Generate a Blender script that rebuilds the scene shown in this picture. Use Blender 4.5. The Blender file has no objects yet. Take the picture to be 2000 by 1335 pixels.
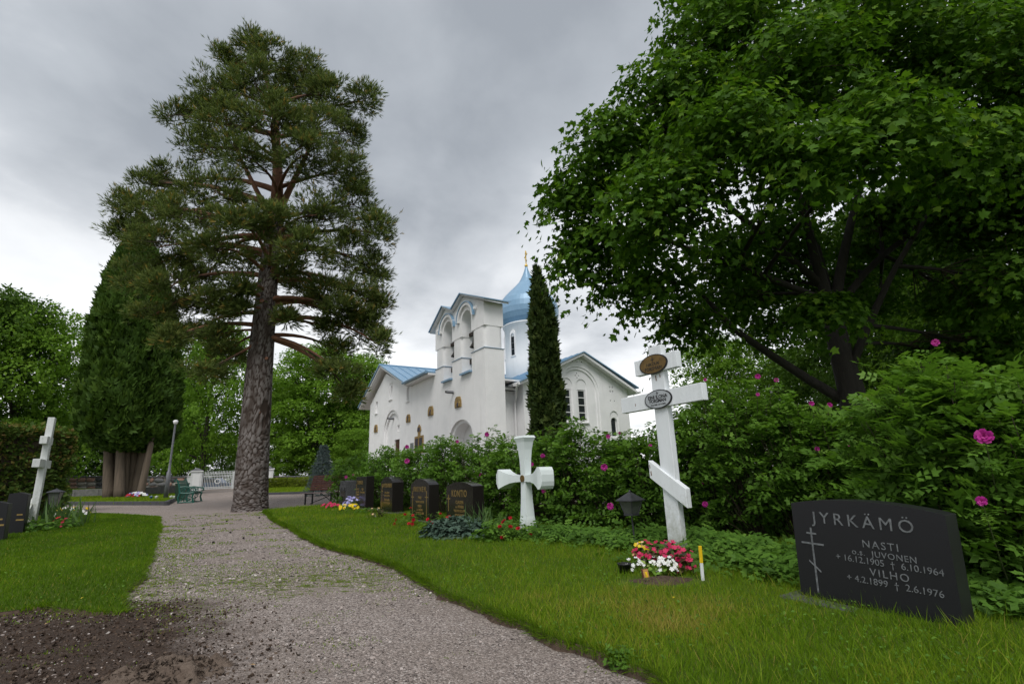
import bpy, math, random
import numpy as np
from mathutils import Matrix, Vector
from mathutils.geometry import tessellate_polygon, delaunay_2d_cdt

random.seed(7)
RNG = np.random.default_rng(11)
SC = bpy.context.scene
COL = SC.collection
PI = math.pi
Rd = math.radians

# ------------------------------------------------------------------ camera
CAM_H, SLOPE, FPX = 1.1, 0.018, 1000.0      # eye height, rise of the ground per metre, focal length in photo pixels
PITCH, ROLL = Rd(14.69973), Rd(-2.0)
def _camrot(p, r):
    A = np.array([[1, 0, 0], [0, 0, -1], [0, 1, 0]], float)
    c, s = math.cos(p), math.sin(p)
    B = np.array([[1, 0, 0], [0, c, s], [0, -s, c]])
    c2, s2 = math.cos(r), math.sin(r)
    Q = np.array([[c2, -s2, 0], [s2, c2, 0], [0, 0, 1]])
    return Q @ B @ A
CM = _camrot(PITCH, ROLL)
CPOS = np.array([0, 0, CAM_H])
cam_d = bpy.data.cameras.new('camera')
cam_d.sensor_width = 36.0
cam_d.lens = FPX / 2000 * 36
cam_d.clip_start = 0.05
cam_d.clip_end = 3000
cam_o = bpy.data.objects.new('camera', cam_d)
COL.objects.link(cam_o)
_m = np.eye(4)
_m[:3, 0], _m[:3, 1], _m[:3, 2], _m[:3, 3] = CM[0], -CM[1], -CM[2], CPOS
cam_o.matrix_world = Matrix(_m.tolist())
SC.camera = cam_o

# ------------------------------------------------------------------ sky, sun, exposure
SUN_AZ, SUN_EL = Rd(187), Rd(56)            # azimuth clockwise from +Y: behind and to the right of the camera
world = bpy.data.worlds.new('World')
SC.world = world
world.use_nodes = True
nt = world.node_tree
nt.nodes.clear()
def wn(t, **k):
    n = nt.nodes.new(t)
    for a, v in k.items():
        setattr(n, a, v)
    return n
L = nt.links.new
w_out = wn('ShaderNodeOutputWorld')
w_bg = wn('ShaderNodeBackground')
w_bg.inputs['Strength'].default_value = 0.1
L(w_bg.outputs[0], w_out.inputs[0])
w_sky = wn('ShaderNodeTexSky', sky_type='NISHITA', sun_disc=False, sun_elevation=SUN_EL, sun_rotation=SUN_AZ)
w_tc = wn('ShaderNodeTexCoord')
w_sep = wn('ShaderNodeSeparateXYZ')
L(w_tc.outputs['Generated'], w_sep.inputs[0])
w_zc = wn('ShaderNodeMath', operation='MAXIMUM'); L(w_sep.outputs[2], w_zc.inputs[0]); w_zc.inputs[1].default_value = 0.0
w_za = wn('ShaderNodeMath', operation='ADD'); L(w_zc.outputs[0], w_za.inputs[0]); w_za.inputs[1].default_value = 0.16
w_dx = wn('ShaderNodeMath', operation='DIVIDE'); L(w_sep.outputs[0], w_dx.inputs[0]); L(w_za.outputs[0], w_dx.inputs[1])
w_dy = wn('ShaderNodeMath', operation='DIVIDE'); L(w_sep.outputs[1], w_dy.inputs[0]); L(w_za.outputs[0], w_dy.inputs[1])
w_cmb = wn('ShaderNodeCombineXYZ'); L(w_dx.outputs[0], w_cmb.inputs[0]); L(w_dy.outputs[0], w_cmb.inputs[1])
w_map = wn('ShaderNodeMapping'); L(w_cmb.outputs[0], w_map.inputs[0])
w_map.inputs['Scale'].default_value = (1.0, 0.9, 1.0)
w_map.inputs['Rotation'].default_value = (0, 0, 0.5)
w_map.inputs['Location'].default_value = (7.3, 5.1, 0)
w_n1 = wn('ShaderNodeTexNoise'); L(w_map.outputs[0], w_n1.inputs['Vector'])
w_n1.inputs['Scale'].default_value = 1.0; w_n1.inputs['Detail'].default_value = 7; w_n1.inputs['Roughness'].default_value = 0.5; w_n1.inputs['Distortion'].default_value = 0.15
w_n2 = wn('ShaderNodeTexNoise'); L(w_map.outputs[0], w_n2.inputs['Vector'])
w_n2.inputs['Scale'].default_value = 2.7; w_n2.inputs['Detail'].default_value = 8; w_n2.inputs['Roughness'].default_value = 0.55; w_n2.inputs['Distortion'].default_value = 0.3
w_nm = wn('ShaderNodeMixRGB'); w_nm.inputs[0].default_value = 0.2; L(w_n1.outputs['Fac'], w_nm.inputs[1]); L(w_n2.outputs['Fac'], w_nm.inputs[2])
w_ramp = wn('ShaderNodeValToRGB'); L(w_nm.outputs[0], w_ramp.inputs[0])
cr = w_ramp.color_ramp
cr.elements[0].position = 0.38; cr.elements[0].color = (0.218, 0.236, 0.260, 1)
cr.elements[1].position = 0.64; cr.elements[1].color = (0.52, 0.535, 0.55, 1)
e = cr.elements.new(0.5); e.color = (0.315, 0.335, 0.360, 1)
w_hz = wn('ShaderNodeMapRange'); L(w_zc.outputs[0], w_hz.inputs[0])
for i_, v_ in ((1, 0.06), (2, 0.58), (3, 1.0), (4, 0.0)):
    w_hz.inputs[i_].default_value = v_
w_hp = wn('ShaderNodeMath', operation='POWER'); L(w_hz.outputs[0], w_hp.inputs[0]); w_hp.inputs[1].default_value = 1.6
w_hn = wn('ShaderNodeMath', operation='MULTIPLY'); L(w_hp.outputs[0], w_hn.inputs[0])
w_hr = wn('ShaderNodeMapRange'); L(w_nm.outputs[0], w_hr.inputs[0])
for i_, v_ in ((1, 0.36), (2, 0.56), (3, 0.42), (4, 1.4)):
    w_hr.inputs[i_].default_value = v_
L(w_hr.outputs[0], w_hn.inputs[1])
w_mixh = wn('ShaderNodeMixRGB'); L(w_hn.outputs[0], w_mixh.inputs[0]); L(w_ramp.outputs[0], w_mixh.inputs[1])
w_mixh.inputs[2].default_value = (0.72, 0.725, 0.73, 1)
w_mul = wn('ShaderNodeMixRGB', blend_type='MULTIPLY'); w_mul.inputs[0].default_value = 1.0
L(w_mixh.outputs[0], w_mul.inputs[1]); w_mul.inputs[2].default_value = (10, 10, 10, 1)
w_mix = wn('ShaderNodeMixRGB'); w_mix.inputs[0].default_value = 0.95
L(w_sky.outputs[0], w_mix.inputs[1]); L(w_mul.outputs[0], w_mix.inputs[2])
L(w_mix.outputs[0], w_bg.inputs['Color'])

sun_d = bpy.data.lights.new('sun', 'SUN')
sun_d.energy = 1.5
sun_d.angle = Rd(30)
sun_d.color = (1.0, 0.965, 0.92)
sun_o = bpy.data.objects.new('sun', sun_d)
COL.objects.link(sun_o)
_sd = Vector((math.sin(SUN_AZ) * math.cos(SUN_EL), math.cos(SUN_AZ) * math.cos(SUN_EL), math.sin(SUN_EL)))
sun_o.rotation_euler = _sd.to_track_quat('Z', 'Y').to_euler()
sun_o.location = (10, -10, 40)

SC.view_settings.view_transform = 'Standard'
SC.view_settings.look = 'None'
SC.view_settings.exposure = 0.8
SC.view_settings.gamma = 1.0
SC.render.engine = 'CYCLES'
cy = SC.cycles
cy.use_denoising = True
cy.max_bounces = 5
cy.diffuse_bounces = 3
cy.glossy_bounces = 2
cy.transmission_bounces = 4
cy.transparent_max_bounces = 4
cy.caustics_reflective = False
cy.caustics_refractive = False

# ------------------------------------------------------------------ survey helpers: sight lines onto the ground
def ray(px, py):
    return CM.T @ np.array([(px - 1000) / FPX, (py - 667.5) / FPX, 1.0])
def gz(x, y):
    return SLOPE * min(max(y, -20), 60)
def G(px, py, h=0.0):
    v = ray(px, py)
    t = (h - CAM_H) / (v[2] - SLOPE * v[1])
    return CPOS + t * v
def at(px, py, Y):
    v = ray(px, py)
    return CPOS + v * (Y / v[1])
def mpp(p):                                   # metres covered by one photo pixel at point p
    return float((CM @ (np.array(p, float) - CPOS))[2]) / FPX
YAW = Rd(58)                                  # church and graves share one orientation
D1 = np.array([-math.cos(YAW), math.sin(YAW), 0])
D2 = np.array([math.sin(YAW), math.cos(YAW), 0])
def frame(loc, xdir):
    """matrix with local X along xdir (horizontal), Z up"""
    x = np.array([xdir[0], xdir[1], 0.0]); x /= np.linalg.norm(x)
    y = np.array([-x[1], x[0], 0])
    m = np.eye(4)
    m[:3, 0], m[:3, 1], m[:3, 3] = x, y, loc
    return Matrix(m.tolist())

# ------------------------------------------------------------------ object helpers
def obj(name, me, parent=None, mat=None, loc=None, mw=None):
    o = bpy.data.objects.new(name, me)
    COL.objects.link(o)
    if mat is not None and me is not None and len(me.materials) == 0:
        me.materials.append(mat)
    if parent is not None:
        o.parent = parent
    if mw is not None:
        o.matrix_local = mw
    elif loc is not None:
        o.location = loc
    return o
def tag(o, label=None, cat=None, group=None, kind=None):
    if label: o['label'] = label
    if cat: o['category'] = cat
    if group: o['group'] = group
    if kind: o['kind'] = kind
    return o
def thing(name, label, cat, mw=None, loc=None, group=None):
    o = bpy.data.objects.new(name, None)
    o.empty_display_size = 0.2
    COL.objects.link(o)
    if mw is not None: o.matrix_world = mw
    elif loc is not None: o.location = loc
    return tag(o, label, cat, group)
def copy_tree(src, parent=None, skip=()):
    c = src.copy(); COL.objects.link(c)
    if parent is not None: c.parent = parent
    for ch in list(src.children):
        if ch.name.split('.')[0] in skip: continue
        copy_tree(ch, c)
    return c
def npmesh(name, V, Fc, mat=None, smooth=False, var=None):
    """mesh from arrays; all faces with the same corner count"""
    V = np.asarray(V, np.float32); Fc = np.asarray(Fc, np.int32)
    me = bpy.data.meshes.new(name)
    n, k = Fc.shape
    me.vertices.add(len(V)); me.vertices.foreach_set('co', V.ravel())
    me.loops.add(n * k); me.loops.foreach_set('vertex_index', Fc.ravel())
    me.polygons.add(n)
    me.polygons.foreach_set('loop_start', np.arange(0, n * k, k, dtype=np.int32))
    me.polygons.foreach_set('loop_total', np.full(n, k, np.int32))
    if smooth: me.polygons.foreach_set('use_smooth', np.ones(n, bool))
    me.update(calc_edges=True)
    if var is not None:
        a = me.attributes.new('var', 'FLOAT', 'POINT')
        a.data.foreach_set('value', np.asarray(var, np.float32))
    if mat is not None: me.materials.append(mat)
    return me
class MB:
    """collects boxes, tubes, prisms, lathes into one mesh"""
    def __init__(s): s.v, s.f = [], []
    def add(s, V, Fs):
        b = len(s.v)
        s.v += [tuple(map(float, p)) for p in V]
        s.f += [tuple(i + b for i in f) for f in Fs]
        return s
    def box(s, x0, x1, y0, y1, z0, z1, bev=0.0):
        if bev <= 0:
            V = [(x, y, z) for z in (z0, z1) for y in (y0, y1) for x in (x0, x1)]
            return s.add(V, [(0, 2, 3, 1), (4, 5, 7, 6), (0, 1, 5, 4), (2, 6, 7, 3), (0, 4, 6, 2), (1, 3, 7, 5)])
        b = min(bev, (x1 - x0) * .45, (y1 - y0) * .45, (z1 - z0) * .45)
        def ring(i, z):
            return [(x0 + i, y0 + b, z), (x0 + b, y0 + i, z), (x1 - b, y0 + i, z), (x1 - i, y0 + b, z), (x1 - i, y1 - b, z), (x1 - b, y1 - i, z), (x0 + b, y1 - i, z), (x0 + i, y1 - b, z)]
        R_ = [[(x0 + b, y0 + b, z0), (x0 + b, y0 + b, z0), (x1 - b, y0 + b, z0), (x1 - b, y0 + b, z0), (x1 - b, y1 - b, z0), (x1 - b, y1 - b, z0), (x0 + b, y1 - b, z0), (x0 + b, y1 - b, z0)],
              ring(0, z0 + b), ring(0, z1 - b),
              [(x0 + b, y0 + b, z1), (x0 + b, y0 + b, z1), (x1 - b, y0 + b, z1), (x1 - b, y0 + b, z1), (x1 - b, y1 - b, z1), (x1 - b, y1 - b, z1), (x0 + b, y1 - b, z1), (x0 + b, y1 - b, z1)]]
        return s.rings(R_, True)
    def rings(s, R_, cap=True):
        n = len(R_[0]); V = [p for r in R_ for p in r]; Fs = []
        for i in range(len(R_) - 1):
            for j in range(n):
                k = (j + 1) % n
                Fs.append((i * n + j, i * n + k, (i + 1) * n + k, (i + 1) * n + j))
        if cap:
            Fs.append(tuple(range(n - 1, -1, -1)))
            Fs.append(tuple((len(R_) - 1) * n + j for j in range(n)))
        return s.add(V, Fs)
    def lathe(s, prof, seg=16, cx=0, cy=0):
        return s.rings([[(cx + r * math.cos(2 * PI * j / seg), cy + r * math.sin(2 * PI * j / seg), z) for j in range(seg)] for r, z in prof])
    def tube(s, pts, rad, seg=6):
        if not hasattr(rad, '__len__'): rad = [rad] * len(pts)
        R_ = []
        P_ = [np.array(p, float) for p in pts]
        for i, p in enumerate(P_):
            d = P_[min(i + 1, len(P_) - 1)] - P_[max(i - 1, 0)]
            d /= np.linalg.norm(d) + 1e-9
            u = np.cross(d, (0, 0, 1) if abs(d[2]) < .9 else (1, 0, 0)); u /= np.linalg.norm(u)
            w = np.cross(d, u)
            R_.append([p + rad[i] * (math.cos(2 * PI * j / seg) * u + math.sin(2 * PI * j / seg) * w) for j in range(seg)])
        return s.rings(R_)
    def prism(s, loop, a0, a1, fn):
        """2-D loop extruded between depths a0 and a1; fn(u, v, depth) -> point"""
        n = len(loop)
        V = [fn(u, v, a0) for u, v in loop] + [fn(u, v, a1) for u, v in loop]
        tr = tessellate_polygon([[Vector((u, v, 0)) for u, v in loop]])
        Fs = [tuple(t) for t in tr] + [tuple(i + n for i in t) for t in tr]
        Fs += [(i, (i + 1) % n, n + (i + 1) % n, n + i) for i in range(n)]
        return s.add(V, Fs)
    def mesh(s, name, mat=None, smooth=False):
        me = bpy.data.meshes.new(name)
        me.from_pydata(s.v, [], s.f)
        if smooth: me.polygons.foreach_set('use_smooth', np.ones(len(me.polygons), bool))
        me.update()
        if mat is not None: me.materials.append(mat)
        return me
    def obj(s, name, mat, parent=None, smooth=False, **k):
        return obj(name, s.mesh(name, mat, smooth), parent, **k)
def fix_normals(me):
    import bmesh
    b = bmesh.new(); b.from_mesh(me)
    bmesh.ops.remove_doubles(b, verts=b.verts, dist=1e-5)
    bmesh.ops.recalc_face_normals(b, faces=b.faces)
    b.to_mesh(me); b.free()

# ------------------------------------------------------------------ materials
def newmat(name):
    m = bpy.data.materials.new(name); m.use_nodes = True
    t = m.node_tree
    return m, t, t.nodes['Principled BSDF'], t.nodes['Material Output']
def ramp(t, stops):
    r = t.nodes.new('ShaderNodeValToRGB')
    el = r.color_ramp.elements
    while len(el) < len(stops): el.new(0.5)
    for e_, (p, c) in zip(el, stops):
        e_.position = p; e_.color = (*c, 1)
    return r
def noise(t, scale, detail=4, rough=.55, vec=None, stretch=None):
    n = t.nodes.new('ShaderNodeTexNoise')
    n.inputs['Scale'].default_value = scale; n.inputs['Detail'].default_value = detail; n.inputs['Roughness'].default_value = rough
    if vec is not None:
        if stretch is not None:
            mp = t.nodes.new('ShaderNodeMapping'); mp.inputs['Scale'].default_value = stretch
            t.links.new(vec, mp.inputs[0]); vec = mp.outputs[0]
        t.links.new(vec, n.inputs['Vector'])
    return n
def pmat(name, c1, c2=None, scale=6.0, rough=.7, bump=0.0, bscale=60.0, metal=0.0, spec=.4, stretch=None, spots=None, world=False):
    """plain surface: two tones mixed by noise, a fine bump"""
    m, t, b, o = newmat(name)
    if world:
        vec = t.nodes.new('ShaderNodeNewGeometry').outputs['Position']
    else:
        vec = t.nodes.new('ShaderNodeTexCoord').outputs['Object']
    b.inputs['Roughness'].default_value = rough
    b.inputs['Metallic'].default_value = metal
    b.inputs['Specular IOR Level'].default_value = spec
    n = noise(t, scale, 5, .6, vec, stretch)
    r = ramp(t, [(.32, c1), (.68, c2 or tuple(x * .85 for x in c1))])
    t.links.new(n.outputs['Fac'], r.inputs[0])
    out = r.outputs[0]
    if spots:
        sc_, th, sc_col = spots
        n2 = noise(t, sc_, 4, .7, vec)
        r2 = ramp(t, [(th, (0, 0, 0)), (min(th + .08, 1), (1, 1, 1))])
        t.links.new(n2.outputs['Fac'], r2.inputs[0])
        mx = t.nodes.new('ShaderNodeMixRGB'); mx.inputs[2].default_value = (*sc_col, 1)
        t.links.new(r2.outputs[0], mx.inputs[0]); t.links.new(out, mx.inputs[1])
        out = mx.outputs[0]
    t.links.new(out, b.inputs['Base Color'])
    if bump > 0:
        n3 = noise(t, bscale, 4, .6, vec, stretch)
        bp = t.nodes.new('ShaderNodeBump'); bp.inputs['Strength'].default_value = bump; bp.inputs['Distance'].default_value = .02
        t.links.new(n3.outputs['Fac'], bp.inputs['Height']); t.links.new(bp.outputs[0], b.inputs['Normal'])
    return m
def leafmat(name, stops, trans=.3, rough=.6, spec=.1, tcol=1.25):
    """leaves: colour by a random value stored per leaf, part of the light passes through"""
    m, t, b, o = newmat(name)
    a = t.nodes.new('ShaderNodeAttribute'); a.attribute_name = 'var'
    r = ramp(t, stops)
    t.links.new(a.outputs['Fac'], r.inputs[0])
    t.links.new(r.outputs[0], b.inputs['Base Color'])
    b.inputs['Roughness'].default_value = rough
    b.inputs['Specular IOR Level'].default_value = spec
    if trans > 0:
        tr = t.nodes.new('ShaderNodeBsdfTranslucent')
        hs = t.nodes.new('ShaderNodeMixRGB'); hs.blend_type = 'MULTIPLY'; hs.inputs[0].default_value = 1
        hs.inputs[2].default_value = (tcol * 1.05, tcol * 1.1, tcol * .6, 1)
        t.links.new(r.outputs[0], hs.inputs[1]); t.links.new(hs.outputs[0], tr.inputs[0])
        mx = t.nodes.new('ShaderNodeMixShader'); mx.inputs[0].default_value = trans
        t.links.new(b.outputs[0], mx.inputs[1]); t.links.new(tr.outputs[0], mx.inputs[2])
        t.links.new(mx.outputs[0], o.inputs[0])
    return m
M = {}
def plaster():
    # lime plaster: broad mottling, faint vertical rain streaks, fine trowel relief
    m, t, b, o = newmat('white_plaster')
    vec = t.nodes.new('ShaderNodeTexCoord').outputs['Object']
    n1 = noise(t, .9, 6, .6, vec); r1 = ramp(t, [(.3, (.78, .785, .79)), (.6, (.86, .86, .865))]); t.links.new(n1.outputs['Fac'], r1.inputs[0])
    n2 = noise(t, 3.2, 5, .65, vec, (1, 1, .07)); r2 = ramp(t, [(.56, (1, 1, 1)), (.80, (.86, .86, .845))]); t.links.new(n2.outputs['Fac'], r2.inputs[0])
    mx = t.nodes.new('ShaderNodeMixRGB'); mx.blend_type = 'MULTIPLY'; mx.inputs[0].default_value = 1
    t.links.new(r1.outputs[0], mx.inputs[1]); t.links.new(r2.outputs[0], mx.inputs[2]); t.links.new(mx.outputs[0], b.inputs['Base Color'])
    b.inputs['Roughness'].default_value = .9; b.inputs['Specular IOR Level'].default_value = .15
    n3 = noise(t, 14, 6, .6, vec); bp = t.nodes.new('ShaderNodeBump'); bp.inputs['Strength'].default_value = .25; bp.inputs['Distance'].default_value = .03
    t.links.new(n3.outputs['Fac'], bp.inputs['Height']); t.links.new(bp.outputs[0], b.inputs['Normal'])
    return m
M['plaster'] = plaster()
M['trim'] = pmat('white_trim', (.80, .80, .80), (.76, .76, .77), 4, .6, .03, 60)
M['roof'] = pmat('blue_sheet_metal', (.225, .37, .52), (.19, .325, .465), .8, .38, .03, 12, metal=.1, spec=.5, spots=(1.6, .72, (.15, .29, .45)))
M['gold'] = pmat('gilded_metal', (.75, .52, .13), (.6, .4, .08), 8, .35, metal=.9)
M['glass'] = pmat('dark_window_glass', (.02, .024, .028), (.03, .034, .04), 3, .06, spec=.6)
M['bluegl'] = pmat('blue_window_glass', (.03, .10, .38), (.05, .16, .5), 3, .1, spec=.6)
M['door'] = pmat('brown_varnished_wood', (.085, .026, .014), (.05, .016, .01), 20, .4, .1, 40, stretch=(1, 1, .1))
M['icon'] = pmat('gold_ochre_mosaic', (.42, .29, .10), (.16, .10, .045), 9, .5, .3, 30, spots=(14, .6, (.07, .045, .03)))
M['icondark'] = pmat('dark_mosaic', (.03, .035, .09), (.07, .05, .04), 12, .5, .2, 30)
M['bell'] = pmat('dark_bronze', (.028, .026, .022), (.045, .036, .026), 6, .45, metal=.6)
M['darkwood'] = pmat('dark_beam_wood', (.05, .035, .028), (.03, .02, .016), 12, .7, .1, 40)
M['granite'] = pmat('black_polished_granite', (.009, .009, .011), (.016, .016, .019), 160, .38, .0, spec=.3, spots=(260, .66, (.04, .04, .045)))
M['granite2'] = pmat('black_granite', (.010, .009, .009), (.017, .014, .013), 160, .2, .0, spec=.35)
M['greystone'] = pmat('rough_grey_granite', (.07, .072, .076), (.035, .036, .04), 22, .85, .8, 25)
M['base'] = pmat('dull_grey_granite', (.075, .077, .082), (.05, .05, .055), 60, .8, .3, 70)
M['goldtext'] = pmat('gilt_lettering', (.36, .25, .085), (.24, .16, .05), 20, .4, metal=.4)
M['greytext'] = pmat('cut_stone_lettering', (.17, .18, .19), (.085, .09, .095), 40, .8)
M['whitepaint'] = pmat('white_painted_wood', (.72, .75, .78), (.66, .69, .71), 7, .55, .3, 26, stretch=(1, 1, .18), spots=(13, .675, (.34, .34, .31)))
def base_dirt(m, z0, z1, col):
    # splashed earth and algae creeping up from the ground, in object height
    t = m.node_tree; b = t.nodes['Principled BSDF']; src = b.inputs['Base Color'].links[0].from_socket
    vec = t.nodes.new('ShaderNodeTexCoord').outputs['Object']; sp = t.nodes.new('ShaderNodeSeparateXYZ'); t.links.new(vec, sp.inputs[0])
    mr = t.nodes.new('ShaderNodeMapRange'); t.links.new(sp.outputs[2], mr.inputs[0])
    for i_, v_ in ((1, z0), (2, z1), (3, .55), (4, 0.0)): mr.inputs[i_].default_value = v_
    n = noise(t, 9, 6, .7, vec); ad = t.nodes.new('ShaderNodeMath'); ad.operation = 'ADD'; t.links.new(mr.outputs[0], ad.inputs[0]); t.links.new(n.outputs['Fac'], ad.inputs[1])
    r = ramp(t, [(.62, (0, 0, 0)), (.95, (.75, .75, .75))]); t.links.new(ad.outputs[0], r.inputs[0])
    mx = t.nodes.new('ShaderNodeMixRGB'); mx.inputs[2].default_value = (*col, 1); t.links.new(r.outputs[0], mx.inputs[0]); t.links.new(src, mx.inputs[1]); t.links.new(mx.outputs[0], b.inputs['Base Color'])
base_dirt(M['whitepaint'], .0, .9, (.30, .31, .25))
M['oldpaint'] = pmat('weathered_white_paint', (.66, .68, .68), (.50, .52, .51), 7, .65, .3, 30, stretch=(1, 1, .2), spots=(9, .63, (.22, .21, .18)))
M['whitemetal'] = pmat('white_painted_metal', (.70, .76, .76), (.64, .70, .70), 4, .4, .03, 20, spots=(7, .69, (.42, .45, .42)))
base_dirt(M['oldpaint'], .0, 1.2, (.24, .25, .19))
base_dirt(M['whitemetal'], .0, .45, (.34, .36, .30))
M['brass'] = pmat('aged_brass_plate', (.20, .125, .04), (.10, .062, .022), 8, .45, metal=.6)
M['silver'] = pmat('silver_plate', (.40, .42, .43), (.30, .32, .33), 8, .35, metal=.6)
M['black'] = pmat('black_lettering', (.012, .012, .012), (.02, .02, .02), 10, .6)
M['rust'] = pmat('rust_stain', (.16, .07, .02), (.10, .045, .015), 30, .9)
M['lantern'] = pmat('dark_grey_lantern_metal', (.06, .062, .07), (.035, .036, .04), 14, .5, .1, 40, metal=.4)
M['lglass'] = pmat('smoky_lantern_glass', (.10, .105, .10), (.06, .062, .06), 6, .15, spec=.6)
M['iron'] = pmat('black_iron', (.012, .012, .013), (.02, .02, .02), 20, .5, metal=.3)
M['slat'] = pmat('red_brown_stained_wood', (.12, .038, .026), (.075, .024, .017), 14, .45, .15, 40, stretch=(.1, 1, 1))
M['slatgrey'] = pmat('worn_seat_wood', (.20, .17, .17), (.12, .09, .085), 14, .5, .15, 40, stretch=(.1, 1, 1))
M['greeniron'] = pmat('green_cast_iron', (.012, .115, .085), (.008, .08, .06), 14, .45, .1, 40)
M['binmat'] = pmat('dark_green_plastic', (.014, .04, .022), (.01, .03, .016), 10, .5)
M['pole'] = pmat('grey_galvanised_steel', (.17, .175, .19), (.12, .125, .135), 6, .5, metal=.3)
M['concrete'] = pmat('grey_kerb_concrete', (.16, .16, .15), (.09, .09, .085), 5, .9, .5, 40)
M['wallpaint'] = pmat('white_limewash', (.72, .73, .74), (.62, .63, .63), 6, .85, .2, 40, spots=(5, .7, (.4, .4, .38)))
M['slate'] = pmat('grey_cap_stone', (.15, .15, .16), (.1, .1, .11), 10, .8, .3, 40)
M['mortar'] = pmat('wall_mortar', (.26, .25, .23), (.18, .17, .16), 10, .95, .5, 40)
M['stoneA'] = pmat('pink_granite_stone', (.38, .23, .18), (.26, .16, .13), 5, .85, .6, 25)
M['stoneB'] = pmat('grey_granite_stone', (.20, .20, .205), (.12, .12, .125), 5, .85, .6, 25)
M['stoneC'] = pmat('dark_field_stone', (.085, .085, .09), (.05, .05, .055), 5, .85, .6, 25)
M['stoneD'] = pmat('pale_field_stone', (.38, .35, .31), (.28, .26, .23), 5, .85, .6, 25)
M['yellow'] = pmat('yellow_paint', (.75, .50, .01), (.70, .45, .01), 12, .5)
M['white'] = pmat('plain_white_paint', (.72, .74, .74), (.64, .66, .66), 12, .5)
M['terracotta'] = pmat('printed_card', (.36, .15, .06), (.5, .32, .1), 60, .5)
M['carblue'] = pmat('blue_car_paint', (.05, .13, .30), (.045, .12, .28), 3, .25, spec=.6)
M['tyre'] = pmat('black_rubber', (.012, .012, .012), (.018, .018, .018), 10, .8)
M['red'] = pmat('red_tail_lamp', (.45, .03, .02), (.4, .025, .02), 10, .3)
M['barkdark'] = pmat('dark_maple_bark', (.024, .020, .017), (.014, .012, .010), 14, .9, .9, 22, stretch=(1, 1, .25))
M['barkgrey'] = pmat('grey_brown_bark', (.075, .06, .048), (.04, .033, .027), 10, .9, .9, 18, stretch=(1, 1, .2))
M['barkthuja'] = pmat('fibrous_thuja_bark', (.15, .115, .085), (.09, .07, .052), 9, .9, .8, 20, stretch=(1, 1, .08))
M['pinelimb'] = pmat('orange_pine_bark', (.25, .115, .065), (.13, .065, .042), 9, .85, .7, 25)
M['twig'] = pmat('brown_twig', (.06, .045, .03), (.04, .03, .02), 10, .9)
M['stemgreen'] = pmat('green_stem', (.06, .09, .025), (.05, .06, .02), 10, .7)

M['maple'] = leafmat('maple_leaf', [(0, (.034, .080, .008)), (.5, (.064, .145, .012)), (.8, (.115, .215, .018)), (1, (.17, .26, .03))], .38)
M['linden'] = leafmat('linden_leaf', [(0, (.085, .17, .018)), (.5, (.14, .26, .028)), (1, (.20, .32, .042))], .4)
M['darkleaf'] = leafmat('dark_tree_leaf', [(0, (.038, .080, .013)), (.5, (.062, .122, .018)), (1, (.10, .17, .026))], .34)  # deeper leaf green for the dark trees and the wreath
M['birch'] = leafmat('birch_leaf', [(0, (.045, .075, .025)), (1, (.085, .125, .04))], .3)
M['pine'] = leafmat('pine_needle', [(0, (.055, .082, .022)), (.45, (.105, .145, .038)), (.78, (.17, .205, .056)), (.88, (.26, .20, .05)), (1, (.29, .205, .05))], .24, .6)
M['thuja'] = leafmat('thuja_spray', [(0, (.024, .052, .008)), (.6, (.044, .088, .012)), (1, (.075, .13, .018))], .15, .6)
M['thujadark'] = leafmat('slim_thuja_spray', [(0, (.016, .032, .008)), (.6, (.032, .055, .012)), (1, (.07, .095, .022))], .12, .6)
M['rose'] = leafmat('rose_leaf', [(0, (.055, .12, .016)), (.5, (.10, .205, .026)), (1, (.18, .31, .048))], .38, .5, .15)
M['herb'] = leafmat('herb_leaf', [(0, (.045, .10, .016)), (.5, (.08, .17, .024)), (1, (.14, .26, .04))], .33, .5)
M['hedge'] = leafmat('hedge_leaf', [(0, (.04, .075, .015)), (.6, (.075, .125, .022)), (.85, (.13, .13, .03)), (1, (.20, .13, .055))], .3)
M['boxhedge'] = leafmat('clipped_hedge_leaf', [(0, (.09, .13, .010)), (1, (.17, .22, .02))], .2)
M['spruce'] = leafmat('blue_spruce_needle', [(0, (.085, .125, .12)), (.6, (.15, .20, .195)), (1, (.23, .28, .275))], .05, .6)
M['juniper'] = leafmat('juniper_needle', [(0, (.035, .065, .045)), (1, (.09, .14, .105))], .05, .6)
M['bronze'] = leafmat('bronze_begonia_leaf', [(0, (.035, .030, .012)), (.5, (.06, .065, .02)), (1, (.10, .05, .025))], .2, .35, .5)
M['varieg'] = leafmat('variegated_leaf', [(0, (.10, .21, .03)), (.6, (.16, .28, .05)), (1, (.42, .46, .16))], .25, .4)
M['iris'] = leafmat('iris_blade', [(0, (.05, .10, .035)), (1, (.11, .18, .06))], .25, .45)
M['pinkrose'] = leafmat('magenta_rose_petal', [(0, (.26, .012, .16)), (.5, (.42, .03, .26)), (1, (.56, .09, .36))], .25, .5)
M['redrose'] = leafmat('red_rose_petal', [(0, (.24, .006, .012)), (1, (.48, .02, .035))], .2, .5)
M['pink'] = leafmat('pink_begonia_petal', [(0, (.36, .010, .06)), (1, (.58, .045, .13))], .2, .45)
M['whitep'] = leafmat('white_petal', [(0, (.70, .71, .72)), (1, (.80, .80, .80))], .2, .5)
M['peach'] = leafmat('peach_petal', [(0, (.62, .40, .18)), (1, (.72, .50, .30))], .2, .5)
M['yellowp'] = leafmat('yellow_petal', [(0, (.65, .46, .01)), (1, (.75, .58, .05))], .2, .5)
M['violet'] = leafmat('lavender_petal', [(0, (.30, .28, .60)), (1, (.48, .46, .75))], .2, .5)
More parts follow.
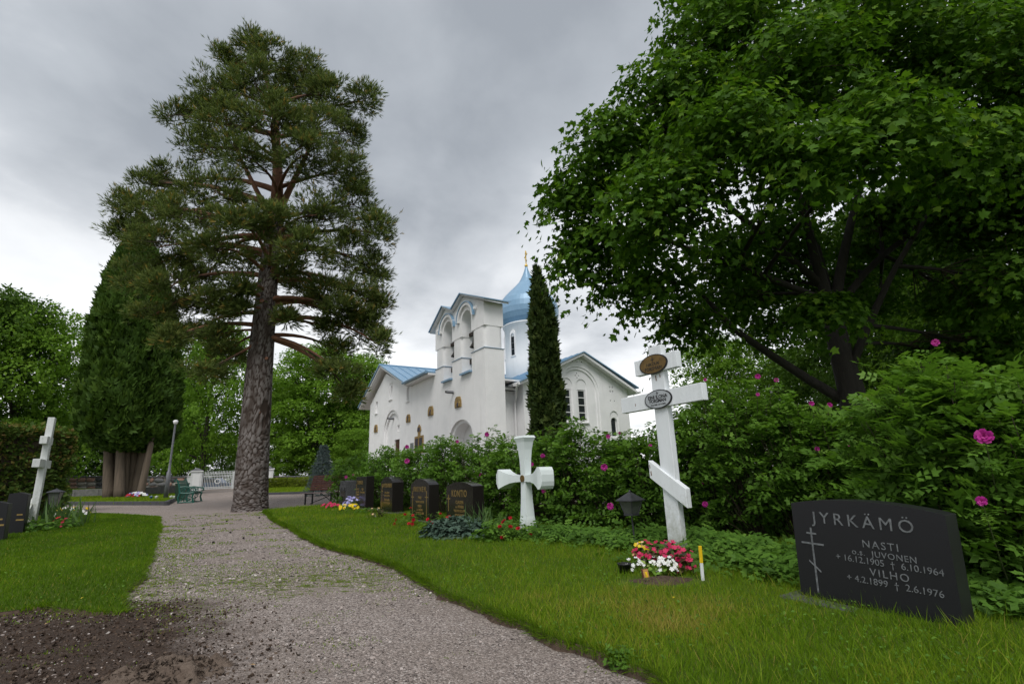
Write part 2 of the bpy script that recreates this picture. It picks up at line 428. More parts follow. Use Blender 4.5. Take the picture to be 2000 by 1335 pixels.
M['grass'] = leafmat('grass_blade', [(0, (.060, .120, .008)), (.35, (.105, .195, .010)), (.65, (.165, .260, .015)), (.85, (.25, .275, .030)), (1, (.33, .27, .07))], .36, .6, .06)
# ------------------------------------------------------------------ scattering helpers
def unit(v): return v / (np.linalg.norm(v, axis=-1, keepdims=True) + 1e-9)
def frames(nrm, rng=RNG, roll=None, up=None):
    """rotation matrices whose third column is nrm; up = wished direction of the second column"""
    nrm = unit(np.asarray(nrm, float)); n = len(nrm)
    a = unit(rng.normal(size=(n, 3))) if up is None else np.asarray(up, float)
    x = unit(np.cross(a, nrm)); y = np.cross(nrm, x)
    return np.stack([x, y, nrm], axis=2)
def scatter(tv, tf, pos, rot, scl):
    tv = np.asarray(tv, float); tf = np.asarray(tf, int)
    n, k = len(pos), len(tv)
    scl = np.asarray(scl, float)
    s = scl[:, None, None] if scl.ndim == 1 else scl[:, None, :]
    V = np.einsum('nij,nkj->nki', rot, tv[None] * s) + np.asarray(pos)[:, None, :]
    Fc = (tf[None] + (np.arange(n) * k)[:, None, None]).reshape(-1, tf.shape[1])
    return V.reshape(-1, 3), Fc
def cloud(name, tv, tf, pos, rot, scl, mat, var, parent=None, kind=None, smooth=False):
    V, Fc = scatter(tv, tf, pos, rot, scl)
    o = obj(name, npmesh(name, V, Fc, mat, smooth, np.repeat(var, len(tv))), parent)
    if kind: o['kind'] = kind
    return o
def tubes(paths, radii, sides=5):
    """many tapered tubes with the same point count, as arrays (n, k, 3), (n, k)"""
    P_ = np.asarray(paths, float); R_ = np.asarray(radii, float)
    n, k, _ = P_.shape
    d = np.empty_like(P_)
    d[:, 1:-1] = P_[:, 2:] - P_[:, :-2]; d[:, 0] = P_[:, 1] - P_[:, 0]; d[:, -1] = P_[:, -1] - P_[:, -2]
    d = unit(d)
    ref = np.where(np.abs(d[..., 2:3]) > .9, np.array([1., 0, 0]), np.array([0, 0, 1.]))
    u = unit(np.cross(d, ref)); w = np.cross(d, u)
    an = np.arange(sides) * 2 * PI / sides
    V = P_[:, :, None] + R_[:, :, None, None] * (np.cos(an)[:, None] * u[:, :, None] + np.sin(an)[:, None] * w[:, :, None])
    idx = np.arange(n * k * sides).reshape(n, k, sides)
    a = idx[:, :-1]; b = idx[:, 1:]
    Fc = np.stack([a, np.roll(a, -1, 2), np.roll(b, -1, 2), b], -1).reshape(-1, 4)
    return V.reshape(-1, 3), Fc
def merge(lst):
    Vs, Fs, b = [], [], 0
    for V, Fc in lst:
        Vs.append(V); Fs.append(np.asarray(Fc) + b); b += len(V)
    return np.concatenate(Vs), np.concatenate(Fs)
def bez(p0, p1, p2, k=6):
    t = np.linspace(0, 1, k)[:, None]
    return (1 - t) ** 2 * p0 + 2 * t * (1 - t) * p1 + t ** 2 * p2
# templates: local y = along the leaf, z = leaf normal
def lens(n=1, w=.28, fold=.06):
    return (np.array([[0, 0, 0], [w, .45, fold], [0, 1, -.08], [-w, .45, fold], [0, .5, -.02]]), np.array([[0, 1, 4], [1, 2, 4], [2, 3, 4], [3, 0, 4]]))
T_LEAF2 = (np.array([[0, 0, 0], [.33, .45, .05], [0, 1, -.06], [-.33, .45, .05]]), np.array([[0, 1, 2], [0, 2, 3]]))
T_LEAF = lens()
def t_maple():
    o = [(.14, -.06), (.50, .04), (.30, .24), (.62, .48), (.26, .56), (0, 1.0), (-.26, .56), (-.62, .48), (-.30, .24), (-.50, .04), (-.14, -.06)]
    V = [(x, y, .05 - .26 * abs(x) * (1 if y > .2 else .6) - .12 * max(0, y - .55)) for x, y in o]
    return np.array(V), np.array([tuple(t) for t in tessellate_polygon([[Vector((x, y, 0)) for x, y in o]])])
T_MAPLE = t_maple()
def t_compound(k=3, leaf=T_LEAF2, lw=1.0):
    """pinnate leaf: k pairs of leaflets and one at the tip, length 1"""
    V, Fs = [], []
    def put(x, y, ang, s):
        b = len(V); c, sn = math.cos(ang), math.sin(ang)
        for p in leaf[0]:
            q = np.array([p[0] * lw, p[1], p[2]]) * s
            V.append((x + c * q[0] + sn * q[1], y - sn * q[0] + c * q[1], q[2] - .16 * (y ** 2)))
        Fs.extend([tuple(i + b for i in f) for f in leaf[1]])
    for i in range(k):
        y = .22 + .48 * i / max(1, k - 1)
        put(.01, y, 1.05, .34 if k > 2 else .40); put(-.01, y, -1.05, .34 if k > 2 else .40)
    put(0, .70, 0, .36)
    b = len(V)
    V += [(-.008, 0, 0), (.008, 0, 0), (.006, .72, -.08), (-.006, .72, -.08)]
    Fs += [(b, b + 1, b + 2), (b, b + 2, b + 3)]
    return np.array(V), np.array(Fs)
T_ROSE = t_compound(3, T_LEAF, 1.0)
T_ROSE2 = t_compound(2, T_LEAF2, 1.15)
def t_clump(n=7, seed=1, spread=.55, lsz=.42):
    """a tuft of loose leaves used for far crowns"""
    r = np.random.default_rng(seed)
    pos = r.normal(size=(n, 3)) * spread * np.array([.6, .6, .28])
    nr = unit(r.normal(size=(n, 3)) * .7 + np.array([0, 0, 1.]))
    V, Fc = scatter(*T_LEAF2, pos, frames(nr, r), r.uniform(.7, 1.2, n) * lsz)
    return V, Fc
T_CLUMP = [t_clump(8, s_) for s_ in range(4)]
def t_shoot(n=7, seed=3):
    """pine shoot: needles in a brush about local z"""
    r = np.random.default_rng(seed); V, Fs = [], []
    for i in range(n):
        a = 2 * PI * i / n * 2.4; z0 = r.uniform(0, .6); t = r.uniform(.45, .8)
        d = np.array([math.cos(a) * t, math.sin(a) * t, .75]); d /= np.linalg.norm(d)
        b = np.array([0, 0, z0]); s_ = np.cross(d, (0, 0, 1)); s_ /= np.linalg.norm(s_)
        k = len(V)
        V += [b - s_ * .06, b + s_ * .06, b + d * r.uniform(.6, .85)]
        Fs.append((k, k + 1, k + 2))
    return np.array(V), np.array(Fs)
T_SHOOT = t_shoot()
def t_fan(seed=5):
    """flat scaly spray: five fingers in one plane, local y = up"""
    r = np.random.default_rng(seed); V, Fs = [], []
    for a, l in ((-.85, .65), (-.3, .95), (.28, 1.0), (.85, .65)):
        c, s_ = math.cos(a), math.sin(a); k = len(V); w = .155
        z = r.uniform(-.12, .12)
        V += [(0, 0, 0), (s_ * l * .55 + c * w, c * l * .55 - s_ * w, z), (s_ * l, c * l, z * 1.5), (s_ * l * .55 - c * w, c * l * .55 + s_ * w, z)]
        Fs += [(k, k + 1, k + 2), (k, k + 2, k + 3)]
    return np.array(V), np.array(Fs)
T_FAN = t_fan()
def t_rosette(rings=((.5, 7, .15), (.42, 6, .5), (.3, 5, .85), (.16, 4, 1.1)), seed=2):
    """double rose: rings of ruffled petals about local z"""
    r = np.random.default_rng(seed); V, Fs = [], []
    for R_, n, tilt in rings:
        for i in range(n):
            a = 2 * PI * (i + r.uniform(-.2, .2)) / n; w = PI / n * 1.25
            def pt(rr, da, up): return (math.cos(a + da) * rr, math.sin(a + da) * rr, up)
            u = math.sin(tilt) * R_ * .9; rr = R_ * max(.45, math.cos(tilt)); j = r.uniform(-.05, .05)
            k = len(V)
            V += [(0, 0, 0), pt(rr * .75, -w, u * .6 + j), pt(rr, -w * .45, u + .05), pt(rr * 1.02, w * .45, u - .02), pt(rr * .75, w, u * .6 - j)]
            Fs += [(k, k + 1, k + 2), (k, k + 2, k + 3), (k, k + 3, k + 4)]
    return np.array(V), np.array(Fs)
T_ROSETTE = t_rosette()
def t_blossom(n=5, cup=.15):
    V, Fs = [(0, 0, 0)], []
    for i in range(n):
        a = 2 * PI * i / n; w = PI / n * .95; k = len(V)
        V += [(math.cos(a - w) * .32, math.sin(a - w) * .32, cup * .3), (math.cos(a - w * .5) * .52, math.sin(a - w * .5) * .52, cup), (math.cos(a + w * .5) * .52, math.sin(a + w * .5) * .52, cup * .8), (math.cos(a + w) * .32, math.sin(a + w) * .32, cup * .3)]
        Fs += [(0, k, k + 1), (0, k + 1, k + 2), (0, k + 2, k + 3)]
    return np.array(V), np.array(Fs)
T_BLOSSOM = t_blossom()
def inpoly(P_, poly):
    x, y = P_[:, 0], P_[:, 1]; ins = np.zeros(len(P_), bool)
    j = len(poly) - 1
    for i in range(len(poly)):
        xi, yi = poly[i]; xj, yj = poly[j]
        c = ((yi > y) != (yj > y)) & (x < (xj - xi) * (y - yi) / (yj - yi + 1e-12) + xi)
        ins ^= c; j = i
    return ins
def gzv(y): return SLOPE * np.clip(y, -20, 60)
def vnoise(x, y, s=1.0, seed=0):
    """cheap smooth value noise, 0..1"""
    x = np.asarray(x) * s; y = np.asarray(y) * s
    xi, yi = np.floor(x).astype(int), np.floor(y).astype(int); fx, fy = x - xi, y - yi
    def h(a, b):
        n = (a * 374761393 + b * 668265263 + seed * 974711) & 0x7fffffff
        n = ((n ^ (n >> 13)) * 1274126177) & 0x7fffffff
        return (n ^ (n >> 16)) % 65536 / 65535.0
    sx, sy = fx * fx * (3 - 2 * fx), fy * fy * (3 - 2 * fy)
    return (h(xi, yi) * (1 - sx) + h(xi + 1, yi) * sx) * (1 - sy) + (h(xi, yi + 1) * (1 - sx) + h(xi + 1, yi + 1) * sx) * sy
def fbm(x, y, s=1.0, seed=0, o=3):
    r = 0; a = .5
    for i in range(o): r = r + a * vnoise(x, y, s * 2 ** i, seed + i); a *= .5
    return r / (1 - .5 ** o)

# ------------------------------------------------------------------ ground
def gmat_ground():
    m, t, b, o = newmat('rough_grass_ground')
    pos = t.nodes.new('ShaderNodeNewGeometry').outputs['Position']
    n = noise(t, .6, 6, .65, pos); r = ramp(t, [(.3, (.035, .075, .012)), (.7, (.07, .13, .02))])
    t.links.new(n.outputs['Fac'], r.inputs[0]); t.links.new(r.outputs[0], b.inputs['Base Color'])
    b.inputs['Roughness'].default_value = .9; b.inputs['Specular IOR Level'].default_value = .1
    n2 = noise(t, 30, 5, .7, pos); bp = t.nodes.new('ShaderNodeBump'); bp.inputs['Strength'].default_value = .8; bp.inputs['Distance'].default_value = .05
    t.links.new(n2.outputs['Fac'], bp.inputs['Height']); t.links.new(bp.outputs[0], b.inputs['Normal'])
    return m
M['ground'] = gmat_ground()
def gmat_gravel():
    m, t, b, o = newmat('crushed_granite_gravel')
    N = t.nodes.new; K = t.links.new
    pos = N('ShaderNodeNewGeometry').outputs['Position']
    v = N('ShaderNodeTexVoronoi'); v.inputs['Scale'].default_value = 90; K(pos, v.inputs['Vector'])
    hs = N('ShaderNodeSeparateXYZ'); K(v.outputs['Color'], hs.inputs[0])
    r = ramp(t, [(0, (.11, .093, .085)), (.3, (.205, .172, .156)), (.6, (.30, .250, .225)), (.85, (.385, .33, .30)), (1, (.52, .47, .44))])
    K(hs.outputs[0], r.inputs[0])
    n1 = noise(t, 1.1, 5, .6, pos); r1 = ramp(t, [(.42, (0, 0, 0)), (.66, (1, 1, 1))]); K(n1.outputs['Fac'], r1.inputs[0])
    mx = N('ShaderNodeMixRGB'); K(r1.outputs[0], mx.inputs[0]); K(r.outputs[0], mx.inputs[1])
    fine = noise(t, 160, 3, .6, pos); rf = ramp(t, [(.3, (.165, .132, .112)), (.7, (.29, .242, .21))]); K(fine.outputs['Fac'], rf.inputs[0])
    K(rf.outputs[0], mx.inputs[2])
    mfac = N('ShaderNodeMath'); mfac.operation = 'MULTIPLY'; mfac.inputs[1].default_value = .6; K(r1.outputs[0], mfac.inputs[0]); K(mfac.outputs[0], mx.inputs[0])
    # bare soil in the near left corner and moss along the left edge are stored per vertex
    a = N('ShaderNodeAttribute'); a.attribute_name = 'soil'
    ns = noise(t, 3.5, 6, .7, pos)
    ad = N('ShaderNodeMath'); ad.operation = 'ADD'; K(a.outputs['Fac'], ad.inputs[0]); K(ns.outputs['Fac'], ad.inputs[1])
    rs = ramp(t, [(.66, (0, 0, 0)), (1.0, (1, 1, 1))]); 
    hf = N('ShaderNodeMath'); hf.operation = 'MULTIPLY'; hf.inputs[1].default_value = .85; K(ad.outputs[0], hf.inputs[0]); K(hf.outputs[0], rs.inputs[0])
    rsc = ramp(t, [(.3, (.026, .017, .012)), (.55, (.058, .038, .027)), (.8, (.12, .082, .060))]); nsc = noise(t, 38, 6, .75, pos); K(nsc.outputs['Fac'], rsc.inputs[0])
    mx2 = N('ShaderNodeMixRGB'); K(rs.outputs[0], mx2.inputs[0]); K(mx.outputs[0], mx2.inputs[1]); K(rsc.outputs[0], mx2.inputs[2])
    a2 = N('ShaderNodeAttribute'); a2.attribute_name = 'moss'
    nm = noise(t, 5, 6, .75, pos, (1, 2.2, 1)); am = N('ShaderNodeMath'); am.operation = 'ADD'; K(a2.outputs['Fac'], am.inputs[0]); K(nm.outputs['Fac'], am.inputs[1])
    rm = ramp(t, [(.745, (0, 0, 0)), (.80, (1, 1, 1))]); K(am.outputs[0], rm.inputs[0])
    rmc = ramp(t, [(.35, (.06, .085, .010)), (.7, (.13, .16, .018))]); nmc = noise(t, 90, 4, .7, pos); K(nmc.outputs['Fac'], rmc.inputs[0])
    mx3 = N('ShaderNodeMixRGB'); K(rm.outputs[0], mx3.inputs[0]); K(mx2.outputs[0], mx3.inputs[1]); K(rmc.outputs[0], mx3.inputs[2])
    K(mx3.outputs[0], b.inputs['Base Color'])
    b.inputs['Roughness'].default_value = .9; b.inputs['Specular IOR Level'].default_value = .25
    bp = N('ShaderNodeBump'); bp.inputs['Strength'].default_value = .9; bp.inputs['Distance'].default_value = .012
    K(v.outputs['Distance'], bp.inputs['Height']); bp.invert = True
    bp2 = N('ShaderNodeBump'); bp2.inputs['Strength'].default_value = .6; bp2.inputs['Distance'].default_value = .03
    nb = noise(t, 24, 6, .75, pos); K(nb.outputs['Fac'], bp2.inputs['Height']); K(bp.outputs[0], bp2.inputs['Normal']); K(bp2.outputs[0], b.inputs['Normal'])
    return m
M['gravel'] = gmat_gravel()
M['soil'] = pmat('dark_loose_soil', (.050, .034, .025), (.10, .072, .054), 30, .95, .9, 45, spec=.1, world=True)
M['sandsoil'] = pmat('dry_sandy_soil', (.16, .125, .10), (.095, .07, .055), 18, .95, .9, 60, spec=.1)
M['turf'] = pmat('turf_under_grass', (.045, .075, .010), (.075, .11, .016), 8, .95, .6, 60, spec=.1, world=True)

def sheet(name, poly, lift, mat, step=1.0):
    """flat polygon laid on the slope"""
    tr = tessellate_polygon([[Vector((x, y, 0)) for x, y in poly]])
    me = bpy.data.meshes.new(name)
    me.from_pydata([(x, y, gz(x, y) + lift) for x, y in poly], [], [tuple(t) for t in tr])
    me.materials.append(mat)
    return obj(name, me)
# base ground, out to the horizon
ys = [-1500, -300, -60, -20, 0, 20, 40, 60, 120, 400, 1500]; xs = [-1500, -300, -80, -40, -20, 0, 20, 40, 80, 300, 1500]
V = [(x, y, gz(x, y) - .012) for y in ys for x in xs]
Fq = [(j * len(xs) + i, j * len(xs) + i + 1, (j + 1) * len(xs) + i + 1, (j + 1) * len(xs) + i) for j in range(len(ys) - 1) for i in range(len(xs) - 1)]
g_me = npmesh('ground', V, Fq, M['ground'])
tag(obj('ground', g_me), kind='structure')
# gravel: a fine grid near the camera, coarse behind, masks for soil and moss per vertex
def soilmask(x, y):
    # strongest in the near left corner, fades towards the middle of the path
    e1 = np.clip((-1.55 - x - .62 * (y - 3.2)) / 1.5, -.6, .6)
    e2 = np.clip((5.2 - y) / .7, -.6, .45)
    return np.clip(.38 + np.minimum(e1, e2), 0, .75)
def mossmask(x, y):
    ex = -3.35 - .62 * (y - 4.75)                       # left lawn edge
    d = x - ex
    near = np.exp(-(np.clip(d, 0, 9) / .9) ** 2) * (y > 4.4) * np.clip((13 - y) / 6, 0, 1)
    band = np.exp(-((y - 5.9) / 1.1) ** 2) * .75 * (d > 0) * (d < 3.2)
    return .06 + np.maximum(near * .17, band * .25) * np.clip((y - 4.3) / .8, 0, 1)
def gravel_mesh():
    lst = []
    for x0, x1, y0, y1, st in ((-6, 3, 1, 9, .05), (-34, -6, 1, 9, .5), (-34, 3, 9, 60, .5), (-34, 3, -8, 1, 1.0)):
        nx, ny = int(round((x1 - x0) / st)), int(round((y1 - y0) / st))
        X, Y = np.meshgrid(np.linspace(x0, x1, nx + 1), np.linspace(y0, y1, ny + 1))
        X, Y = X.ravel(), Y.ravel()
        amp = .012 if st < .1 else 0
        edge = np.clip(np.minimum(np.minimum(X - x0, x1 - X), np.minimum(Y - y0, y1 - Y)) / .3, 0, 1)
        Z = gzv(Y) + .004 + amp * edge * (fbm(X, Y, 1.6, 3) - .5 + .5 * (fbm(X, Y, 9, 8) - .5) * (.6 + 2.5 * soilmask(X, Y)))
        idx = np.arange((nx + 1) * (ny + 1)).reshape(ny + 1, nx + 1)
        Fc = np.stack([idx[:-1, :-1], idx[:-1, 1:], idx[1:, 1:], idx[1:, :-1]], -1).reshape(-1, 4)
        lst.append((np.stack([X, Y, Z], 1), Fc))
    V, Fc = merge(lst)
    me = npmesh('gravel_path', V, Fc, M['gravel'], True)
    for nm, fn in (('soil', soilmask), ('moss', mossmask)):
        a = me.attributes.new(nm, 'FLOAT', 'POINT'); a.data.foreach_set('value', fn(V[:, 0], V[:, 1]).astype(np.float32))
    return me
gravel = tag(obj('gravel_path', gravel_mesh()), kind='structure')
# loose stones on the path near the camera
def t_pebble(seed):
    r = np.random.default_rng(seed)
    V = np.array([(1, 0, 0), (-1, 0, 0), (0, 1, 0), (0, -1, 0), (0, 0, .8)], float) * r.uniform(.7, 1.15, (5, 1)) - np.array([0, 0, .25])
    return V, np.array([(0, 2, 4), (2, 1, 4), (1, 3, 4), (3, 0, 4)])
M['pebble'] = leafmat('granite_chips', [(0, (.075, .064, .060)), (.3, (.16, .135, .123)), (.6, (.26, .215, .195)), (.88, (.35, .30, .275)), (1, (.48, .44, .42))], 0, .8, .3)
def px_poly(pts): return [tuple(G(*p)[:2]) for p in pts]
def jag(poly, closed_to, amp=.03, step=.12, seed=1):
    """densify and roughen the first closed_to edges of a polygon"""
    r = np.random.default_rng(seed); out = []
    for i in range(len(poly)):
        a = np.array(poly[i]); b = np.array(poly[(i + 1) % len(poly)])
        if i < closed_to:
            n = max(1, int(np.linalg.norm(b - a) / step))
            for k in range(n):
                p = a + (b - a) * k / n
                q = p + (fbm(np.array([p[0]]), np.array([p[1]]), 1.3, seed)[0] - .5) * amp * 4 + r.normal(size=2) * amp * .35
                out.append((float(q[0]), float(q[1])))
        else: out.append(tuple(map(float, a)))
    return out
RL = px_poly([(516, 999), (535, 1015), (575, 1040), (640, 1073), (700, 1090), (770, 1112), (850, 1153), (910, 1181), (985, 1212), (1060, 1248), (1130, 1278), (1190, 1304), (1262, 1335)]) 
RL += [(.75, 2.35), (1.2, 1.2), (9, 1.0), (9, 7), (5.2, 9.2), (2.4, 11.0), (.5, 13.5), (-1.5, 16.5), (-4.2, 19.3)]
RL += px_poly([(655, 986), (600, 991), (560, 994)])
RLJ = jag(RL, 13, .03, .10, 4)
LL = px_poly([(130, 1004), (200, 1004), (265, 1007), (312, 1011), (308, 1040), (292, 1085), (270, 1135), (248, 1170), (234, 1203), (165, 1204), (95, 1188), (0, 1203)])
LL += [(-6.4, 4.55), (-13, 4.4), (-19, 9.5), (-16.5, 16)]
LLJ = jag(LL, 11, .025, .10, 9)
def lawn(name, poly, lift, label_soil):
    me_poly = sheet(name, poly, lift, M['turf'])
    tag(me_poly, kind='structure')
    n = len(poly); V = []; Fs = []
    for x, y in poly: V.append((x, y, gz(x, y) + lift - .003))
    cx = np.mean([p[0] for p in poly]); cyy = np.mean([p[1] for p in poly])
    for i, (x, y) in enumerate(poly):
        a = np.array(poly[i - 1]); b = np.array(poly[(i + 1) % n]); tt = b - a; nn = np.array([tt[1], -tt[0]]); nn /= np.linalg.norm(nn) + 1e-9
        if inpoly(np.array([[x + nn[0] * .01, y + nn[1] * .01]]), poly)[0]: nn = -nn
        w = random.uniform(.03, .09)
        V.append((x + nn[0] * w, y + nn[1] * w, gz(x, y) - .01))
    for i in range(n): j = (i + 1) % n; Fs.append((i, j, n + j, n + i))
    e = npmesh('soil_edge', V, Fs, M['soil'], True)
    obj('soil_edge', e, me_poly)
    return me_poly
lawn_r = lawn('lawn_right', RLJ, .055, '')
lawn_l = lawn('lawn_left', LLJ, .035, '')

# grass blades
T_BLADE = (np.array([[-.5, 0, 0], [.5, 0, 0], [.42, .03, .5], [-.42, .03, .5], [0, .22, 1.0]]), np.array([[0, 1, 2], [0, 2, 3], [3, 2, 4]]))
T_SLIVER = (np.array([[-.5, 0, 0], [.5, 0, 0], [0, .15, 1.0]]), np.array([[0, 1, 2]]))
def grass(name, poly, lift, n, hrange, label, yellow=None, seed=1, vbase=.42, dref=2.3, pw=1.5, bare=None):
    r = np.random.default_rng(seed)
    P_ = np.array(poly); lo, hi = P_.min(0), P_.max(0)
    pts = np.zeros((0, 2))
    while len(pts) < n:
        c = r.uniform(lo, hi, (n * 6, 2))
        d = np.hypot(c[:, 0], c[:, 1]); 
        q = CM @ np.stack([c[:, 0], c[:, 1], gzv(c[:, 1]) - CAM_H])      # keep what lies in or near the view
        vis = (q[2] > .3) & (np.abs(q[0] / np.maximum(q[2], .01)) < 1.4) & (q[1] / np.maximum(q[2], .01) < .95)
        keep = vis & (r.uniform(size=len(c)) < (dref / np.maximum(d, dref)) ** pw)
        c = c[keep]; c = c[inpoly(c, poly)]
        if bare is not None: c = c[~bare(c[:, 0], c[:, 1])]
        pts = np.concatenate([pts, c])
    pts = pts[:n]
    x, y = pts.T; d = np.hypot(x, y)
    z = gzv(y) + lift
    tuft = .6 * fbm(x, y, 2.2, seed) + .4 * fbm(x, y, .7, seed + 9); fine = fbm(x, y, 9, seed + 5)
    h = r.uniform(*hrange, n) * (.55 + .9 * tuft) * (.7 + .6 * fine)
    w = np.clip(.0032 * (d / 3.0) ** .8, .003, .02) * r.uniform(.7, 1.3, n)
    lean = unit(np.stack([r.normal(size=n) * .45, r.normal(size=n) * .45, np.ones(n)], 1))
    rot = frames(lean, r)
    scl = np.stack([w, h * r.uniform(.3, 1.6, n), h], 1)
    var = np.clip(vbase + .95 * (tuft - .5) + r.normal(size=n) * .15, 0, .80)
    dead = r.uniform(size=n) < .03; var[dead] = r.uniform(.85, 1, dead.sum())
    if yellow is not None:
        yv = yellow(x, y); var = np.clip(var + yv * r.uniform(.2, .8, n), 0, 1)
    pos = np.stack([x, y, z], 1); nr_ = d < 4.3                # near blades bend, far ones are single slivers
    Va, Fa = scatter(*T_BLADE, pos[nr_], rot[nr_], scl[nr_]); Vb, Fb = scatter(*T_SLIVER, pos[~nr_], rot[~nr_], scl[~nr_])
    Vm, Fm = merge([(Va, Fa), (Vb, Fb)])
    o = obj(name, npmesh(name, Vm, Fm, M['grass'], False, np.concatenate([np.repeat(var[nr_], 5), np.repeat(var[~nr_], 3)])))
    tag(o, label, 'grass', kind='stuff')
    return o
def dry(x, y):
    p = G(1300, 1215)
    e = np.exp(-(((x - p[0]) / .85) ** 2 + ((y - p[1]) / .75) ** 2))
    p2 = G(1100, 1190); e2 = .5 * np.exp(-(((x - p2[0]) / .6) ** 2 + ((y - p2[1]) / .5) ** 2))
    return (e + e2) * (.25 + 1.0 * fbm(x, y, 3.5, 77)) * .75
_fb = G(1296, 1148)
def bare_r(x, y):
    return ((x - _fb[0]) / .42) ** 2 + ((y - _fb[1]) / .22) ** 2 < 1 + .8 * (fbm(x, y, 8, 3) - .5)
grass('lawn_grass', RLJ, .05, 190000, (.032, .085), 'long green lawn grass right of the gravel path, yellowing near the crosses', dry, 21, bare=bare_r)
grass('lawn_grass', LLJ, .032, 105000, (.028, .062), 'short green lawn grass left of the gravel path', None, 22, .16, dref=4.5, pw=1.3)  # low base tone: the weaker light on this lawn put into the blade colour
# a fringe of longer grass hanging over the cut lawn edges
def fringe(poly, k0, k1, lift, n, seed, hr):
    r = np.random.default_rng(seed); P_ = np.array(poly)
    seg = r.integers(k0, k1, n); t = r.uniform(size=n)[:, None]
    p = P_[seg] * (1 - t) + P_[(seg + 1) % len(P_)] * t
    tg = unit(np.concatenate([P_[(seg + 1) % len(P_)] - P_[seg], np.zeros((n, 1))], 1)); out = np.stack([tg[:, 1], -tg[:, 0], np.zeros(n)], 1)
    test = inpoly(p + out[:, :2] * .05, poly); out[test] *= -1
    p = p + out[:, :2] * r.normal(size=(n, 1)) * .025
    d = np.hypot(p[:, 0], p[:, 1]); h = r.uniform(*hr, n) * (.4 + 1.2 * fbm(p[:, 0], p[:, 1], 2.0, seed))
    lean = unit(out * r.uniform(-.2, 1.1, (n, 1)) + r.normal(size=(n, 3)) * .3 + np.array([0, 0, .8]))
    w = np.clip(.0035 * (d / 3.0) ** .8, .003, .016) * r.uniform(.7, 1.3, n)
    pos = np.stack([p[:, 0], p[:, 1], gzv(p[:, 1]) + lift * r.uniform(.3, 1, n)], 1)
    return T_BLADE[0], T_BLADE[1], pos, frames(lean, r, up=out + 1e-3), np.stack([w, h * .9, h], 1), np.clip(.38 + r.normal(size=n) * .16, 0, .8)
nR = next(i for i, p in enumerate(RLJ) if abs(p[0] - .75) < 1e-6)
a_ = fringe(RLJ, 0, nR, .05, 20000, 31, (.04, .085))
tag(cloud('lawn_edge_grass', *a_[:5], M['grass'], a_[5]), 'ragged grass fringe along the cut edge of the right lawn', 'grass', kind='stuff')
a_ = fringe(LLJ, 0, len(LLJ) - 6, .03, 9000, 32, (.03, .06))
tag(cloud('lawn_edge_grass', *a_[:5], M['grass'], a_[5]), 'grass fringe along the edge of the left lawn', 'grass', kind='stuff')
def loose(n, seed):
    r = np.random.default_rng(seed)
    c = np.stack([r.uniform(-9, 2, n * 4), 2.2 + 14 * r.uniform(size=n * 4) ** 2.6], 1)
    c = c[~inpoly(c, RLJ) & ~inpoly(c, LLJ)]
    dens = fbm(c[:, 0], c[:, 1], 1.2, 5)
    c = c[(r.uniform(size=len(c)) < np.clip(dens * 1.6 - .25, .05, 1))][:n]
    so = soilmask(c[:, 0], c[:, 1])
    c = c[r.uniform(size=len(c)) > so * 1.15]
    m = len(c)
    pos = np.stack([c[:, 0], c[:, 1], gzv(c[:, 1]) + .006], 1)
    s = r.uniform(.003, .007, m) * r.choice([1, 1, 1, 1.5, 1.5, 2.3], m, p=[.3, .25, .2, .12, .10, .03])
    s *= np.clip(np.hypot(c[:, 0], c[:, 1]) / 3.2, .9, 2.0)
    nr = unit(r.normal(size=(m, 3)) * .35 + np.array([0, 0, 1.]))
    return pos, frames(nr, r), np.stack([s * r.uniform(.8, 1.5, m), s, s * .75], 1), r.uniform(0, 1, m) ** .9
p_, r_, s_, v_ = loose(52000, 41)
tag(cloud('gravel_stones', *t_pebble(1), p_, r_, s_, M['pebble'], v_), 'loose grey and pink gravel chips on the path', 'gravel', kind='stuff')
# soil crumbs in the bare corner
M['crumb'] = leafmat('soil_crumb', [(0, (.038, .026, .019)), (.6, (.080, .056, .042)), (.93, (.13, .098, .076)), (1, (.38, .36, .34))], 0, .95, .1)
n = 9000; r_ = np.random.default_rng(44)
c_ = np.stack([r_.uniform(-4.6, .6, n * 3), r_.uniform(2.3, 5.2, n * 3)], 1)
so = soilmask(c_[:, 0], c_[:, 1]); c_ = c_[(r_.uniform(size=len(c_)) < so * 1.5) & ~inpoly(c_, LLJ) & ~inpoly(c_, RLJ)][:n]
m_ = len(c_); s_ = r_.uniform(.003, .010, m_) * r_.choice([1, 1, 1, 1.8], m_)
tag(cloud('soil_crumbs', *t_pebble(5), np.stack([c_[:, 0], c_[:, 1], gzv(c_[:, 1]) + .008], 1), frames(r_.normal(size=(m_, 3)), r_), s_, M['crumb'], r_.uniform(0, 1, m_)), 'dark crumbly bare soil in the near left corner of the path', 'soil', kind='stuff')
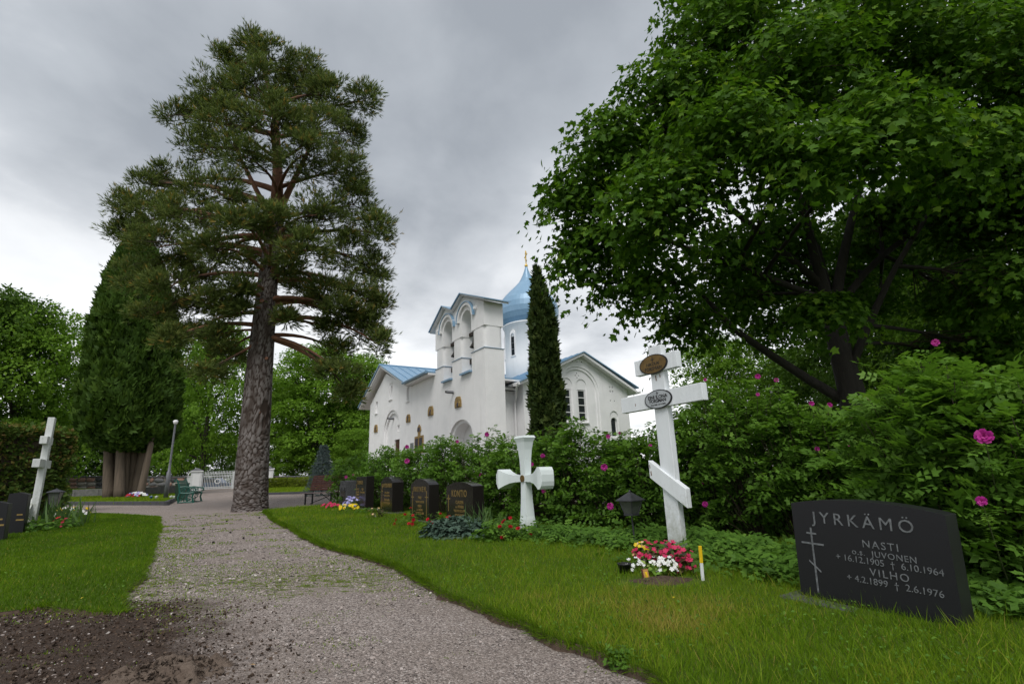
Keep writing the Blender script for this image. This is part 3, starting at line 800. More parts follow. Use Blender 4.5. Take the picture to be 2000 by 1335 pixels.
# little weeds and moss tufts growing through the gravel
n = 30000; r_ = np.random.default_rng(45)
c_ = np.stack([r_.uniform(-10.5, 1.2, n * 6), r_.uniform(2.8, 16.5, n * 6)], 1)
mk = mossmask(c_[:, 0], c_[:, 1]) + .42 * fbm(c_[:, 0], c_[:, 1] * 2.2, 2.6, 91, 4) + .1 * (fbm(c_[:, 0], c_[:, 1], .8, 15) - .5)
c_ = c_[(mk > .33) & ~inpoly(c_, RLJ) & ~inpoly(c_, LLJ) & (r_.uniform(size=len(c_)) < .8)][:n]
m_ = len(c_); d_ = np.hypot(c_[:, 0], c_[:, 1])
h_ = r_.uniform(.005, .022, m_) * (.8 + .05 * d_)
tag(cloud('path_weeds', *T_BLADE, np.stack([c_[:, 0], c_[:, 1], gzv(c_[:, 1]) + .004], 1), frames(unit(r_.normal(size=(m_, 3)) * .7 + np.array([0, 0, 1.])), r_), np.stack([np.clip(.0035 * d_ / 3, .004, .02), h_, h_], 1), M['grass'], r_.uniform(.3, .85, m_)), 'low moss and weeds growing through the gravel', 'weeds', kind='stuff')
# heap of dry sandy soil at the near edge
hp = G(322, 1322)
def heap():
    n = 90; V = []; Fs = []
    for j in range(n + 1):
        for i in range(n + 1):
            x = -.42 + .84 * i / n; y = -.42 + .84 * j / n
            rr = math.hypot(x / .40, y / .36)
            z = .085 * max(0, 1 - rr ** 1.5)
            x_, y_ = np.array([x + hp[0]]), np.array([y + hp[1]])
            z += (.13 * float(fbm(x_, y_, 8, 3, 5)[0] - .5) + .05 * float(fbm(x_, y_, 38, 9, 3)[0] - .5)) * min(1, z / .03) - .02
            V.append((x, y, z))
    for j in range(n):
        for i in range(n):
            a = j * (n + 1) + i; Fs.append((a, a + 1, a + n + 2, a + n + 1))
    return npmesh('soil_heap', V, Fs, M['sandsoil'], True)
sh_ = obj('soil_heap', heap(), loc=(hp[0], hp[1], gz(0, hp[1]))); tag(sh_, 'small heap of dry sandy soil at the near edge of the path', 'soil heap')

r_ = np.random.default_rng(46); m_ = 420; a_ = r_.uniform(0, 2 * PI, m_); k_ = r_.uniform(size=m_) ** .6
c_ = np.stack([np.cos(a_) * .40 * k_, np.sin(a_) * .36 * k_], 1)
z_ = .085 * np.clip(1 - np.hypot(c_[:, 0] / .40, c_[:, 1] / .36) ** 1.5, 0, 1)
o = cloud('clods', *t_pebble(7), np.stack([c_[:, 0], c_[:, 1], z_ - .012], 1), frames(r_.normal(size=(m_, 3)), r_), r_.uniform(.006, .022, m_), M['sandsoil'], r_.uniform(0, 1, m_), sh_, 'stuff')

# weeds in the lawn: clover and broad leaves in loose patches, a few tall seed stalks
def lawn_weeds(poly, n, seed, lift, label):
    r = np.random.default_rng(seed); P_ = np.array(poly); lo, hi = P_.min(0), P_.max(0)
    c = r.uniform(lo, hi, (n * 40, 2)); d = np.hypot(c[:, 0], c[:, 1]); c = c[(r.uniform(size=len(c)) < (2.5 / np.maximum(d, 2.5)) ** 1.6) & (fbm(c[:, 0], c[:, 1], 1.4, seed) > .55)]
    c = c[inpoly(c, poly)]; q = np.stack([c[:, 0], c[:, 1], gzv(c[:, 1])], 1); c = c[np.abs(((q - CPOS) @ CM.T)[:, 0]) < 1.1 * ((q - CPOS) @ CM.T)[:, 2]][:n]; m = len(c)
    pos = np.stack([c[:, 0], c[:, 1], gzv(c[:, 1]) + lift + r.uniform(.02, .06, m)], 1)
    tag(cloud('lawn_weeds', *T_LEAF2, pos, frames(unit(r.normal(size=(m, 3)) * .35 + np.array([0, -.1, 1.])), r), r.uniform(.012, .032, m), M['herb'], r.uniform(.2, 1, m)), label, 'weeds', kind='stuff')
lawn_weeds(RLJ, 3500, 71, .05, 'clover and small broad-leaved weeds in the right lawn')
lawn_weeds(LLJ, 2000, 72, .03, 'small broad-leaved weeds in the left lawn')
n = 2600; r_ = np.random.default_rng(73); P_ = np.array(RLJ)
c_ = np.stack([r_.uniform(-1, 3.6, n * 4), 2.4 + 5 * r_.uniform(size=n * 4) ** 1.5], 1); c_ = c_[inpoly(c_, RLJ)][:n]; m_ = len(c_); h_ = r_.uniform(.08, .17, m_)
tag(cloud('tall_grass', *T_BLADE, np.stack([c_[:, 0], c_[:, 1], gzv(c_[:, 1]) + .05], 1), frames(unit(np.stack([r_.normal(size=m_) * .5, r_.normal(size=m_) * .5, np.ones(m_)], 1)), r_), np.stack([np.full(m_, .0038), h_ * .8, h_], 1), M['grass'], np.clip(r_.normal(.55, .2, m_), 0, 1)), 'scattered taller blades in the near right lawn', 'grass', kind='stuff')
# ------------------------------------------------------------------ church (local X = along the south side, Y = along the west front, Z up)
CC = at(948, 760, 22)
_m = np.eye(4); _m[:3, 0], _m[:3, 1], _m[:3, 3] = D2, D1, (CC[0], CC[1], 0)
church = thing('church', 'white plastered church with blue metal roofs and onion dome behind the rose bushes', 'church', Matrix(_m.tolist()))
front = lambda a, z, d: (d, a, z)                    # west front, depth inward = +X
def southf(s0): return lambda a, z, d: (a, s0 + d, z)  # a south-facing wall at Y = s0
def arch(c, half, spring, bottom, n=14, rise=None):
    """opening outline: straight jambs and a round head"""
    rise = half if rise is None else rise
    pts = [(c - half, bottom), (c + half, bottom)]
    for i in range(n + 1):
        a = PI * i / n
        pts.append((c + half * math.cos(a), spring + rise * math.sin(a)))
    return pts
def rect(a0, a1, b0, b1): return [(a0, b0), (a1, b0), (a1, b1), (a0, b1)]
def panel(mb, outer, holes, fn, d0=0.0):
    """flat wall face at depth d0 with holes; each hole = (loop, depth, inner holes or None or 'open')"""
    loops = [outer] + [h[0] for h in holes]
    vs, es = [], []
    for l in loops:
        b = len(vs); vs += [Vector((u, v)) for u, v in l]; es += [(b + i, b + (i + 1) % len(l)) for i in range(len(l))]
    ov, _, of, *_r = delaunay_2d_cdt(vs, es, [], 0, 1e-6)
    ctr = np.array([[sum(ov[i][k] for i in f) / 3 for k in (0, 1)] for f in of]); ok = inpoly(ctr, outer)
    for h_ in holes: ok &= ~inpoly(ctr, h_[0])
    mb.add([fn(v[0], v[1], d0) for v in ov], [tuple(f) for f, k in zip(of, ok) if k])
    for loop, dep, inner in holes:
        n = len(loop)
        mb.add([fn(u, v, d0) for u, v in loop] + [fn(u, v, d0 + dep) for u, v in loop], [(i, (i + 1) % n, n + (i + 1) % n, n + i) for i in range(n)])
        if inner != 'open':
            panel(mb, loop, inner or [], fn, d0 + dep)
# --- west front: gabled wall and the plain wall joining it to the bell wall
mb = MB()
outer = [(5.452, -.6), (17.1, -.6), (17.1, 6.35), (13.73, 8.05), (9.4, 6.42), (5.452, 6.42)]
door_hole = (rect(10.92, 12.2, .55, 3.55), .14, None)
niche = (rect(11.36, 11.74, 4.02, 4.42), .12, None)
holes = [(arch(12.32, 1.55, 4.0, .5, 20, 1.42), .07, [(arch(12.32, 1.33, 4.0, .52, 20, 1.22), .10, [door_hole, niche])]),
         (rect(15.38, 15.86, 5.6, 6.42), .16, None),
         (rect(9.3, 9.72, 5.6, 6.44), .16, None),
         (rect(12.33, 12.95, 6.14, 7.2), .05, [(arch(12.62, .19, 6.9, 6.24, 8), .14, None)])]
panel(mb, outer, holes, front)
mb.box(.35, 9, 17.0, 17.098, -.6, 6.3)                # north wall return
mb.obj('west_wall', M['plaster'], church)
for (a0, a1, z) in ((15.33, 15.91, 5.6), (9.25, 9.77, 5.6), (12.28, 13.0, 6.14)):
    MB().box(-.06, .12, a0, a1, z - .05, z - .002).obj('sill', M['trim'], church)
# door with panels, handle
dr = MB().box(.25, .302, 10.93, 12.19, .56, 3.54).obj('door', M['door'], church)
for a0 in (11.02, 11.60):
    for z0, z1 in ((.75, 1.35), (1.45, 2.35), (2.45, 3.4)):
        MB().box(.228, .251, a0, a0 + .5, z0, z1, .02).obj('door_panel', M['door'], dr)
MB().box(.19, .229, 11.53, 11.57, 1.5, 1.75).obj('handle', M['brass'], dr)
# tile icons on the front
def icon(a0, a1, z0, z1, seed):
    r = random.Random(seed)
    lp = [(a0, z0), (a1, z0 + .02), (a1, z0 + (z1 - z0) * .55), (a1 - .08, z1 - .08), (a1 - .22, z1), (a0 + .12, z1 - .03), (a0 + .02, z0 + (z1 - z0) * .6)]
    o = MB().prism(lp, -.05, .01, front).obj('icon_panel', M['icon'], church)
    for k in range(3):
        a = a0 + .08 + k * (a1 - a0 - .16) / 3; h = r.uniform(.16, .34)
        MB().prism([(a, z0 + .05), (a + .14, z0 + .05), (a + .13, z0 + h), (a + .07, z0 + h + .07), (a + .01, z0 + h)], -.08, -.048, front).obj('relief', M['icondark'] if k == 1 else M['icon'], o)
icon(15.16, 15.9, 4.31, 4.84, 1); icon(9.0, 9.65, 4.33, 4.82, 2); icon(5.66, 6.34, 4.34, 4.86, 3); icon(2.34, 3.02, 4.34, 4.88, 4)
cx_ = 7.6
wc = MB().prism([(cx_ - .62, 2.5), (cx_ + .62, 2.5), (cx_ + .62, 3.42), (cx_ + .15, 3.42), (cx_ + .14, 3.6), (cx_ + .27, 3.72), (cx_ + .2, 3.9), (cx_, 4.05), (cx_ - .2, 3.9), (cx_ - .27, 3.72), (cx_ - .14, 3.6), (cx_ - .15, 3.42), (cx_ - .62, 3.42)], -.05, .01, front).obj('wall_cross_icon', M['icon'], church)
for a0, a1, z0, z1 in ((cx_ - .5, cx_ - .1, 2.6, 3.3), (cx_ + .1, cx_ + .5, 2.6, 3.3), (cx_ - .16, cx_ + .16, 3.66, 3.88)):
    MB().box(-.062, -.049, a0, a1, z0, z1).obj('relief', M['icondark'], wc)
MB().box(-.03, .01, 8.45, 8.95, 2.55, 3.12).obj('notice_plaque', M['silver'], church)
for a, z, x in ((3.2, 5.15, 0), (12.42, 4.9, .17)):
    lm = MB().tube([(x - .02, a, z), (x - .34, a + .12, z + .03)], .075, 10).obj('wall_lamp', M['pole'], church)
    MB().tube([(x - .34, a + .12, z + .03), (x - .40, a + .14, z + .035)], .06, 10).obj('lamp_lens', M['lglass'], lm)
# --- bell wall: solid base, square piers, round columns, gabled head with two arches
S0, S1, TH = 0.0, 5.45, 1.0
piers = [(0.0, 1.25), (2.28, 3.35), (4.40, 5.45)]
opens = [(1.25, 2.28), (3.35, 4.40)]
mb = MB()
o_ = [(0, -.6), (S1, -.6), (S1, 6.68), (4.40, 6.68), (4.40, 5.86), (3.35, 5.86), (3.35, 6.68), (2.28, 6.68), (2.28, 5.86), (1.25, 5.86), (1.25, 6.68), (0, 6.68)]
a2 = arch(2.47, 1.22, 2.9, .3, 18, .85)
tr_holes = [(a2, .12, [(arch(2.47, 1.02, 2.88, .32, 18, .72), .55, None)])]
panel(mb, o_, tr_holes, front)
back = lambda a, z, d: (TH - d, a, z)
panel(mb, o_, [], back)
n = len(o_)
mb.add([front(u, v, 0) for u, v in o_] + [front(u, v, TH) for u, v in o_], [(i, (i + 1) % n, n + (i + 1) % n, n + i) for i in range(n)])
bw = mb.obj('bell_wall', M['plaster'], church)
for a0, a1 in piers:                                   # round columns between ledges
    c, ra, rt = (a0 + a1) / 2, (a1 - a0) / 2 - .015, TH / 2 - .015
    ring = lambda z: [(TH / 2 + rt * math.copysign(abs(math.cos(t)) ** .38, math.cos(t)), c + ra * math.copysign(abs(math.sin(t)) ** .38, math.sin(t)), z) for t in np.linspace(0, 2 * PI, 37)[:-1]]
    MB().rings([ring(6.66), ring(7.75)], False).obj('column', M['plaster'], bw, True)
    # blue flashing on the ledge at the column foot, only the corners of the square show
    fl = MB(); fl.rings([[(-.03, a0 - .03, 6.683), (TH + .03, a0 - .03, 6.683), (TH + .03, a1 + .03, 6.683), (-.03, a1 + .03, 6.683)], [(-.03, a0 - .03, 6.70), (TH + .03, a0 - .03, 6.70), (TH + .03, a1 + .03, 6.70), (-.03, a1 + .03, 6.70)]])
    fl.obj('ledge_flashing', M['roof'], bw)
head = [(0, 7.73), (1.25, 7.73)]
def archpts(c, half, spring, n=14): return [(c + half * math.cos(a), spring + half * math.sin(a)) for a in np.linspace(0, PI, n + 1)]
hd = [(0, 7.73), (1.25, 7.73)] + archpts(1.765, .515, 8.42)[::-1] + [(2.28, 7.73), (3.35, 7.73)] + archpts(3.875, .525, 8.42)[::-1] + [(4.40, 7.73), (5.45, 7.73), (5.45, 8.98), (4.2, 9.72), (3.1, 9.22), (2.05, 9.72), (0, 8.86)]
MB().prism(hd, 0, TH, front).obj('bell_gable', M['plaster'], bw)
for c, h in ((1.765, .515), (3.875, .525)):            # hood mouldings with blue cover strip
    outer_ = archpts(c, .86, 8.46, 18); inn = archpts(c, .70, 8.46, 18)
    MB().prism(outer_ + inn[::-1], -.10, .003, front).obj('hood_moulding', M['plaster'], bw)
    o2 = archpts(c, .90, 8.44, 18); i2 = archpts(c, .863, 8.44, 18)
    MB().prism(o2 + i2[::-1], -.14, .003, front).obj('hood_flashing', M['roof'], bw)
for a0, a1 in opens:
    MB().box(-.14, .98, a0 - .02, a1 + .02, 5.80, 5.885).obj('sill_flashing', M['roof'], bw)
    c = (a0 + a1) / 2
    MB().box(.40, .55, a0 + .003, a1 - .003, 7.78, 7.93).obj('bell_beam', M['darkwood'], bw)
    MB().box(.42, .52, a0 + .003, a1 - .003, 6.40, 6.62).obj('bell_beam', M['darkwood'], bw)
    MB().lathe([(.03, 7.80), (.10, 7.76), (.15, 7.70), (.17, 7.5), (.21, 7.3), (.31, 7.14), (.33, 7.11), (.28, 7.11), (.12, 7.5)], 20, .47, c - .12).obj('bell', M['bell'], bw, True)
for a in (5.0, 3.08, .72):
    MB().box(-.14, .02, a - .05, a + .05, 8.66, 8.78).obj('spout', M['trim'], bw)
# bell gable roof: white boarding under blue sheets
rl = [(5.85, 8.78), (4.2, 9.74), (3.1, 9.24), (2.05, 9.74), (-.32, 8.76)]
up = lambda l, d: [(a, z + d) for a, z in l]
MB().prism(rl + up(rl, .09)[::-1], -.16, TH + .14, front).obj('eaves_board', M['trim'], bw)
for i in range(4):
    p, q = rl[i], rl[i + 1]
    lp = [(p[0], p[1] + .092), (q[0], q[1] + .092), (q[0], q[1] + .14), (p[0], p[1] + .14)]
    if i == 0: lp[0] = (p[0] + .06, p[1] + .055); lp[3] = (p[0] + .06, p[1] + .105)
    if i == 3: lp[1] = (q[0] - .06, q[1] + .07); lp[2] = (q[0] - .06, q[1] + .118)
    MB().prism(lp, -.24, TH + .22, front).obj('roof_sheet', M['roof'], bw)
# --- nave roof behind the gabled front: two slopes, each of separate standing-seam sheets
nave = MB()
soff = [(18.5, 6.22), (13.73, 8.42), (8.8, 6.36)]
nave.prism(soff + up(soff, .14)[::-1], -.42, 9.5, front)
nv = nave.obj('nave_roof', M['trim'], church)
def slope_sheets(parent, mk, n, w):
    """n sheets, mk(k) -> four corners; lifted seam on one side"""
    for k in range(n):
        c = [np.array(p, float) for p in mk(k)]
        nr = np.cross(c[1] - c[0], c[3] - c[0]); nr /= np.linalg.norm(nr)
        if nr[2] < 0: nr = -nr
        m_ = MB()
        m_.add(c + [p + nr * .02 for p in c], [(0, 1, 2, 3), (4, 5, 6, 7), (0, 1, 5, 4), (1, 2, 6, 5), (2, 3, 7, 6), (3, 0, 4, 7)])
        e = (c[1] - c[0]); e = e / np.linalg.norm(e) * .03
        q = [c[0] + nr * .021, c[0] + e + nr * .021, c[3] + e + nr * .021, c[3] + nr * .021]
        m_.add(q + [p + nr * .045 for p in q], [(0, 1, 2, 3), (4, 5, 6, 7), (0, 1, 5, 4), (1, 2, 6, 5), (2, 3, 7, 6), (3, 0, 4, 7)])
        m_.obj('roof_sheet', M['roof'], parent)
zt = lambda a: 8.575 + ((a - 13.73) * .418 if a < 13.73 else -(a - 13.73) * .4612)
def mkR(k, w=.62):
    t0 = -.5 + k * w; return [(t0, 8.72, zt(8.72)), (t0 + w - .004, 8.72, zt(8.72)), (t0 + w - .004, 13.728, zt(13.73)), (t0, 13.728, zt(13.73))]
def mkL(k, w=.62):
    t0 = -.5 + k * w; return [(t0, 18.58, zt(18.58)), (t0 + w - .004, 18.58, zt(18.58)), (t0 + w - .004, 13.732, zt(13.73)), (t0, 13.732, zt(13.73))]
slope_sheets(nv, mkR, 16, .62); slope_sheets(nv, mkL, 16, .62)
MB().tube([(-.5, 13.73, 8.62), (9.5, 13.73, 8.62)], .06, 8).obj('ridge_cap', M['roof'], nv)
# flat roofed link between gable and bell wall, with gutter and boarded soffit
lk = MB().box(-.42, 5.4, 5.46, 9.0, 6.425, 6.52).obj('link_roof', M['trim'], church)
MB().box(-.46, 5.4, 5.46, 9.05, 6.523, 6.60).obj('roof_sheet', M['roof'], lk)
MB().tube([(-.53, 5.47, 6.56), (-.53, 9.0, 6.55)], .075, 8).obj('gutter', M['roof'], lk)
# --- low side room in the corner, then the south arm with its gable
MB().box(1.003, 5.54, 6.5, 9.0, -.6, 6.02).obj('side_room_wall', M['plaster'], church)
sr = MB().prism([(6.2, 6.03), (9.0, 6.9), (9.0, 7.0), (6.2, 6.13)], 1.003, 5.5, front).obj('side_room_roof', M['trim'], church)
slope_sheets(sr, lambda k: [(1.003 + k * .56, 6.1, 6.11), (1.003 + k * .56 + .556, 6.1, 6.11), (1.003 + k * .56 + .556, 9.0, 7.01), (1.003 + k * .56, 9.0, 7.01)], 8, .56)
MB().tube([(1.0, 6.05, 6.10), (5.5, 6.05, 6.08)], .08, 8).obj('gutter', M['trim'], sr)
SG = 5.5; sf = southf(SG); RT = 9.93
mb = MB()
outer = [(5.54, -.6), (13.8, -.6), (13.8, 6.42), (RT, 8.35), (5.54, 6.42)]
wins = [(8.56, 9.14), (9.70, 10.30)]
ih = []
for a0, a1 in wins:
    c = (a0 + a1) / 2
    ih.append((arch(c, .43, 6.45, 4.2, 12, .48), .05, [(rect(a0 - .02, a1 + .02, 4.28, 6.24), .10, None)]))
cy_ = 7.15
def tri(x, z, s): return [(x - s, z - s * .8), (x + s, z - s * .8), (x, z + s * .8)]
for dx, dz in ((-.13, 0), (.13, 0), (0, .14), (0, -.14)): ih.append((tri(9.70 + dx, cy_ + dz, .06), .08, None))
big = (arch(9.70, 1.62, 6.1, .5, 24, 1.58), .05, [(arch(9.70, 1.44, 6.1, .52, 24, 1.40), .07, ih)])
holes = [big]
for dx in (-.36, 0, .36): holes.append((tri(9.7 + dx, 8.02 - .0 * dx, .07), .1, None))
for dx, dz in ((-.11, .16), (.11, .16), (-.11, -.12), (.11, -.12)): holes.append((rect(12.4 + dx - .06, 12.4 + dx + .06, 6.35 + dz - .07, 6.35 + dz + .07), .06, None))
for dx in (-.17, .17): holes.append((tri(12.42 + dx, 5.66, .06), .08, None))
holes.append((arch(12.46, .36, 4.62, 3.3, 10), .05, [(arch(12.46, .26, 4.3, 3.35, 10), .12, None)]))
panel(mb, outer, holes, sf)
mb.box(5.54, 5.64, SG + .002, 9.0, -.6, 6.45)          # west side of the arm
mb.box(13.70, 13.799, SG + .002, 9.0, -.6, 6.45)       # east side
mb.obj('south_wall', M['plaster'], church)
for a0, a1 in wins:
    w = MB()
    yb = SG + .262
    w.box(a0, a0 + .05, yb - .07, yb, 4.30, 6.22); w.box(a1 - .05, a1, yb - .07, yb, 4.30, 6.22)
    for z in (4.30, 4.78, 5.25, 5.72, 6.17): w.box(a0 + .05, a1 - .05, yb - .06, yb - .002, z, z + .05)
    wo = w.obj('window', M['trim'], church)
    for z in (4.35, 4.83, 5.30, 5.77):
        MB().box(a0 + .05, a1 - .05, yb - .03, yb - .02, z, z + .40).obj('pane', M['glass'], wo)
        MB().box(a1 - .16, a1 - .06, yb - .017, yb - .009, z, z + .40).obj('curtain', M['trim'], wo)
    MB().box(a0 - .12, a1 + .12, SG + .02, SG + .2, 4.13, 4.19).obj('sill', M['trim'], wo)
MB().box(12.26, 12.66, SG + .16, SG + .169, 3.4, 4.5).obj('pane', M['glass'], church)
sfl = [(14.32, 6.18), (RT, 8.37), (5.1, 6.18)]
sro = MB().prism(sfl + up(sfl, .16)[::-1], SG - .42, 13, lambda a, z, d: (a, d, z)).obj('south_arm_roof', M['trim'], church)
zs = lambda a: 8.545 - abs(a - RT) * .455
slope_sheets(sro, lambda k: [(4.98, SG - .5 + k * .6, zs(4.98)), (4.98, SG - .5 + k * .6 + .596, zs(4.98)), (RT - .002, SG - .5 + k * .6 + .596, zs(RT)), (RT - .002, SG - .5 + k * .6, zs(RT))], 13, .6)
slope_sheets(sro, lambda k: [(14.44, SG - .5 + k * .6, zs(14.44)), (14.44, SG - .5 + k * .6 + .596, zs(14.44)), (RT + .002, SG - .5 + k * .6 + .596, zs(RT)), (RT + .002, SG - .5 + k * .6, zs(RT))], 13, .6)
MB().tube([(4.95, SG - .5, 6.24), (4.95, 9, 6.24)], .09, 8).obj('gutter', M['trim'], sro)
MB().tube([(14.5, SG - .5, 6.24), (14.5, 9, 6.24)], .09, 8).obj('gutter', M['trim'], sro)
MB().tube([(4.95, SG - .2, 6.2), (4.95, SG - .2, 6.05), (5.35, SG + .5, 5.55), (5.42, SG + .75, 5.3), (5.42, SG + .75, .5)], .06, 8).obj('downpipe', M['trim'], church)
MB().tube([(14.5, SG + .1, 6.2), (14.5, SG + .1, 6.0), (13.95, SG + .25, 5.5), (13.9, SG + .3, .5)], .06, 8).obj('downpipe', M['trim'], church)
MB().box(4.83, 5.07, SG - .33, SG - .07, 6.1, 6.3).obj('rain_head', M['trim'], church)
# main cube under the drum and far arm so that no side is open
MB().box(.36, 13.6, 8.95, 16.95, -.6, 6.30).obj('nave_wall', M['plaster'], church)
# --- drum and onion dome
DT, DS = 10.45, 11.9
rdr = 1.88
drum = MB()
SEGW = 48
drum.rings([[(DT + r * math.cos(2 * PI * j / SEGW), DS + r * math.sin(2 * PI * j / SEGW), z) for j in range(SEGW)] for r, z in ((rdr + .03, 6.4), (rdr, 9.3), (rdr, 11.84), (rdr + .06, 11.88), (rdr + .06, 11.96), (rdr + .12, 12.0), (rdr + .12, 12.09))])
dm = drum.obj('drum', M['plaster'], church, True)
for k in range(8):
    a = math.atan2(-1, 0) + (k + .15) * PI / 4 - .62
    u = np.array([math.cos(a), math.sin(a)]); v = np.array([-u[1], u[0]])
    fn = lambda p, z, d, u=u, v=v: (DT + u[0] * (rdr - .03 - d) + v[0] * p, DS + u[1] * (rdr - .03 - d) + v[1] * p, z)
    ou = arch(0, .22, 11.25, 9.55, 10); inn = arch(0, .16, 11.1, 9.6, 10)
    m_ = MB(); panel(m_, arch(0, .23, 11.27, 9.52, 10), [(inn, .0, 'open')], fn, -.075)
    n = len(ou); oo = arch(0, .23, 11.27, 9.52, 10)
    m_.add([fn(p, z, -.075) for p, z in oo] + [fn(p, z, .05) for p, z in oo], [(i, (i + 1) % n, n + (i + 1) % n, n + i) for i in range(n)])
    wo = m_.obj('drum_window', M['trim'], dm)
    for z0, z1 in ((9.62, 10.06), (10.09, 10.53), (10.56, 11.0)):
        MB().prism(rect(-.155, .155, z0, z1), -.055, -.045, fn).obj('pane', M['bluegl'] if k in (0, 4) else M['glass'], wo)
# onion: rows of lapped sheets
prof = [(1.97, 12.06), (2.17, 12.42), (2.31, 12.82), (2.35, 13.22), (2.29, 13.65), (2.10, 14.08), (1.78, 14.5), (1.40, 14.9), (1.01, 15.29), (.68, 15.65), (.47, 16.0), (.31, 16.35), (.18, 16.7), (.08, 17.05)]
core = MB().lathe([(r - .016, z) for r, z in prof] + [(.0, 17.08)], 32, DT, DS)
dome = core.obj('onion_dome', M['roof'], church, True)
for i in range(len(prof) - 1):
    r0, z0 = prof[i]; r1, z1 = prof[i + 1]
    nseg = 26 if r0 > 1.2 else (16 if r0 > .5 else 8)
    off = .5 * (i % 2)
    for k in range(nseg):
        a0 = 2 * PI * (k + off) / nseg; a1 = 2 * PI * (k + 1 + off) / nseg - .004 / max(r0, .2)
        m_ = MB(); pts = []
        for rr, z, lift in ((r0, z0, .004), (r1, z1 + .012, .0)):
            for t in (0, .5, 1):
                a = a0 + (a1 - a0) * t
                pts.append((DT + (rr + lift) * math.cos(a), DS + (rr + lift) * math.sin(a), z))
        for rr, z, lift in ((r0, z0, -.01), (r1, z1 + .02, -.02)):
            for t in (0, .5, 1):
                a = a0 + (a1 - a0) * t
                pts.append((DT + (rr + lift) * math.cos(a), DS + (rr + lift) * math.sin(a), z))
        m_.add(pts, [(0, 1, 4, 3), (1, 2, 5, 4), (0, 6, 7, 1), (1, 7, 8, 2), (0, 3, 9, 6), (2, 8, 11, 5)])
        m_.obj('dome_plate', M['roof'], dome)
MB().lathe([(.05, 17.0), (.11, 17.06), (.14, 17.14), (.11, 17.22), (.04, 17.27), (.03, 17.3)], 14, DT, DS).obj('finial_ball', M['gold'], dome, True)
fc = MB()
dirx = np.array([.35, .94])                             # arms lie along the west front
def bar(p0, p1, w): fc.tube([p0, p1], w, 6)
fc.tube([(DT, DS, 17.25), (DT, DS, 18.42)], .045, 6)
for z, l, dz in ((18.22, .18, 0), (18.0, .42, 0), (17.62, .22, .12)):
    fc.tube([(DT - dirx[0] * l, DS - dirx[1] * l, z - dz), (DT + dirx[0] * l, DS + dirx[1] * l, z + dz)], .045, 6)
fc.obj('gilded_cross', M['gold'], dome)
# ------------------------------------------------------------------ graves
def text_mesh(body, size, mat, extrude=.002, spacing=1.0, bold=0.0, align='CENTER', yscale=1.0):
    cu = bpy.data.curves.new('lettering', 'FONT')
    cu.body = body; cu.size = size; cu.extrude = extrude; cu.align_x = align; cu.space_character = spacing; cu.offset = bold; cu.resolution_u = 3
    o = bpy.data.objects.new('lettering', cu); COL.objects.link(o)
    bpy.context.view_layer.update()
    me = bpy.data.meshes.new_from_object(o.evaluated_get(bpy.context.evaluated_depsgraph_get()))
    bpy.data.objects.remove(o); bpy.data.curves.remove(cu)
    me.materials.clear(); me.materials.append(mat)
    if yscale != 1: me.transform(Matrix.Diagonal((1, yscale, 1, 1)))
    return me
RX90 = Matrix.Rotation(PI / 2, 4, 'X')
def write(parent, body, x, z, size, mat, y=-.003, **k):
    return obj('lettering', text_mesh(body, size, mat, **k), parent, mw=Matrix.Translation((x, y, z)) @ RX90)
ROW = -D1                                               # along a grave front, towards the camera
fr_ = lambda a, z, d: (a, d, z)
def top_flat(w, h): return [(0, 0), (w, 0), (w, h), (0, h)]
def top_arc(w, h, sh, n=12, shoulder=0.0):
    pts = [(0, 0), (w, 0), (w, h - sh)]
    for i in range(n + 1):
        t = i / n; x = (w - shoulder) - (w - 2 * shoulder) * t
        pts.append((x, h - sh + sh * math.sin(PI * t) ** .8))
    return pts + [(0, h - sh)]
def bevel_obj(o, w=.008, seg=2):
    fix_normals(o.data)
    m_ = o.modifiers.new('bevel', 'BEVEL'); m_.width = w; m_.segments = seg; m_.limit_method = 'ANGLE'; m_.angle_limit = Rd(40)
    return o
def gravestone(label, p, w, h, d, loop, mat, base=None, tilt=0, xdir=None, group='gravestones'):
    t = thing('gravestone', label, 'gravestone', frame(p, ROW if xdir is None else xdir) @ Matrix.Rotation(tilt, 4, 'Y'), group=group)
    bevel_obj(MB().prism(loop, 0, d, fr_).obj('stone', mat, t))
    if base:
        bevel_obj(MB().box(-base[0], w + base[0], -base[1], d + base[1], -.15, base[2]).obj('plinth', M['base'], t), .012)
    return t
def ortho_cross(parent, x, z0, z1, w, mat, lw=.010, slant=True, small=True):
    h = z1 - z0; m_ = MB()
    m_.box(x - lw / 2, x + lw / 2, -.0045, .001, z0, z1)
    m_.box(x - w / 2, x + w / 2, -.0042, .0012, z1 - h * .25 - lw / 2, z1 - h * .25 + lw / 2)
    if small: m_.box(x - w * .22, x + w * .22, -.0042, .0012, z1 - h * .09 - lw / 2, z1 - h * .09 + lw / 2)
    if slant:
        c = z0 + h * .40; k = w * .24; s_ = k * .85
        m_.prism([(x - k, c + s_ + lw / 2), (x - k, c + s_ - lw / 2), (x + k, c - s_ - lw / 2), (x + k, c - s_ + lw / 2)], -.0042, .0012, fr_)
    return m_.obj('engraved_cross', mat, parent)
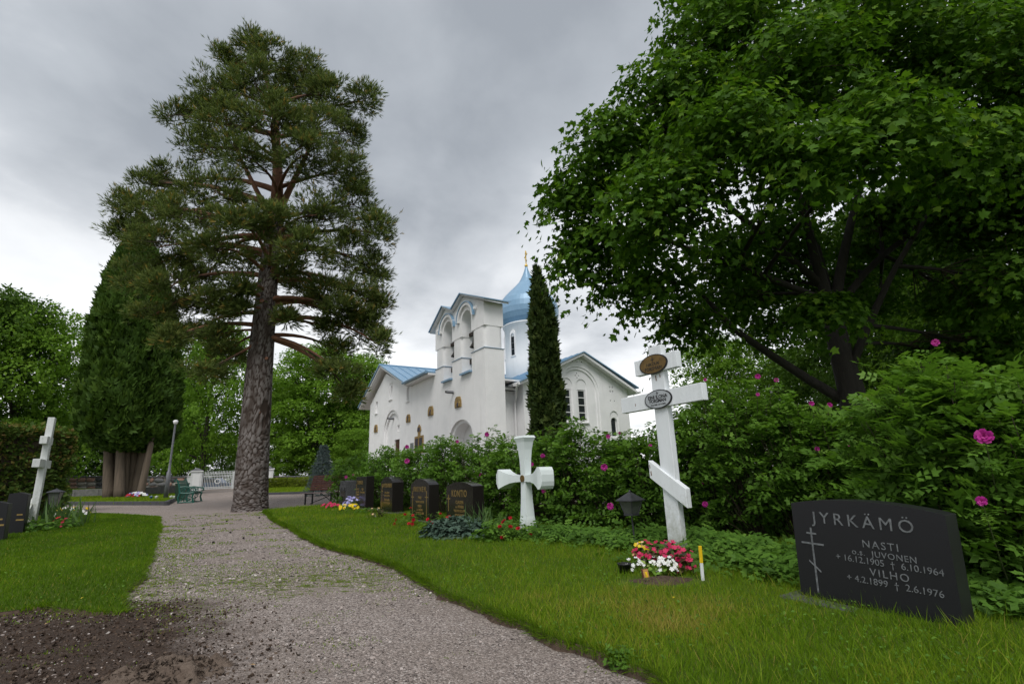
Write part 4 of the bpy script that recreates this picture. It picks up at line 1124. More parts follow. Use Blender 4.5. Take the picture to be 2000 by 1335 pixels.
# large black stone in the right foreground
p = G(1568, 1180); p = np.array([p[0], p[1], gz(0, p[1]) + .03])
gs = gravestone('large black gravestone with silver-grey lettering in the right foreground', p, 1.0, .75, .17, top_arc(1.0, .765, .05, 14), M['granite'], (.10, .15, .04), Rd(3.0))
tx = dict(extrude=.0015)
write(gs, 'JYRKÄMÖ', .49, .585, .118, M['greytext'], spacing=1.42, **tx)
write(gs, 'NASTI', .60, .455, .070, M['greytext'], spacing=1.25, **tx)
write(gs, 'o.s.  JUVONEN', .61, .398, .056, M['greytext'], spacing=1.12, **tx)
write(gs, '+ 16.12.1905  †  6.10.1964', .62, .345, .060, M['greytext'], spacing=1.0, **tx)
write(gs, 'VILHO', .63, .272, .070, M['greytext'], spacing=1.25, **tx)
write(gs, '+ 4.2.1899  †  2.6.1976', .64, .215, .060, M['greytext'], spacing=1.02, **tx)
ortho_cross(gs, .135, .085, .545, .165, M['greytext'], .012)
# four gilt stones in the row, then the rough grey one
def row_stone(px, w, h, d, loop, label, lines, crosses, size):
    q = G(*px); q = np.array([q[0], q[1], gz(0, q[1]) + .04])
    t = gravestone(label, q, w, h, d, loop, M['granite2'], (.04, .05, .03))
    for body, x, z, s_, sp in lines: write(t, body, x, z, s_, M['goldtext'], spacing=sp, extrude=.001, bold=.0008, yscale=1.15)
    for x, z0, z1, ww in crosses: ortho_cross(t, x, z0, z1, ww, M['goldtext'], .016, False, False)
    return t
row_stone((872, 1031), 1.12, .80, .22, top_arc(1.12, .81, .075, 14, .04), 'black gravestone lettered KONTIO in gold, nearest of the row', [('KONTIO', .56, .545, .150, 1.15), ('CLAUDIA', .58, .42, .072, 1.1), ('o.s. IIVONEN', .58, .345, .060, 1.0), ('*18.8.1910 †12.3.1995', .58, .275, .054, 1.0), ('JOHANNES', .58, .185, .072, 1.1), ('*1.9.1907 †12.5.1980', .58, .115, .054, 1.0)], [(.10, .28, .58, .15)], 1)
row_stone((801, 1019), 1.05, .86, .22, top_arc(1.05, .87, .13, 14, .0), 'black gravestone lettered INKINEN with a golden cross on each side', [('INKINEN', .52, .60, .135, 1.45), ('PAULI', .55, .455, .068, 1.1), ('*15.8.1913 †10.9.1998', .55, .375, .052, 1.0), ('MERJA', .55, .285, .068, 1.1), ('o.s. TURUNEN', .55, .215, .052, 1.0), ('*2.7.1917 †25.6.2008', .55, .15, .052, 1.0)], [(.13, .10, .62, .15), (.92, .12, .62, .17)], 1)
row_stone((742, 1003), .95, .90, .30, top_arc(.95, .91, .15, 14, .0), 'black arched gravestone lettered RAATIKAINEN with one golden cross', [('RAATIKAINEN', .50, .64, .125, 1.0), ('Aarne Ilmari', .54, .48, .075, 1.0), ('*5.9.1921 †9.10.1976', .54, .41, .052, 1.0), ('Helvi Annikki', .54, .30, .075, 1.0), ('*17.1.1928 †10.3.2004', .54, .23, .052, 1.0)], [(.13, .10, .70, .15)], 1)
row_stone((693, 995), 1.08, .92, .24, top_flat(1.08, .92), 'black flat-topped gravestone lettered TAUMALA behind the lavender pansies', [('TAUMALA', .44, .70, .135, 1.05), ('AINO', .26, .53, .07, 1.0), ('*1910 †1989', .26, .45, .055, 1.0), ('HILMA', .26, .37, .07, 1.0), ('*1935 †2001', .26, .29, .055, 1.0), ('VEIJO', .74, .53, .07, 1.0), ('*8.7.1908 †5.9.1966', .74, .45, .055, 1.0)], [(.08, .1, .72, .12)], 1)
q = G(662, 988); q = np.array([q[0], q[1], gz(0, q[1]) + .03])
t = gravestone('rough grey gravestone with a carved relief beside the wooden bench', q, .95, .80, .3, [(0, 0), (.95, 0), (.96, .78), (.7, .81), (.3, .79), (0, .80)], M['greystone'])
rl_ = MB(); rr = random.Random(4)
for i in range(11):
    x = .08 + i * .075; rl_.box(x, x + .055, -.035, .003, .52 + rr.uniform(-.05, .06), .62 + rr.uniform(.0, .12), .012)
rl_.obj('relief', M['greystone'], t)
MB().box(.2, .78, -.012, .003, .05, .47).obj('name_plate', M['granite2'], t)
# stones at the left edge
for (px, w, h, lab) in (((-4, 1047), .40, .92, 'dark mossy gravestone with faint gilt marks beside the weathered cross'), ((-52, 1062), .42, .78, 'dark gravestone cut off by the left edge of the picture')):
    q = G(*px); q = np.array([q[0], q[1], gz(0, q[1])])
    t = gravestone(lab, q, w, h, .26, [(0, 0), (w, 0), (w - .03, h - .05), (w * .55, h), (.04, h - .03)], M['granite'], xdir=(.86, .5))
    for k, (z, ww) in enumerate(((.42, .16), (.31, .22))): MB().box(w * .6, w * .6 + ww * .6, -.004, .001, z, z + .03).obj('gilt_mark', M['goldtext'], t)

# ------------------------------------------------------------------ crosses
p = G(1322, 1092); p = np.array([p[0], p[1], gz(0, p[1]) - .05])
bc = thing('grave_cross', 'tall white painted Orthodox cross with two oval name plates above the flowers', 'cross', frame(p, ROW), group='white grave crosses')
bevel_obj(MB().box(-.105, .105, 0, .085, 0, 2.58).obj('post', M['whitepaint'], bc), .006)
bevel_obj(MB().box(-.35, .35, -.022, .065, 2.245, 2.445).obj('upper_arm', M['whitepaint'], bc), .006)
bevel_obj(MB().box(-.66, .66, -.022, .065, 1.80, 2.0).obj('main_arm', M['whitepaint'], bc), .006)
def slab(cx, cz, hl, hh, ang, y0, y1):
    c, s_ = math.cos(ang), math.sin(ang)
    # ends cut plumb
    return MB().prism([(cx - hl, cz + hl * math.tan(-ang) * -1 * -1 + hh), (cx - hl, cz + hl * math.tan(-ang) * -1 * -1 - hh), (cx + hl, cz - hl * math.tan(-ang) * -1 * -1 - hh), (cx + hl, cz - hl * math.tan(-ang) * -1 * -1 + hh)], y0, y1, fr_)
foot = MB().prism([(-.265, 1.175), (-.265, .965), (.265, .62), (.265, .835)], -.03, .05, fr_)
bevel_obj(foot.obj('slanted_foot_bar', M['whitepaint'], bc), .006)
def oval(parent, cx, cz, rx, rz, mat, rim, y=-.026):
    n = 28
    lp = [(cx + rx * math.cos(2 * PI * i / n), cz + rz * math.sin(2 * PI * i / n)) for i in range(n)]
    o = MB().prism([(cx + (a - cx) * 1.09, cz + (b - cz) * 1.12) for a, b in lp], y - .006, y + .004, fr_).obj('name_plate', rim, parent)
    MB().prism(lp, y - .010, y - .0065, fr_).obj('plate_face', mat, o)
    return o
op = oval(bc, -.02, 2.345, .215, .112, M['brass'], M['iron'])
write(op, 'NIKOLAI', -.02, 2.330, .056, M['black'], y=-.038, extrude=.001)
write(op, 'FORSMAN', -.02, 2.270, .062, M['black'], y=-.038, extrude=.001)
MB().box(-.045, .005, -.039, -.0365, 2.40, 2.408).box(-.024, -.016, -.0392, -.0362, 2.375, 2.44).obj('small_cross', M['black'], op)
op = oval(bc, .0, 1.90, .205, .105, M['silver'], M['iron'])
write(op, 'EINI ILONA', .0, 1.908, .062, M['black'], y=-.038, extrude=.001, bold=.001)
write(op, 'FORSMAN', .0, 1.862, .060, M['black'], y=-.038, extrude=.001, bold=.001)
write(op, '23.6.1928  19.12.2008', .0, 1.825, .027, M['black'], y=-.038, extrude=.001)
MB().box(-.018, .018, -.039, -.0365, 1.972, 1.978).box(-.004, .004, -.0392, -.0362, 1.955, 1.995).obj('small_cross', M['black'], op)
for x, z, w_, h_ in ((.16, 2.27, .012, .06), (-.03, 2.13, .016, .08), (.04, 2.16, .012, .05), (-.24, .985, .014, .06), (-.25, 1.07, .010, .05), (-.40, 1.86, .008, .04)):
    y0 = -.0235 if abs(x) > .105 or z > 2.2 else -.0015
    if z < 1.2: y0 = -.0315
    MB().prism([(x, z), (x + w_, z + .01), (x + w_ * .8, z + h_), (x - w_ * .1, z + h_ * .9)], y0, y0 + .002, fr_).obj('rust_streak', M['rust'], bc)
# flared white metal cross
p = G(1032, 1052); p = np.array([p[0], p[1], gz(0, p[1]) - .02])
fcx = thing('grave_cross', 'flared white metal cross with a small brass disc, left of the lantern', 'cross', frame(p, ROW), group='white grave crosses')
def sect(w, d, z): return [(-w, -d, z), (w, -d, z), (w, d, z), (-w, d, z)]
m_ = MB().rings([sect(w / 2, d / 2, z) for w, d, z in ((.40, .26, 0), (.35, .235, .05), (.24, .185, .18), (.175, .15, .36), (.145, .13, .60), (.125, .115, .9), (.13, .12, 1.05), (.145, .13, 1.22), (.18, .15, 1.38), (.235, .18, 1.50), (.29, .21, 1.55), (.31, .225, 1.565), (.27, .20, 1.60))])
m_.obj('post', M['whitemetal'], fcx)
def asect(a, h, d): return [(a, -d, .93 - h), (a, d, .93 - h), (a, d, .93 + h), (a, -d, .93 + h)]
ar = [(-.78, .0, .10), (-.765, .07, .11), (-.70, .145, .12), (-.68, .16, .122), (-.56, .115, .10), (-.40, .072, .08), (-.25, .055, .07), (-.1, .05, .065), (.1, .05, .065), (.22, .055, .07), (.34, .08, .085), (.44, .125, .11), (.50, .165, .122), (.55, .16, .122), (.585, .115, .12), (.60, .05, .115)]
MB().rings([asect(*q) for q in ar]).obj('arms', M['whitemetal'], fcx)
MB().prism([(.055 * math.cos(t), .93 + .055 * math.sin(t)) for t in np.linspace(0, 2 * PI, 19)[:-1]], -.080, -.063, fr_).obj('brass_disc', M['brass'], fcx)
# weathered cross at the left edge, seen almost edge-on
p = G(60, 1034); p = np.array([p[0], p[1], gz(0, p[1]) - .05])
lc = thing('grave_cross', 'weathered white wooden Orthodox cross seen edge-on at the left hedge', 'cross', frame(p, ROW), group='white grave crosses')
bevel_obj(MB().box(-.10, .10, -.07, .07, 0, 2.78).obj('post', M['oldpaint'], lc), .008)
bevel_obj(MB().box(-.34, .34, -.10, .045, 2.10, 2.29).obj('upper_arm', M['oldpaint'], lc), .008)
bevel_obj(MB().box(-.62, .62, -.10, .045, 1.52, 1.72).obj('main_arm', M['oldpaint'], lc), .008)
bevel_obj(MB().prism([(-.5, 1.02), (-.5, .82), (.5, .22), (.5, .42)], -.115, -.04, fr_).obj('slanted_foot_bar', M['oldpaint'], lc), .008)

# ------------------------------------------------------------------ lanterns, stake, icon card
def lantern(label, p, post, w, hb, roof, rot):
    t = thing('grave_lantern', label, 'lantern', Matrix.Translation(p) @ Matrix.Rotation(rot, 4, 'Z'), group='grave lanterns')
    MB().tube([(.02, 0, -.05), (.008, 0, post * .5), (0, 0, post)], .011, 6).obj('stand', M['lantern'], t)
    wb, wt = w * .22, w * .38
    z0, z1 = post, post + hb
    MB().box(-wb - .01, wb + .01, -wb - .01, wb + .01, z0 - .015, z0 + .008).obj('floor_plate', M['lantern'], t)
    for sx in (-1, 1):
        for sy in (-1, 1):
            MB().tube([(sx * wb, sy * wb, z0), (sx * wt, sy * wt, z1)], .009, 4).obj('corner_bar', M['lantern'], t)
    for k in range(4):
        c, s_ = math.cos(k * PI / 2), math.sin(k * PI / 2)
        R_ = lambda x, y: (c * x - s_ * y, s_ * x + c * y)
        a, b, c_, d = R_(-wb * .9, -wb), R_(wb * .9, -wb), R_(wt * .92, -wt), R_(-wt * .92, -wt)
        MB().add([(*a, z0 + .01), (*b, z0 + .01), (*c_, z1 - .005), (*d, z1 - .005)], [(0, 1, 2, 3)]).obj('pane', M['lglass'], t)
    e = w / 2
    rf = MB().rings([[(-e, -e, z1), (e, -e, z1), (e, e, z1), (-e, e, z1)], [(-e, -e, z1 + .012), (e, -e, z1 + .012), (e, e, z1 + .012), (-e, e, z1 + .012)], [(-.012, -.012, z1 + roof)] + [(.012, -.012, z1 + roof), (.012, .012, z1 + roof), (-.012, .012, z1 + roof)]]).obj('hood', M['lantern'], t)
    MB().lathe([(.008, z1 + roof - .01), (.014, z1 + roof + .01), (.004, z1 + roof + .03)], 8).obj('knob', M['lantern'], rf)
    return t
p = G(1240, 1076); lantern('dark lantern with pyramid hood on a thin stand left of the tall cross', (p[0], p[1], gz(0, p[1])), .45, .27, .165, .11, Rd(38))
p = G(99, 1018); lantern('dark lantern on a stand among the flowers by the weathered cross', (p[0], p[1], gz(0, p[1])), .42, .36, .40, .10, Rd(20))
p = G(1374, 1146)
t = thing('marker_stake', 'thin stake painted yellow above and white below, beside the flower bed', 'stake', Matrix.Translation((p[0], p[1], gz(0, p[1]))) @ Matrix.Rotation(Rd(2), 4, 'Y') @ Matrix.Rotation(Rd(20), 4, 'Z'))
MB().box(-.013, .013, -.009, .009, -.02, .20, .002).obj('white_part', M['white'], t)
MB().box(-.0133, .0133, -.0093, .0093, .201, .345, .002).obj('yellow_part', M['yellow'], t)
p = G(1264, 1143)
t = thing('candle_card', 'small brown and gold picture card standing in the grass before the flowers', 'card', Matrix.Translation((p[0], p[1], gz(0, p[1]) + .05)) @ Matrix.Rotation(Rd(25), 4, 'Z') @ Matrix.Rotation(Rd(-14), 4, 'X'))
MB().box(-.034, .034, -.012, .012, -.02, .095, .004).obj('card_body', M['slat'], t)
MB().box(-.028, .028, -.0145, -.0125, -.01, .088).obj('card_face', M['terracotta'], t)
MB().box(-.012, .012, -.016, -.0148, .01, .066, .003).obj('card_figure', M['yellow'], t)

# ------------------------------------------------------------------ benches, bin, poles
p = G(596, 986)
wb_ = thing('park_bench', 'brown slatted wooden bench with black iron legs beside the grey gravestone', 'bench', frame((p[0] - .25, p[1] + .1, gz(0, p[1])), (.93, -.36)))
for i in range(4):
    y0 = .02 + i * .11
    MB().box(-.05, 1.50, y0, y0 + .095, .40, .435, .006).obj('seat_slat', M['slatgrey'] if i == 0 else M['slat'], wb_)
for i in range(7):
    z0 = .50 + i * .078; y0 = .46 + i * .028
    MB().box(.0, 1.46, y0, y0 + .03, z0, z0 + .066, .006).obj('back_slat', M['slat'], wb_)
for x in (.16, 1.32):
    MB().box(x, x + .045, .06, .10, .0, .398).obj('leg', M['iron'], wb_)
    MB().box(x, x + .045, .42, .46, .0, .398).obj('leg', M['iron'], wb_)
    MB().tube([(x + .02, .04, .385), (x + .02, .45, .39), (x + .02, .50, .55), (x + .02, .655, 1.03)], .022, 6).obj('bracket', M['iron'], wb_)
MB().tube([(.2, .3, .03), (1.3, .3, .37)], .014, 6).obj('brace', M['iron'], wb_)
MB().tube([(1.3, .3, .03), (.75, .3, .37)], .012, 6).obj('brace', M['iron'], wb_)
p = G(345, 983)
gb = thing('garden_bench', 'green garden bench with ornate cast-iron end by the kerb', 'bench', frame((p[0], p[1], gz(0, p[1])), (.95, .31)))
def scroll(pts, r=.028): return MB().tube(pts, r, 6)
def spiral(cx, cz, r0, r1, a0, a1, n=14): return [(cx + (r0 + (r1 - r0) * i / n) * math.cos(a0 + (a1 - a0) * i / n), 0, cz + (r0 + (r1 - r0) * i / n) * math.sin(a0 + (a1 - a0) * i / n)) for i in range(n + 1)]
for yo in (0, 1.45):
    e_ = MB()
    e_.tube([(.06, yo, .0), (.02, yo, .25), (.08, yo, .45), (.02, yo, .75), (-.08, yo, 1.0)], [.04, .035, .045, .04, .03], 6)
    e_.tube([(-.08, yo, 1.0), (-.14, yo, 1.08), (-.20, yo, 1.02), (-.16, yo, .95)], .03, 6)
    e_.tube([(.08, yo, .45), (.35, yo, .42), (.62, yo, .45)], .045, 6)
    e_.tube([(.62, yo, .45), (.58, yo, .25), (.66, yo, .0)], [.045, .035, .045], 6)
    e_.tube([(.03, yo, .70), (.25, yo, .72), (.5, yo, .68), (.66, yo, .64), (.70, yo, .54), (.60, yo, .50)], .036, 6)
    for cx_, cz_, r_ in ((.22, .57, .09), (.42, .56, .08), (.22, .30, .10), (.42, .28, .10), (.33, .12, .09), (.14, .12, .06)):
        e_.tube([(x, yo, z) for x, _, z in spiral(cx_, cz_, r_, r_ * .25, 0.6, 0.6 + 8.0)], .020, 5)
    e_.tube([(.06, yo, .02), (.3, yo, .05), (.66, yo, .02)], .03, 5)
    e_.obj('cast_end', M['greeniron'], gb)
for i in range(5): MB().box(.10 + i * .10, .18 + i * .10, .02, 1.43, .47, .50, .005).obj('seat_slat', M['greeniron'], gb)
for i in range(4): MB().box(.0 - i * .022, .03 - i * .022, .02, 1.43, .58 + i * .11, .67 + i * .11, .005).obj('back_slat', M['greeniron'], gb)
p = at(354, 966, 27.2)
tb = thing('waste_bin', 'dark green waste bin behind the green garden bench', 'bin', Matrix.Translation((p[0], p[1], gz(0, p[1]))) @ Matrix.Rotation(.3, 4, 'Z'))
MB().rings([[(-.20, -.20, 0), (.20, -.20, 0), (.20, .20, 0), (-.20, .20, 0)], [(-.25, -.25, .78), (.25, -.25, .78), (.25, .25, .78), (-.25, .25, .78)]]).obj('bin_body', M['binmat'], tb)
MB().box(-.28, .28, -.28, .28, .785, .86, .03).obj('lid', M['binmat'], tb)
p = G(323, 975)
lp = thing('lamp_post', 'slim grey lamp post beside the multi-stemmed thuja', 'lamp post', Matrix.Translation((p[0], p[1], gz(0, p[1]))))
MB().lathe([(.11, 0), (.11, 1.45), (.075, 1.5), (.055, 2.0), (.05, 4.05), (.05, 4.1)], 12).obj('pole', M['pole'], lp, True)
MB().lathe([(.05, 4.08), (.09, 4.10), (.11, 4.18), (.13, 4.26), (.07, 4.31), (.02, 4.32)], 14).obj('lamp_head', M['trim'], lp, True)
for i, dx in enumerate((-.95, -.6, .35, .6)):
    q = G(323 + dx * 30, 976)
    t = thing('memorial_cup', ('blue', 'white', 'white', 'pale')[i] + ' memorial candle cup at the foot of the lamp post, ' + ('leftmost', 'second from left', 'third from left', 'rightmost')[i], 'cup', Matrix.Translation((q[0], q[1], gz(0, q[1]) + .05)), group='cups by the lamp post')
    MB().lathe([(.06, 0), (.08, .14), (.085, .16), (.06, .16)], 10).obj('cup_body', M['carblue'] if i == 0 else M['white'], t, True)
    MB().lathe([(.012, .05), (.012, .20)], 6).obj('candle', M['white'], t)
p = at(459, 930, 55)
fp = thing('street_lamp', 'tall white street lamp with curved arm beyond the gate', 'street lamp', Matrix.Translation((p[0], p[1], .9)))
hh = at(459, 812, 55)[2] - .9
MB().tube([(0, 0, 0), (0, 0, hh - .6), (.08, 0, hh - .15), (.35, 0, hh)], [.11, .08, .07, .06], 10).obj('pole', M['trim'], fp, True)
MB().box(.3, .9, -.12, .12, hh - .05, hh + .07, .03).obj('lamp_head', M['trim'], fp)

# ------------------------------------------------------------------ gate, pillars, stone walls
GA = at(391.5, 957.5, 47.0); GB = at(512, 951.5, 49.5)
gd = (GB - GA); glen = float(np.hypot(gd[0], gd[1])); gdir = gd / np.linalg.norm(gd[:2])
def fr3(loc, d):
    m = frame(loc, d); return m
gt = thing('entrance_gate', 'white iron double gate with ring ornaments across the path', 'gate', frame(GA, gd))
sl = gd[2] / glen
nb = int(glen / .125)
bar_me = MB().box(-.018, .018, -.014, .014, .06, 1.52).rings([[(-.03, -.02, 1.52), (.03, -.02, 1.52), (.03, .02, 1.52), (-.03, .02, 1.52)], [(-.004, -.004, 1.66), (.004, -.004, 1.66), (.004, .004, 1.66), (-.004, .004, 1.66)]]).mesh('bar', M['white'])
for i in range(nb):
    x = .1 + i * (glen - .2) / (nb - 1)
    obj('bar', bar_me, gt, loc=(x, 0, sl * x))
hl = glen / 2
for x0, x1 in ((.05, hl - .03), (hl + .03, glen - .05)):
    for z in (.10, .22, 1.18, 1.40): MB().add([(x0, -.025, z + sl * x0), (x1, -.025, z + sl * x1), (x1, .025, z + sl * x1), (x0, .025, z + sl * x0), (x0, -.025, z + .05 + sl * x0), (x1, -.025, z + .05 + sl * x1), (x1, .025, z + .05 + sl * x1), (x0, .025, z + .05 + sl * x0)], [(0, 1, 2, 3), (4, 5, 6, 7), (0, 1, 5, 4), (1, 2, 6, 5), (2, 3, 7, 6), (3, 0, 4, 7)]).obj('rail', M['white'], gt)
    for x in (x0, x1): MB().box(x - .04, x + .04, -.035, .035, .02 + sl * x, 1.55 + sl * x).obj('gate_post', M['white'], gt)
    c = (x0 + x1) / 2
    lo = [(c + .24 * math.cos(t), sl * c + .75 + .24 * math.sin(t)) for t in np.linspace(0, 2 * PI, 25)]; li = [(c + .16 * math.cos(t), sl * c + .75 + .16 * math.sin(t)) for t in np.linspace(0, 2 * PI, 25)]
    MB().prism(lo + li[::-1], -.04, .04, fr_).obj('ring', M['white'], gt)
def pillar(label, loc, w, h):
    t = thing('gate_pillar', label, 'pillar', frame(loc, gd), group='gate pillars')
    MB().box(-w / 2, w / 2, -w / 2, w / 2, -.3, h - .22).obj('shaft', M['wallpaint'], t)
    MB().box(-w / 2 + .16, w / 2 - .16, -w / 2 - .015, -w / 2 + .003, .25, h - .42).obj('raised_panel', M['trim'], t)
    MB().box(-w / 2 - .06, w / 2 + .06, -w / 2 - .06, w / 2 + .06, h - .22, h - .12).obj('cornice', M['trim'], t)
    e = w / 2 + .07
    MB().rings([[(-e, -e, h - .12), (e, -e, h - .12), (e, e, h - .12), (-e, e, h - .12)], [(-.04, -.04, h + .12), (.04, -.04, h + .12), (.04, .04, h + .12), (-.04, .04, h + .12)]]).obj('cap', M['slate'], t)
pillar('white gate pillar with grey cap left of the gate', at(380.5, 958, 47.0), .86, 1.85)
pillar('white gate pillar right of the gate, hidden mostly behind the pine', at(521, 952, 49.7), .86, 1.85)
q = at(366.5, 957.5, 47.2)
t = thing('wall_pier', 'low white pier between the gate pillar and the stone wall', 'pier', frame(q, gd))
MB().box(-.25, .22, -.28, .28, -.3, 1.18).obj('shaft', M['wallpaint'], t)
MB().box(-.29, .24, -.31, .31, 1.18, 1.25).obj('cap', M['wallpaint'], t)
# field-stone walls: mortar core, each stone its own piece, cap slabs
def stone_wall(label, A, B, h, seed, cols):
    d = B - A; ln = float(np.hypot(d[0], d[1])); t = thing('stone_wall', label, 'stone wall', frame(A, d), group='field stone walls')
    s_ = d[2] / ln; r = random.Random(seed)
    def shear(pts): return [(x, y, z + s_ * x) for x, y, z in pts]
    c = MB().box(0, ln, .02, .48, -.5, h - .09); c.v = shear(c.v); c.obj('mortar_core', M['mortar'], t)
    mats = [M['stoneA'], M['stoneB'], M['stoneC'], M['stoneD']]
    protos = []
    for k in range(12):
        rr = random.Random(seed * 31 + k); n = rr.choice((6, 7, 8))
        lo = []
        for i in range(n):
            a = 2 * PI * (i + rr.uniform(-.25, .25)) / n; e = rr.uniform(.86, 1.08)
            lo.append((math.copysign(abs(math.cos(a)) ** .6, math.cos(a)) * .5 * e, math.copysign(abs(math.sin(a)) ** .6, math.sin(a)) * .5 * e))
        m_ = MB().rings([[(x, .05, z) for x, z in lo], [(x, -.02, z) for x, z in lo], [(x * .75, -.055, z * .72) for x, z in lo]])
        protos.append(m_.mesh('stone', mats[rr.choice((0, 0, 1, 1, 2, 2, 3))], True))
    z = .0; 
    while z < h - .12:
        rh = r.uniform(.24, .40); rh = min(rh, h - .10 - z); x = -.0
        while x < ln - .1:
            w = min(r.uniform(.30, .85), ln - x)
            o = obj('stone', protos[r.randrange(12)], t)
            o.location = (x + w / 2, .0, z + rh / 2 + s_ * (x + w / 2)); o.scale = (w * .97 * r.choice((1, -1)), 1, rh * .96)
            x += w
        z += rh
        if rh < .1: break
    x = 0
    while x < ln:
        w = min(r.uniform(1.2, 2.0), ln - x)
        c = MB().box(x + .006, x + w - .006, -.06, .56, h - .09, h, .02); c.v = shear(c.v); c.obj('cap_slab', M['slate'], t)
        x += w
stone_wall('long field-stone wall of pink and grey stones behind the thuja', at(96, 955.5, 44), at(361.5, 955.5, 46.8), 1.12, 3, 30)
stone_wall('field-stone wall behind the clipped hedges, right of the gate', at(531, 951.5, 50), at(640, 953, 47), 1.05, 5, 20)
# kerbed plot of the thuja, retaining edge and the raised lawn in front of the wall
P1, P2, P3, P4 = at(100, 958, 37), at(362, 957.5, 37.5), at(372, 954.5, 46.7), at(60, 954.5, 44)
V = [P1, P2, P3, P4]
tl = obj('lawn_terrace', npmesh('lawn_terrace', V, [[0, 1, 2, 3]], M['turf'])); tag(tl, kind='structure')
KP = [G(60, 986), G(326, 986.5), G(342, 979), at(362, 968, 37.5), at(100, 970, 37)]
pl_ = npmesh('lawn_plot', [(p[0], p[1], gz(0, p[1]) + .06) for p in KP[:3]] + [(P2[0], P2[1], gz(0, P2[1]) + .06), (P1[0], P1[1], gz(0, P1[1]) + .06)], [[0, 1, 2, 3, 4]], M['turf'])
tag(obj('lawn_plot', pl_), kind='structure')
def flatgrass(name, quad, n, label, seed, hr=(.05, .11)):
    r = np.random.default_rng(seed); q = [np.array(p, float) for p in quad]
    u, v = r.uniform(size=(2, n, 1))
    p = (q[0] * (1 - u) + q[1] * u) * (1 - v) + (q[3] * (1 - u) + q[2] * u) * v
    h = r.uniform(*hr, n)
    tag(cloud(name, *T_BLADE, p, frames(unit(np.stack([r.normal(size=n) * .4, r.normal(size=n) * .4, np.ones(n)], 1)), r), np.stack([np.full(n, .035), h, h], 1), M['grass'], r.uniform(.4, .85, n)), label, 'grass', kind='stuff')
flatgrass('terrace_grass', V, 9000, 'bright grass strip in front of the field-stone wall', 61)
_z = lambda p, dz: np.array([p[0], p[1], gz(0, p[1]) + dz])
flatgrass('plot_grass', [_z(KP[0], .06), _z(KP[1], .06), _z(P2, .06), _z(P1, .06)], 14000, 'grass on the kerbed plot under the thuja', 62)
def kerb_run(label, A, B, h, w, step, mat, name='kerb', cat='kerb'):
    d = B - A; ln = float(np.hypot(d[0], d[1])); t = thing(name, label, cat, frame(A, d)); s_ = d[2] / ln; x = 0
    while x < ln - .05:
        k = min(step, ln - x); m_ = MB().box(x + .006, x + k - .006, 0, w, -.2, h, .012); m_.v = [(a, b, c + s_ * a) for a, b, c in m_.v]
        m_.obj('kerb_stone', mat, t); x += k
kerb_run('dark stone kerb along the front of the thuja plot', _z(KP[0], 0), _z(KP[1], 0), .17, .13, 1.0, M['base'])
kerb_run('dark stone kerb at the corner of the thuja plot beside the green bench', _z(KP[1], 0), _z(KP[2], 0), .168, .13, 1.0, M['base'])
kerb_run('low weathered concrete retaining edge behind the thuja', _z(P1, 0), _z(P2, 0), float(P1[2] - gz(0, P1[1])) + .03, .14, 1.6, M['concrete'], 'retaining_edge', 'retaining wall')
# lawn strip with kerb below the clipped hedges
H1 = [G(517, 966), G(600, 964), at(640, 955, 46), at(520, 955, 46)]
tag(obj('lawn_far', npmesh('lawn_far', [_z(H1[0], .05), _z(H1[1], .05), _z(H1[2], .05), _z(H1[3], .05)], [[0, 1, 2, 3]], M['turf'])), kind='structure')
flatgrass('far_lawn_grass', [_z(H1[0], .05), _z(H1[1], .05), _z(H1[2], .05), _z(H1[3], .05)], 7000, 'grass strip below the clipped hedges', 63)
kerb_run('low kerb along the grass strip below the clipped hedges', _z(H1[0], 0), _z(H1[1], 0), .13, .12, 1.0, M['base'])
# parked car beyond the gate
p = at(416, 950, 60)
car = thing('parked_car', 'blue car parked beyond the white gate', 'car', frame((p[0], p[1], p[2] - .45), (1, .1)))
body = [(-2.1, .25), (2.1, .25), (2.15, .55), (2.05, .78), (1.2, .88), (.55, 1.38), (-1.0, 1.42), (-1.75, .95), (-2.12, .85)]
bo = bevel_obj(MB().prism(body, -.85, .85, fr_).obj('body', M['carblue'], car), .05, 3)
MB().prism([(-.95, .95), (.95, .92), (.5, 1.30), (-.9, 1.34)], -.862, .862, fr_).obj('side_window', M['glass'], car)
for x in (-1.35, 1.35):
    for y in (-.80, .80):
        wh = MB().prism([(x + .33 * math.cos(t), .30 + .33 * math.sin(t)) for t in np.linspace(0, 2 * PI, 21)[:-1]], y - .1, y + .1, fr_).obj('wheel', M['tyre'], car)
        MB().prism([(x + .2 * math.cos(t), .30 + .2 * math.sin(t)) for t in np.linspace(0, 2 * PI, 15)[:-1]], y - .108, y + .108, fr_).obj('rim', M['pole'], wh)
MB().box(2.0, 2.16, -.82, -.45, .6, .75, .02).obj('tail_lamp', M['red'], car); MB().box(2.0, 2.16, .45, .82, .6, .75, .02).obj('tail_lamp', M['red'], car)
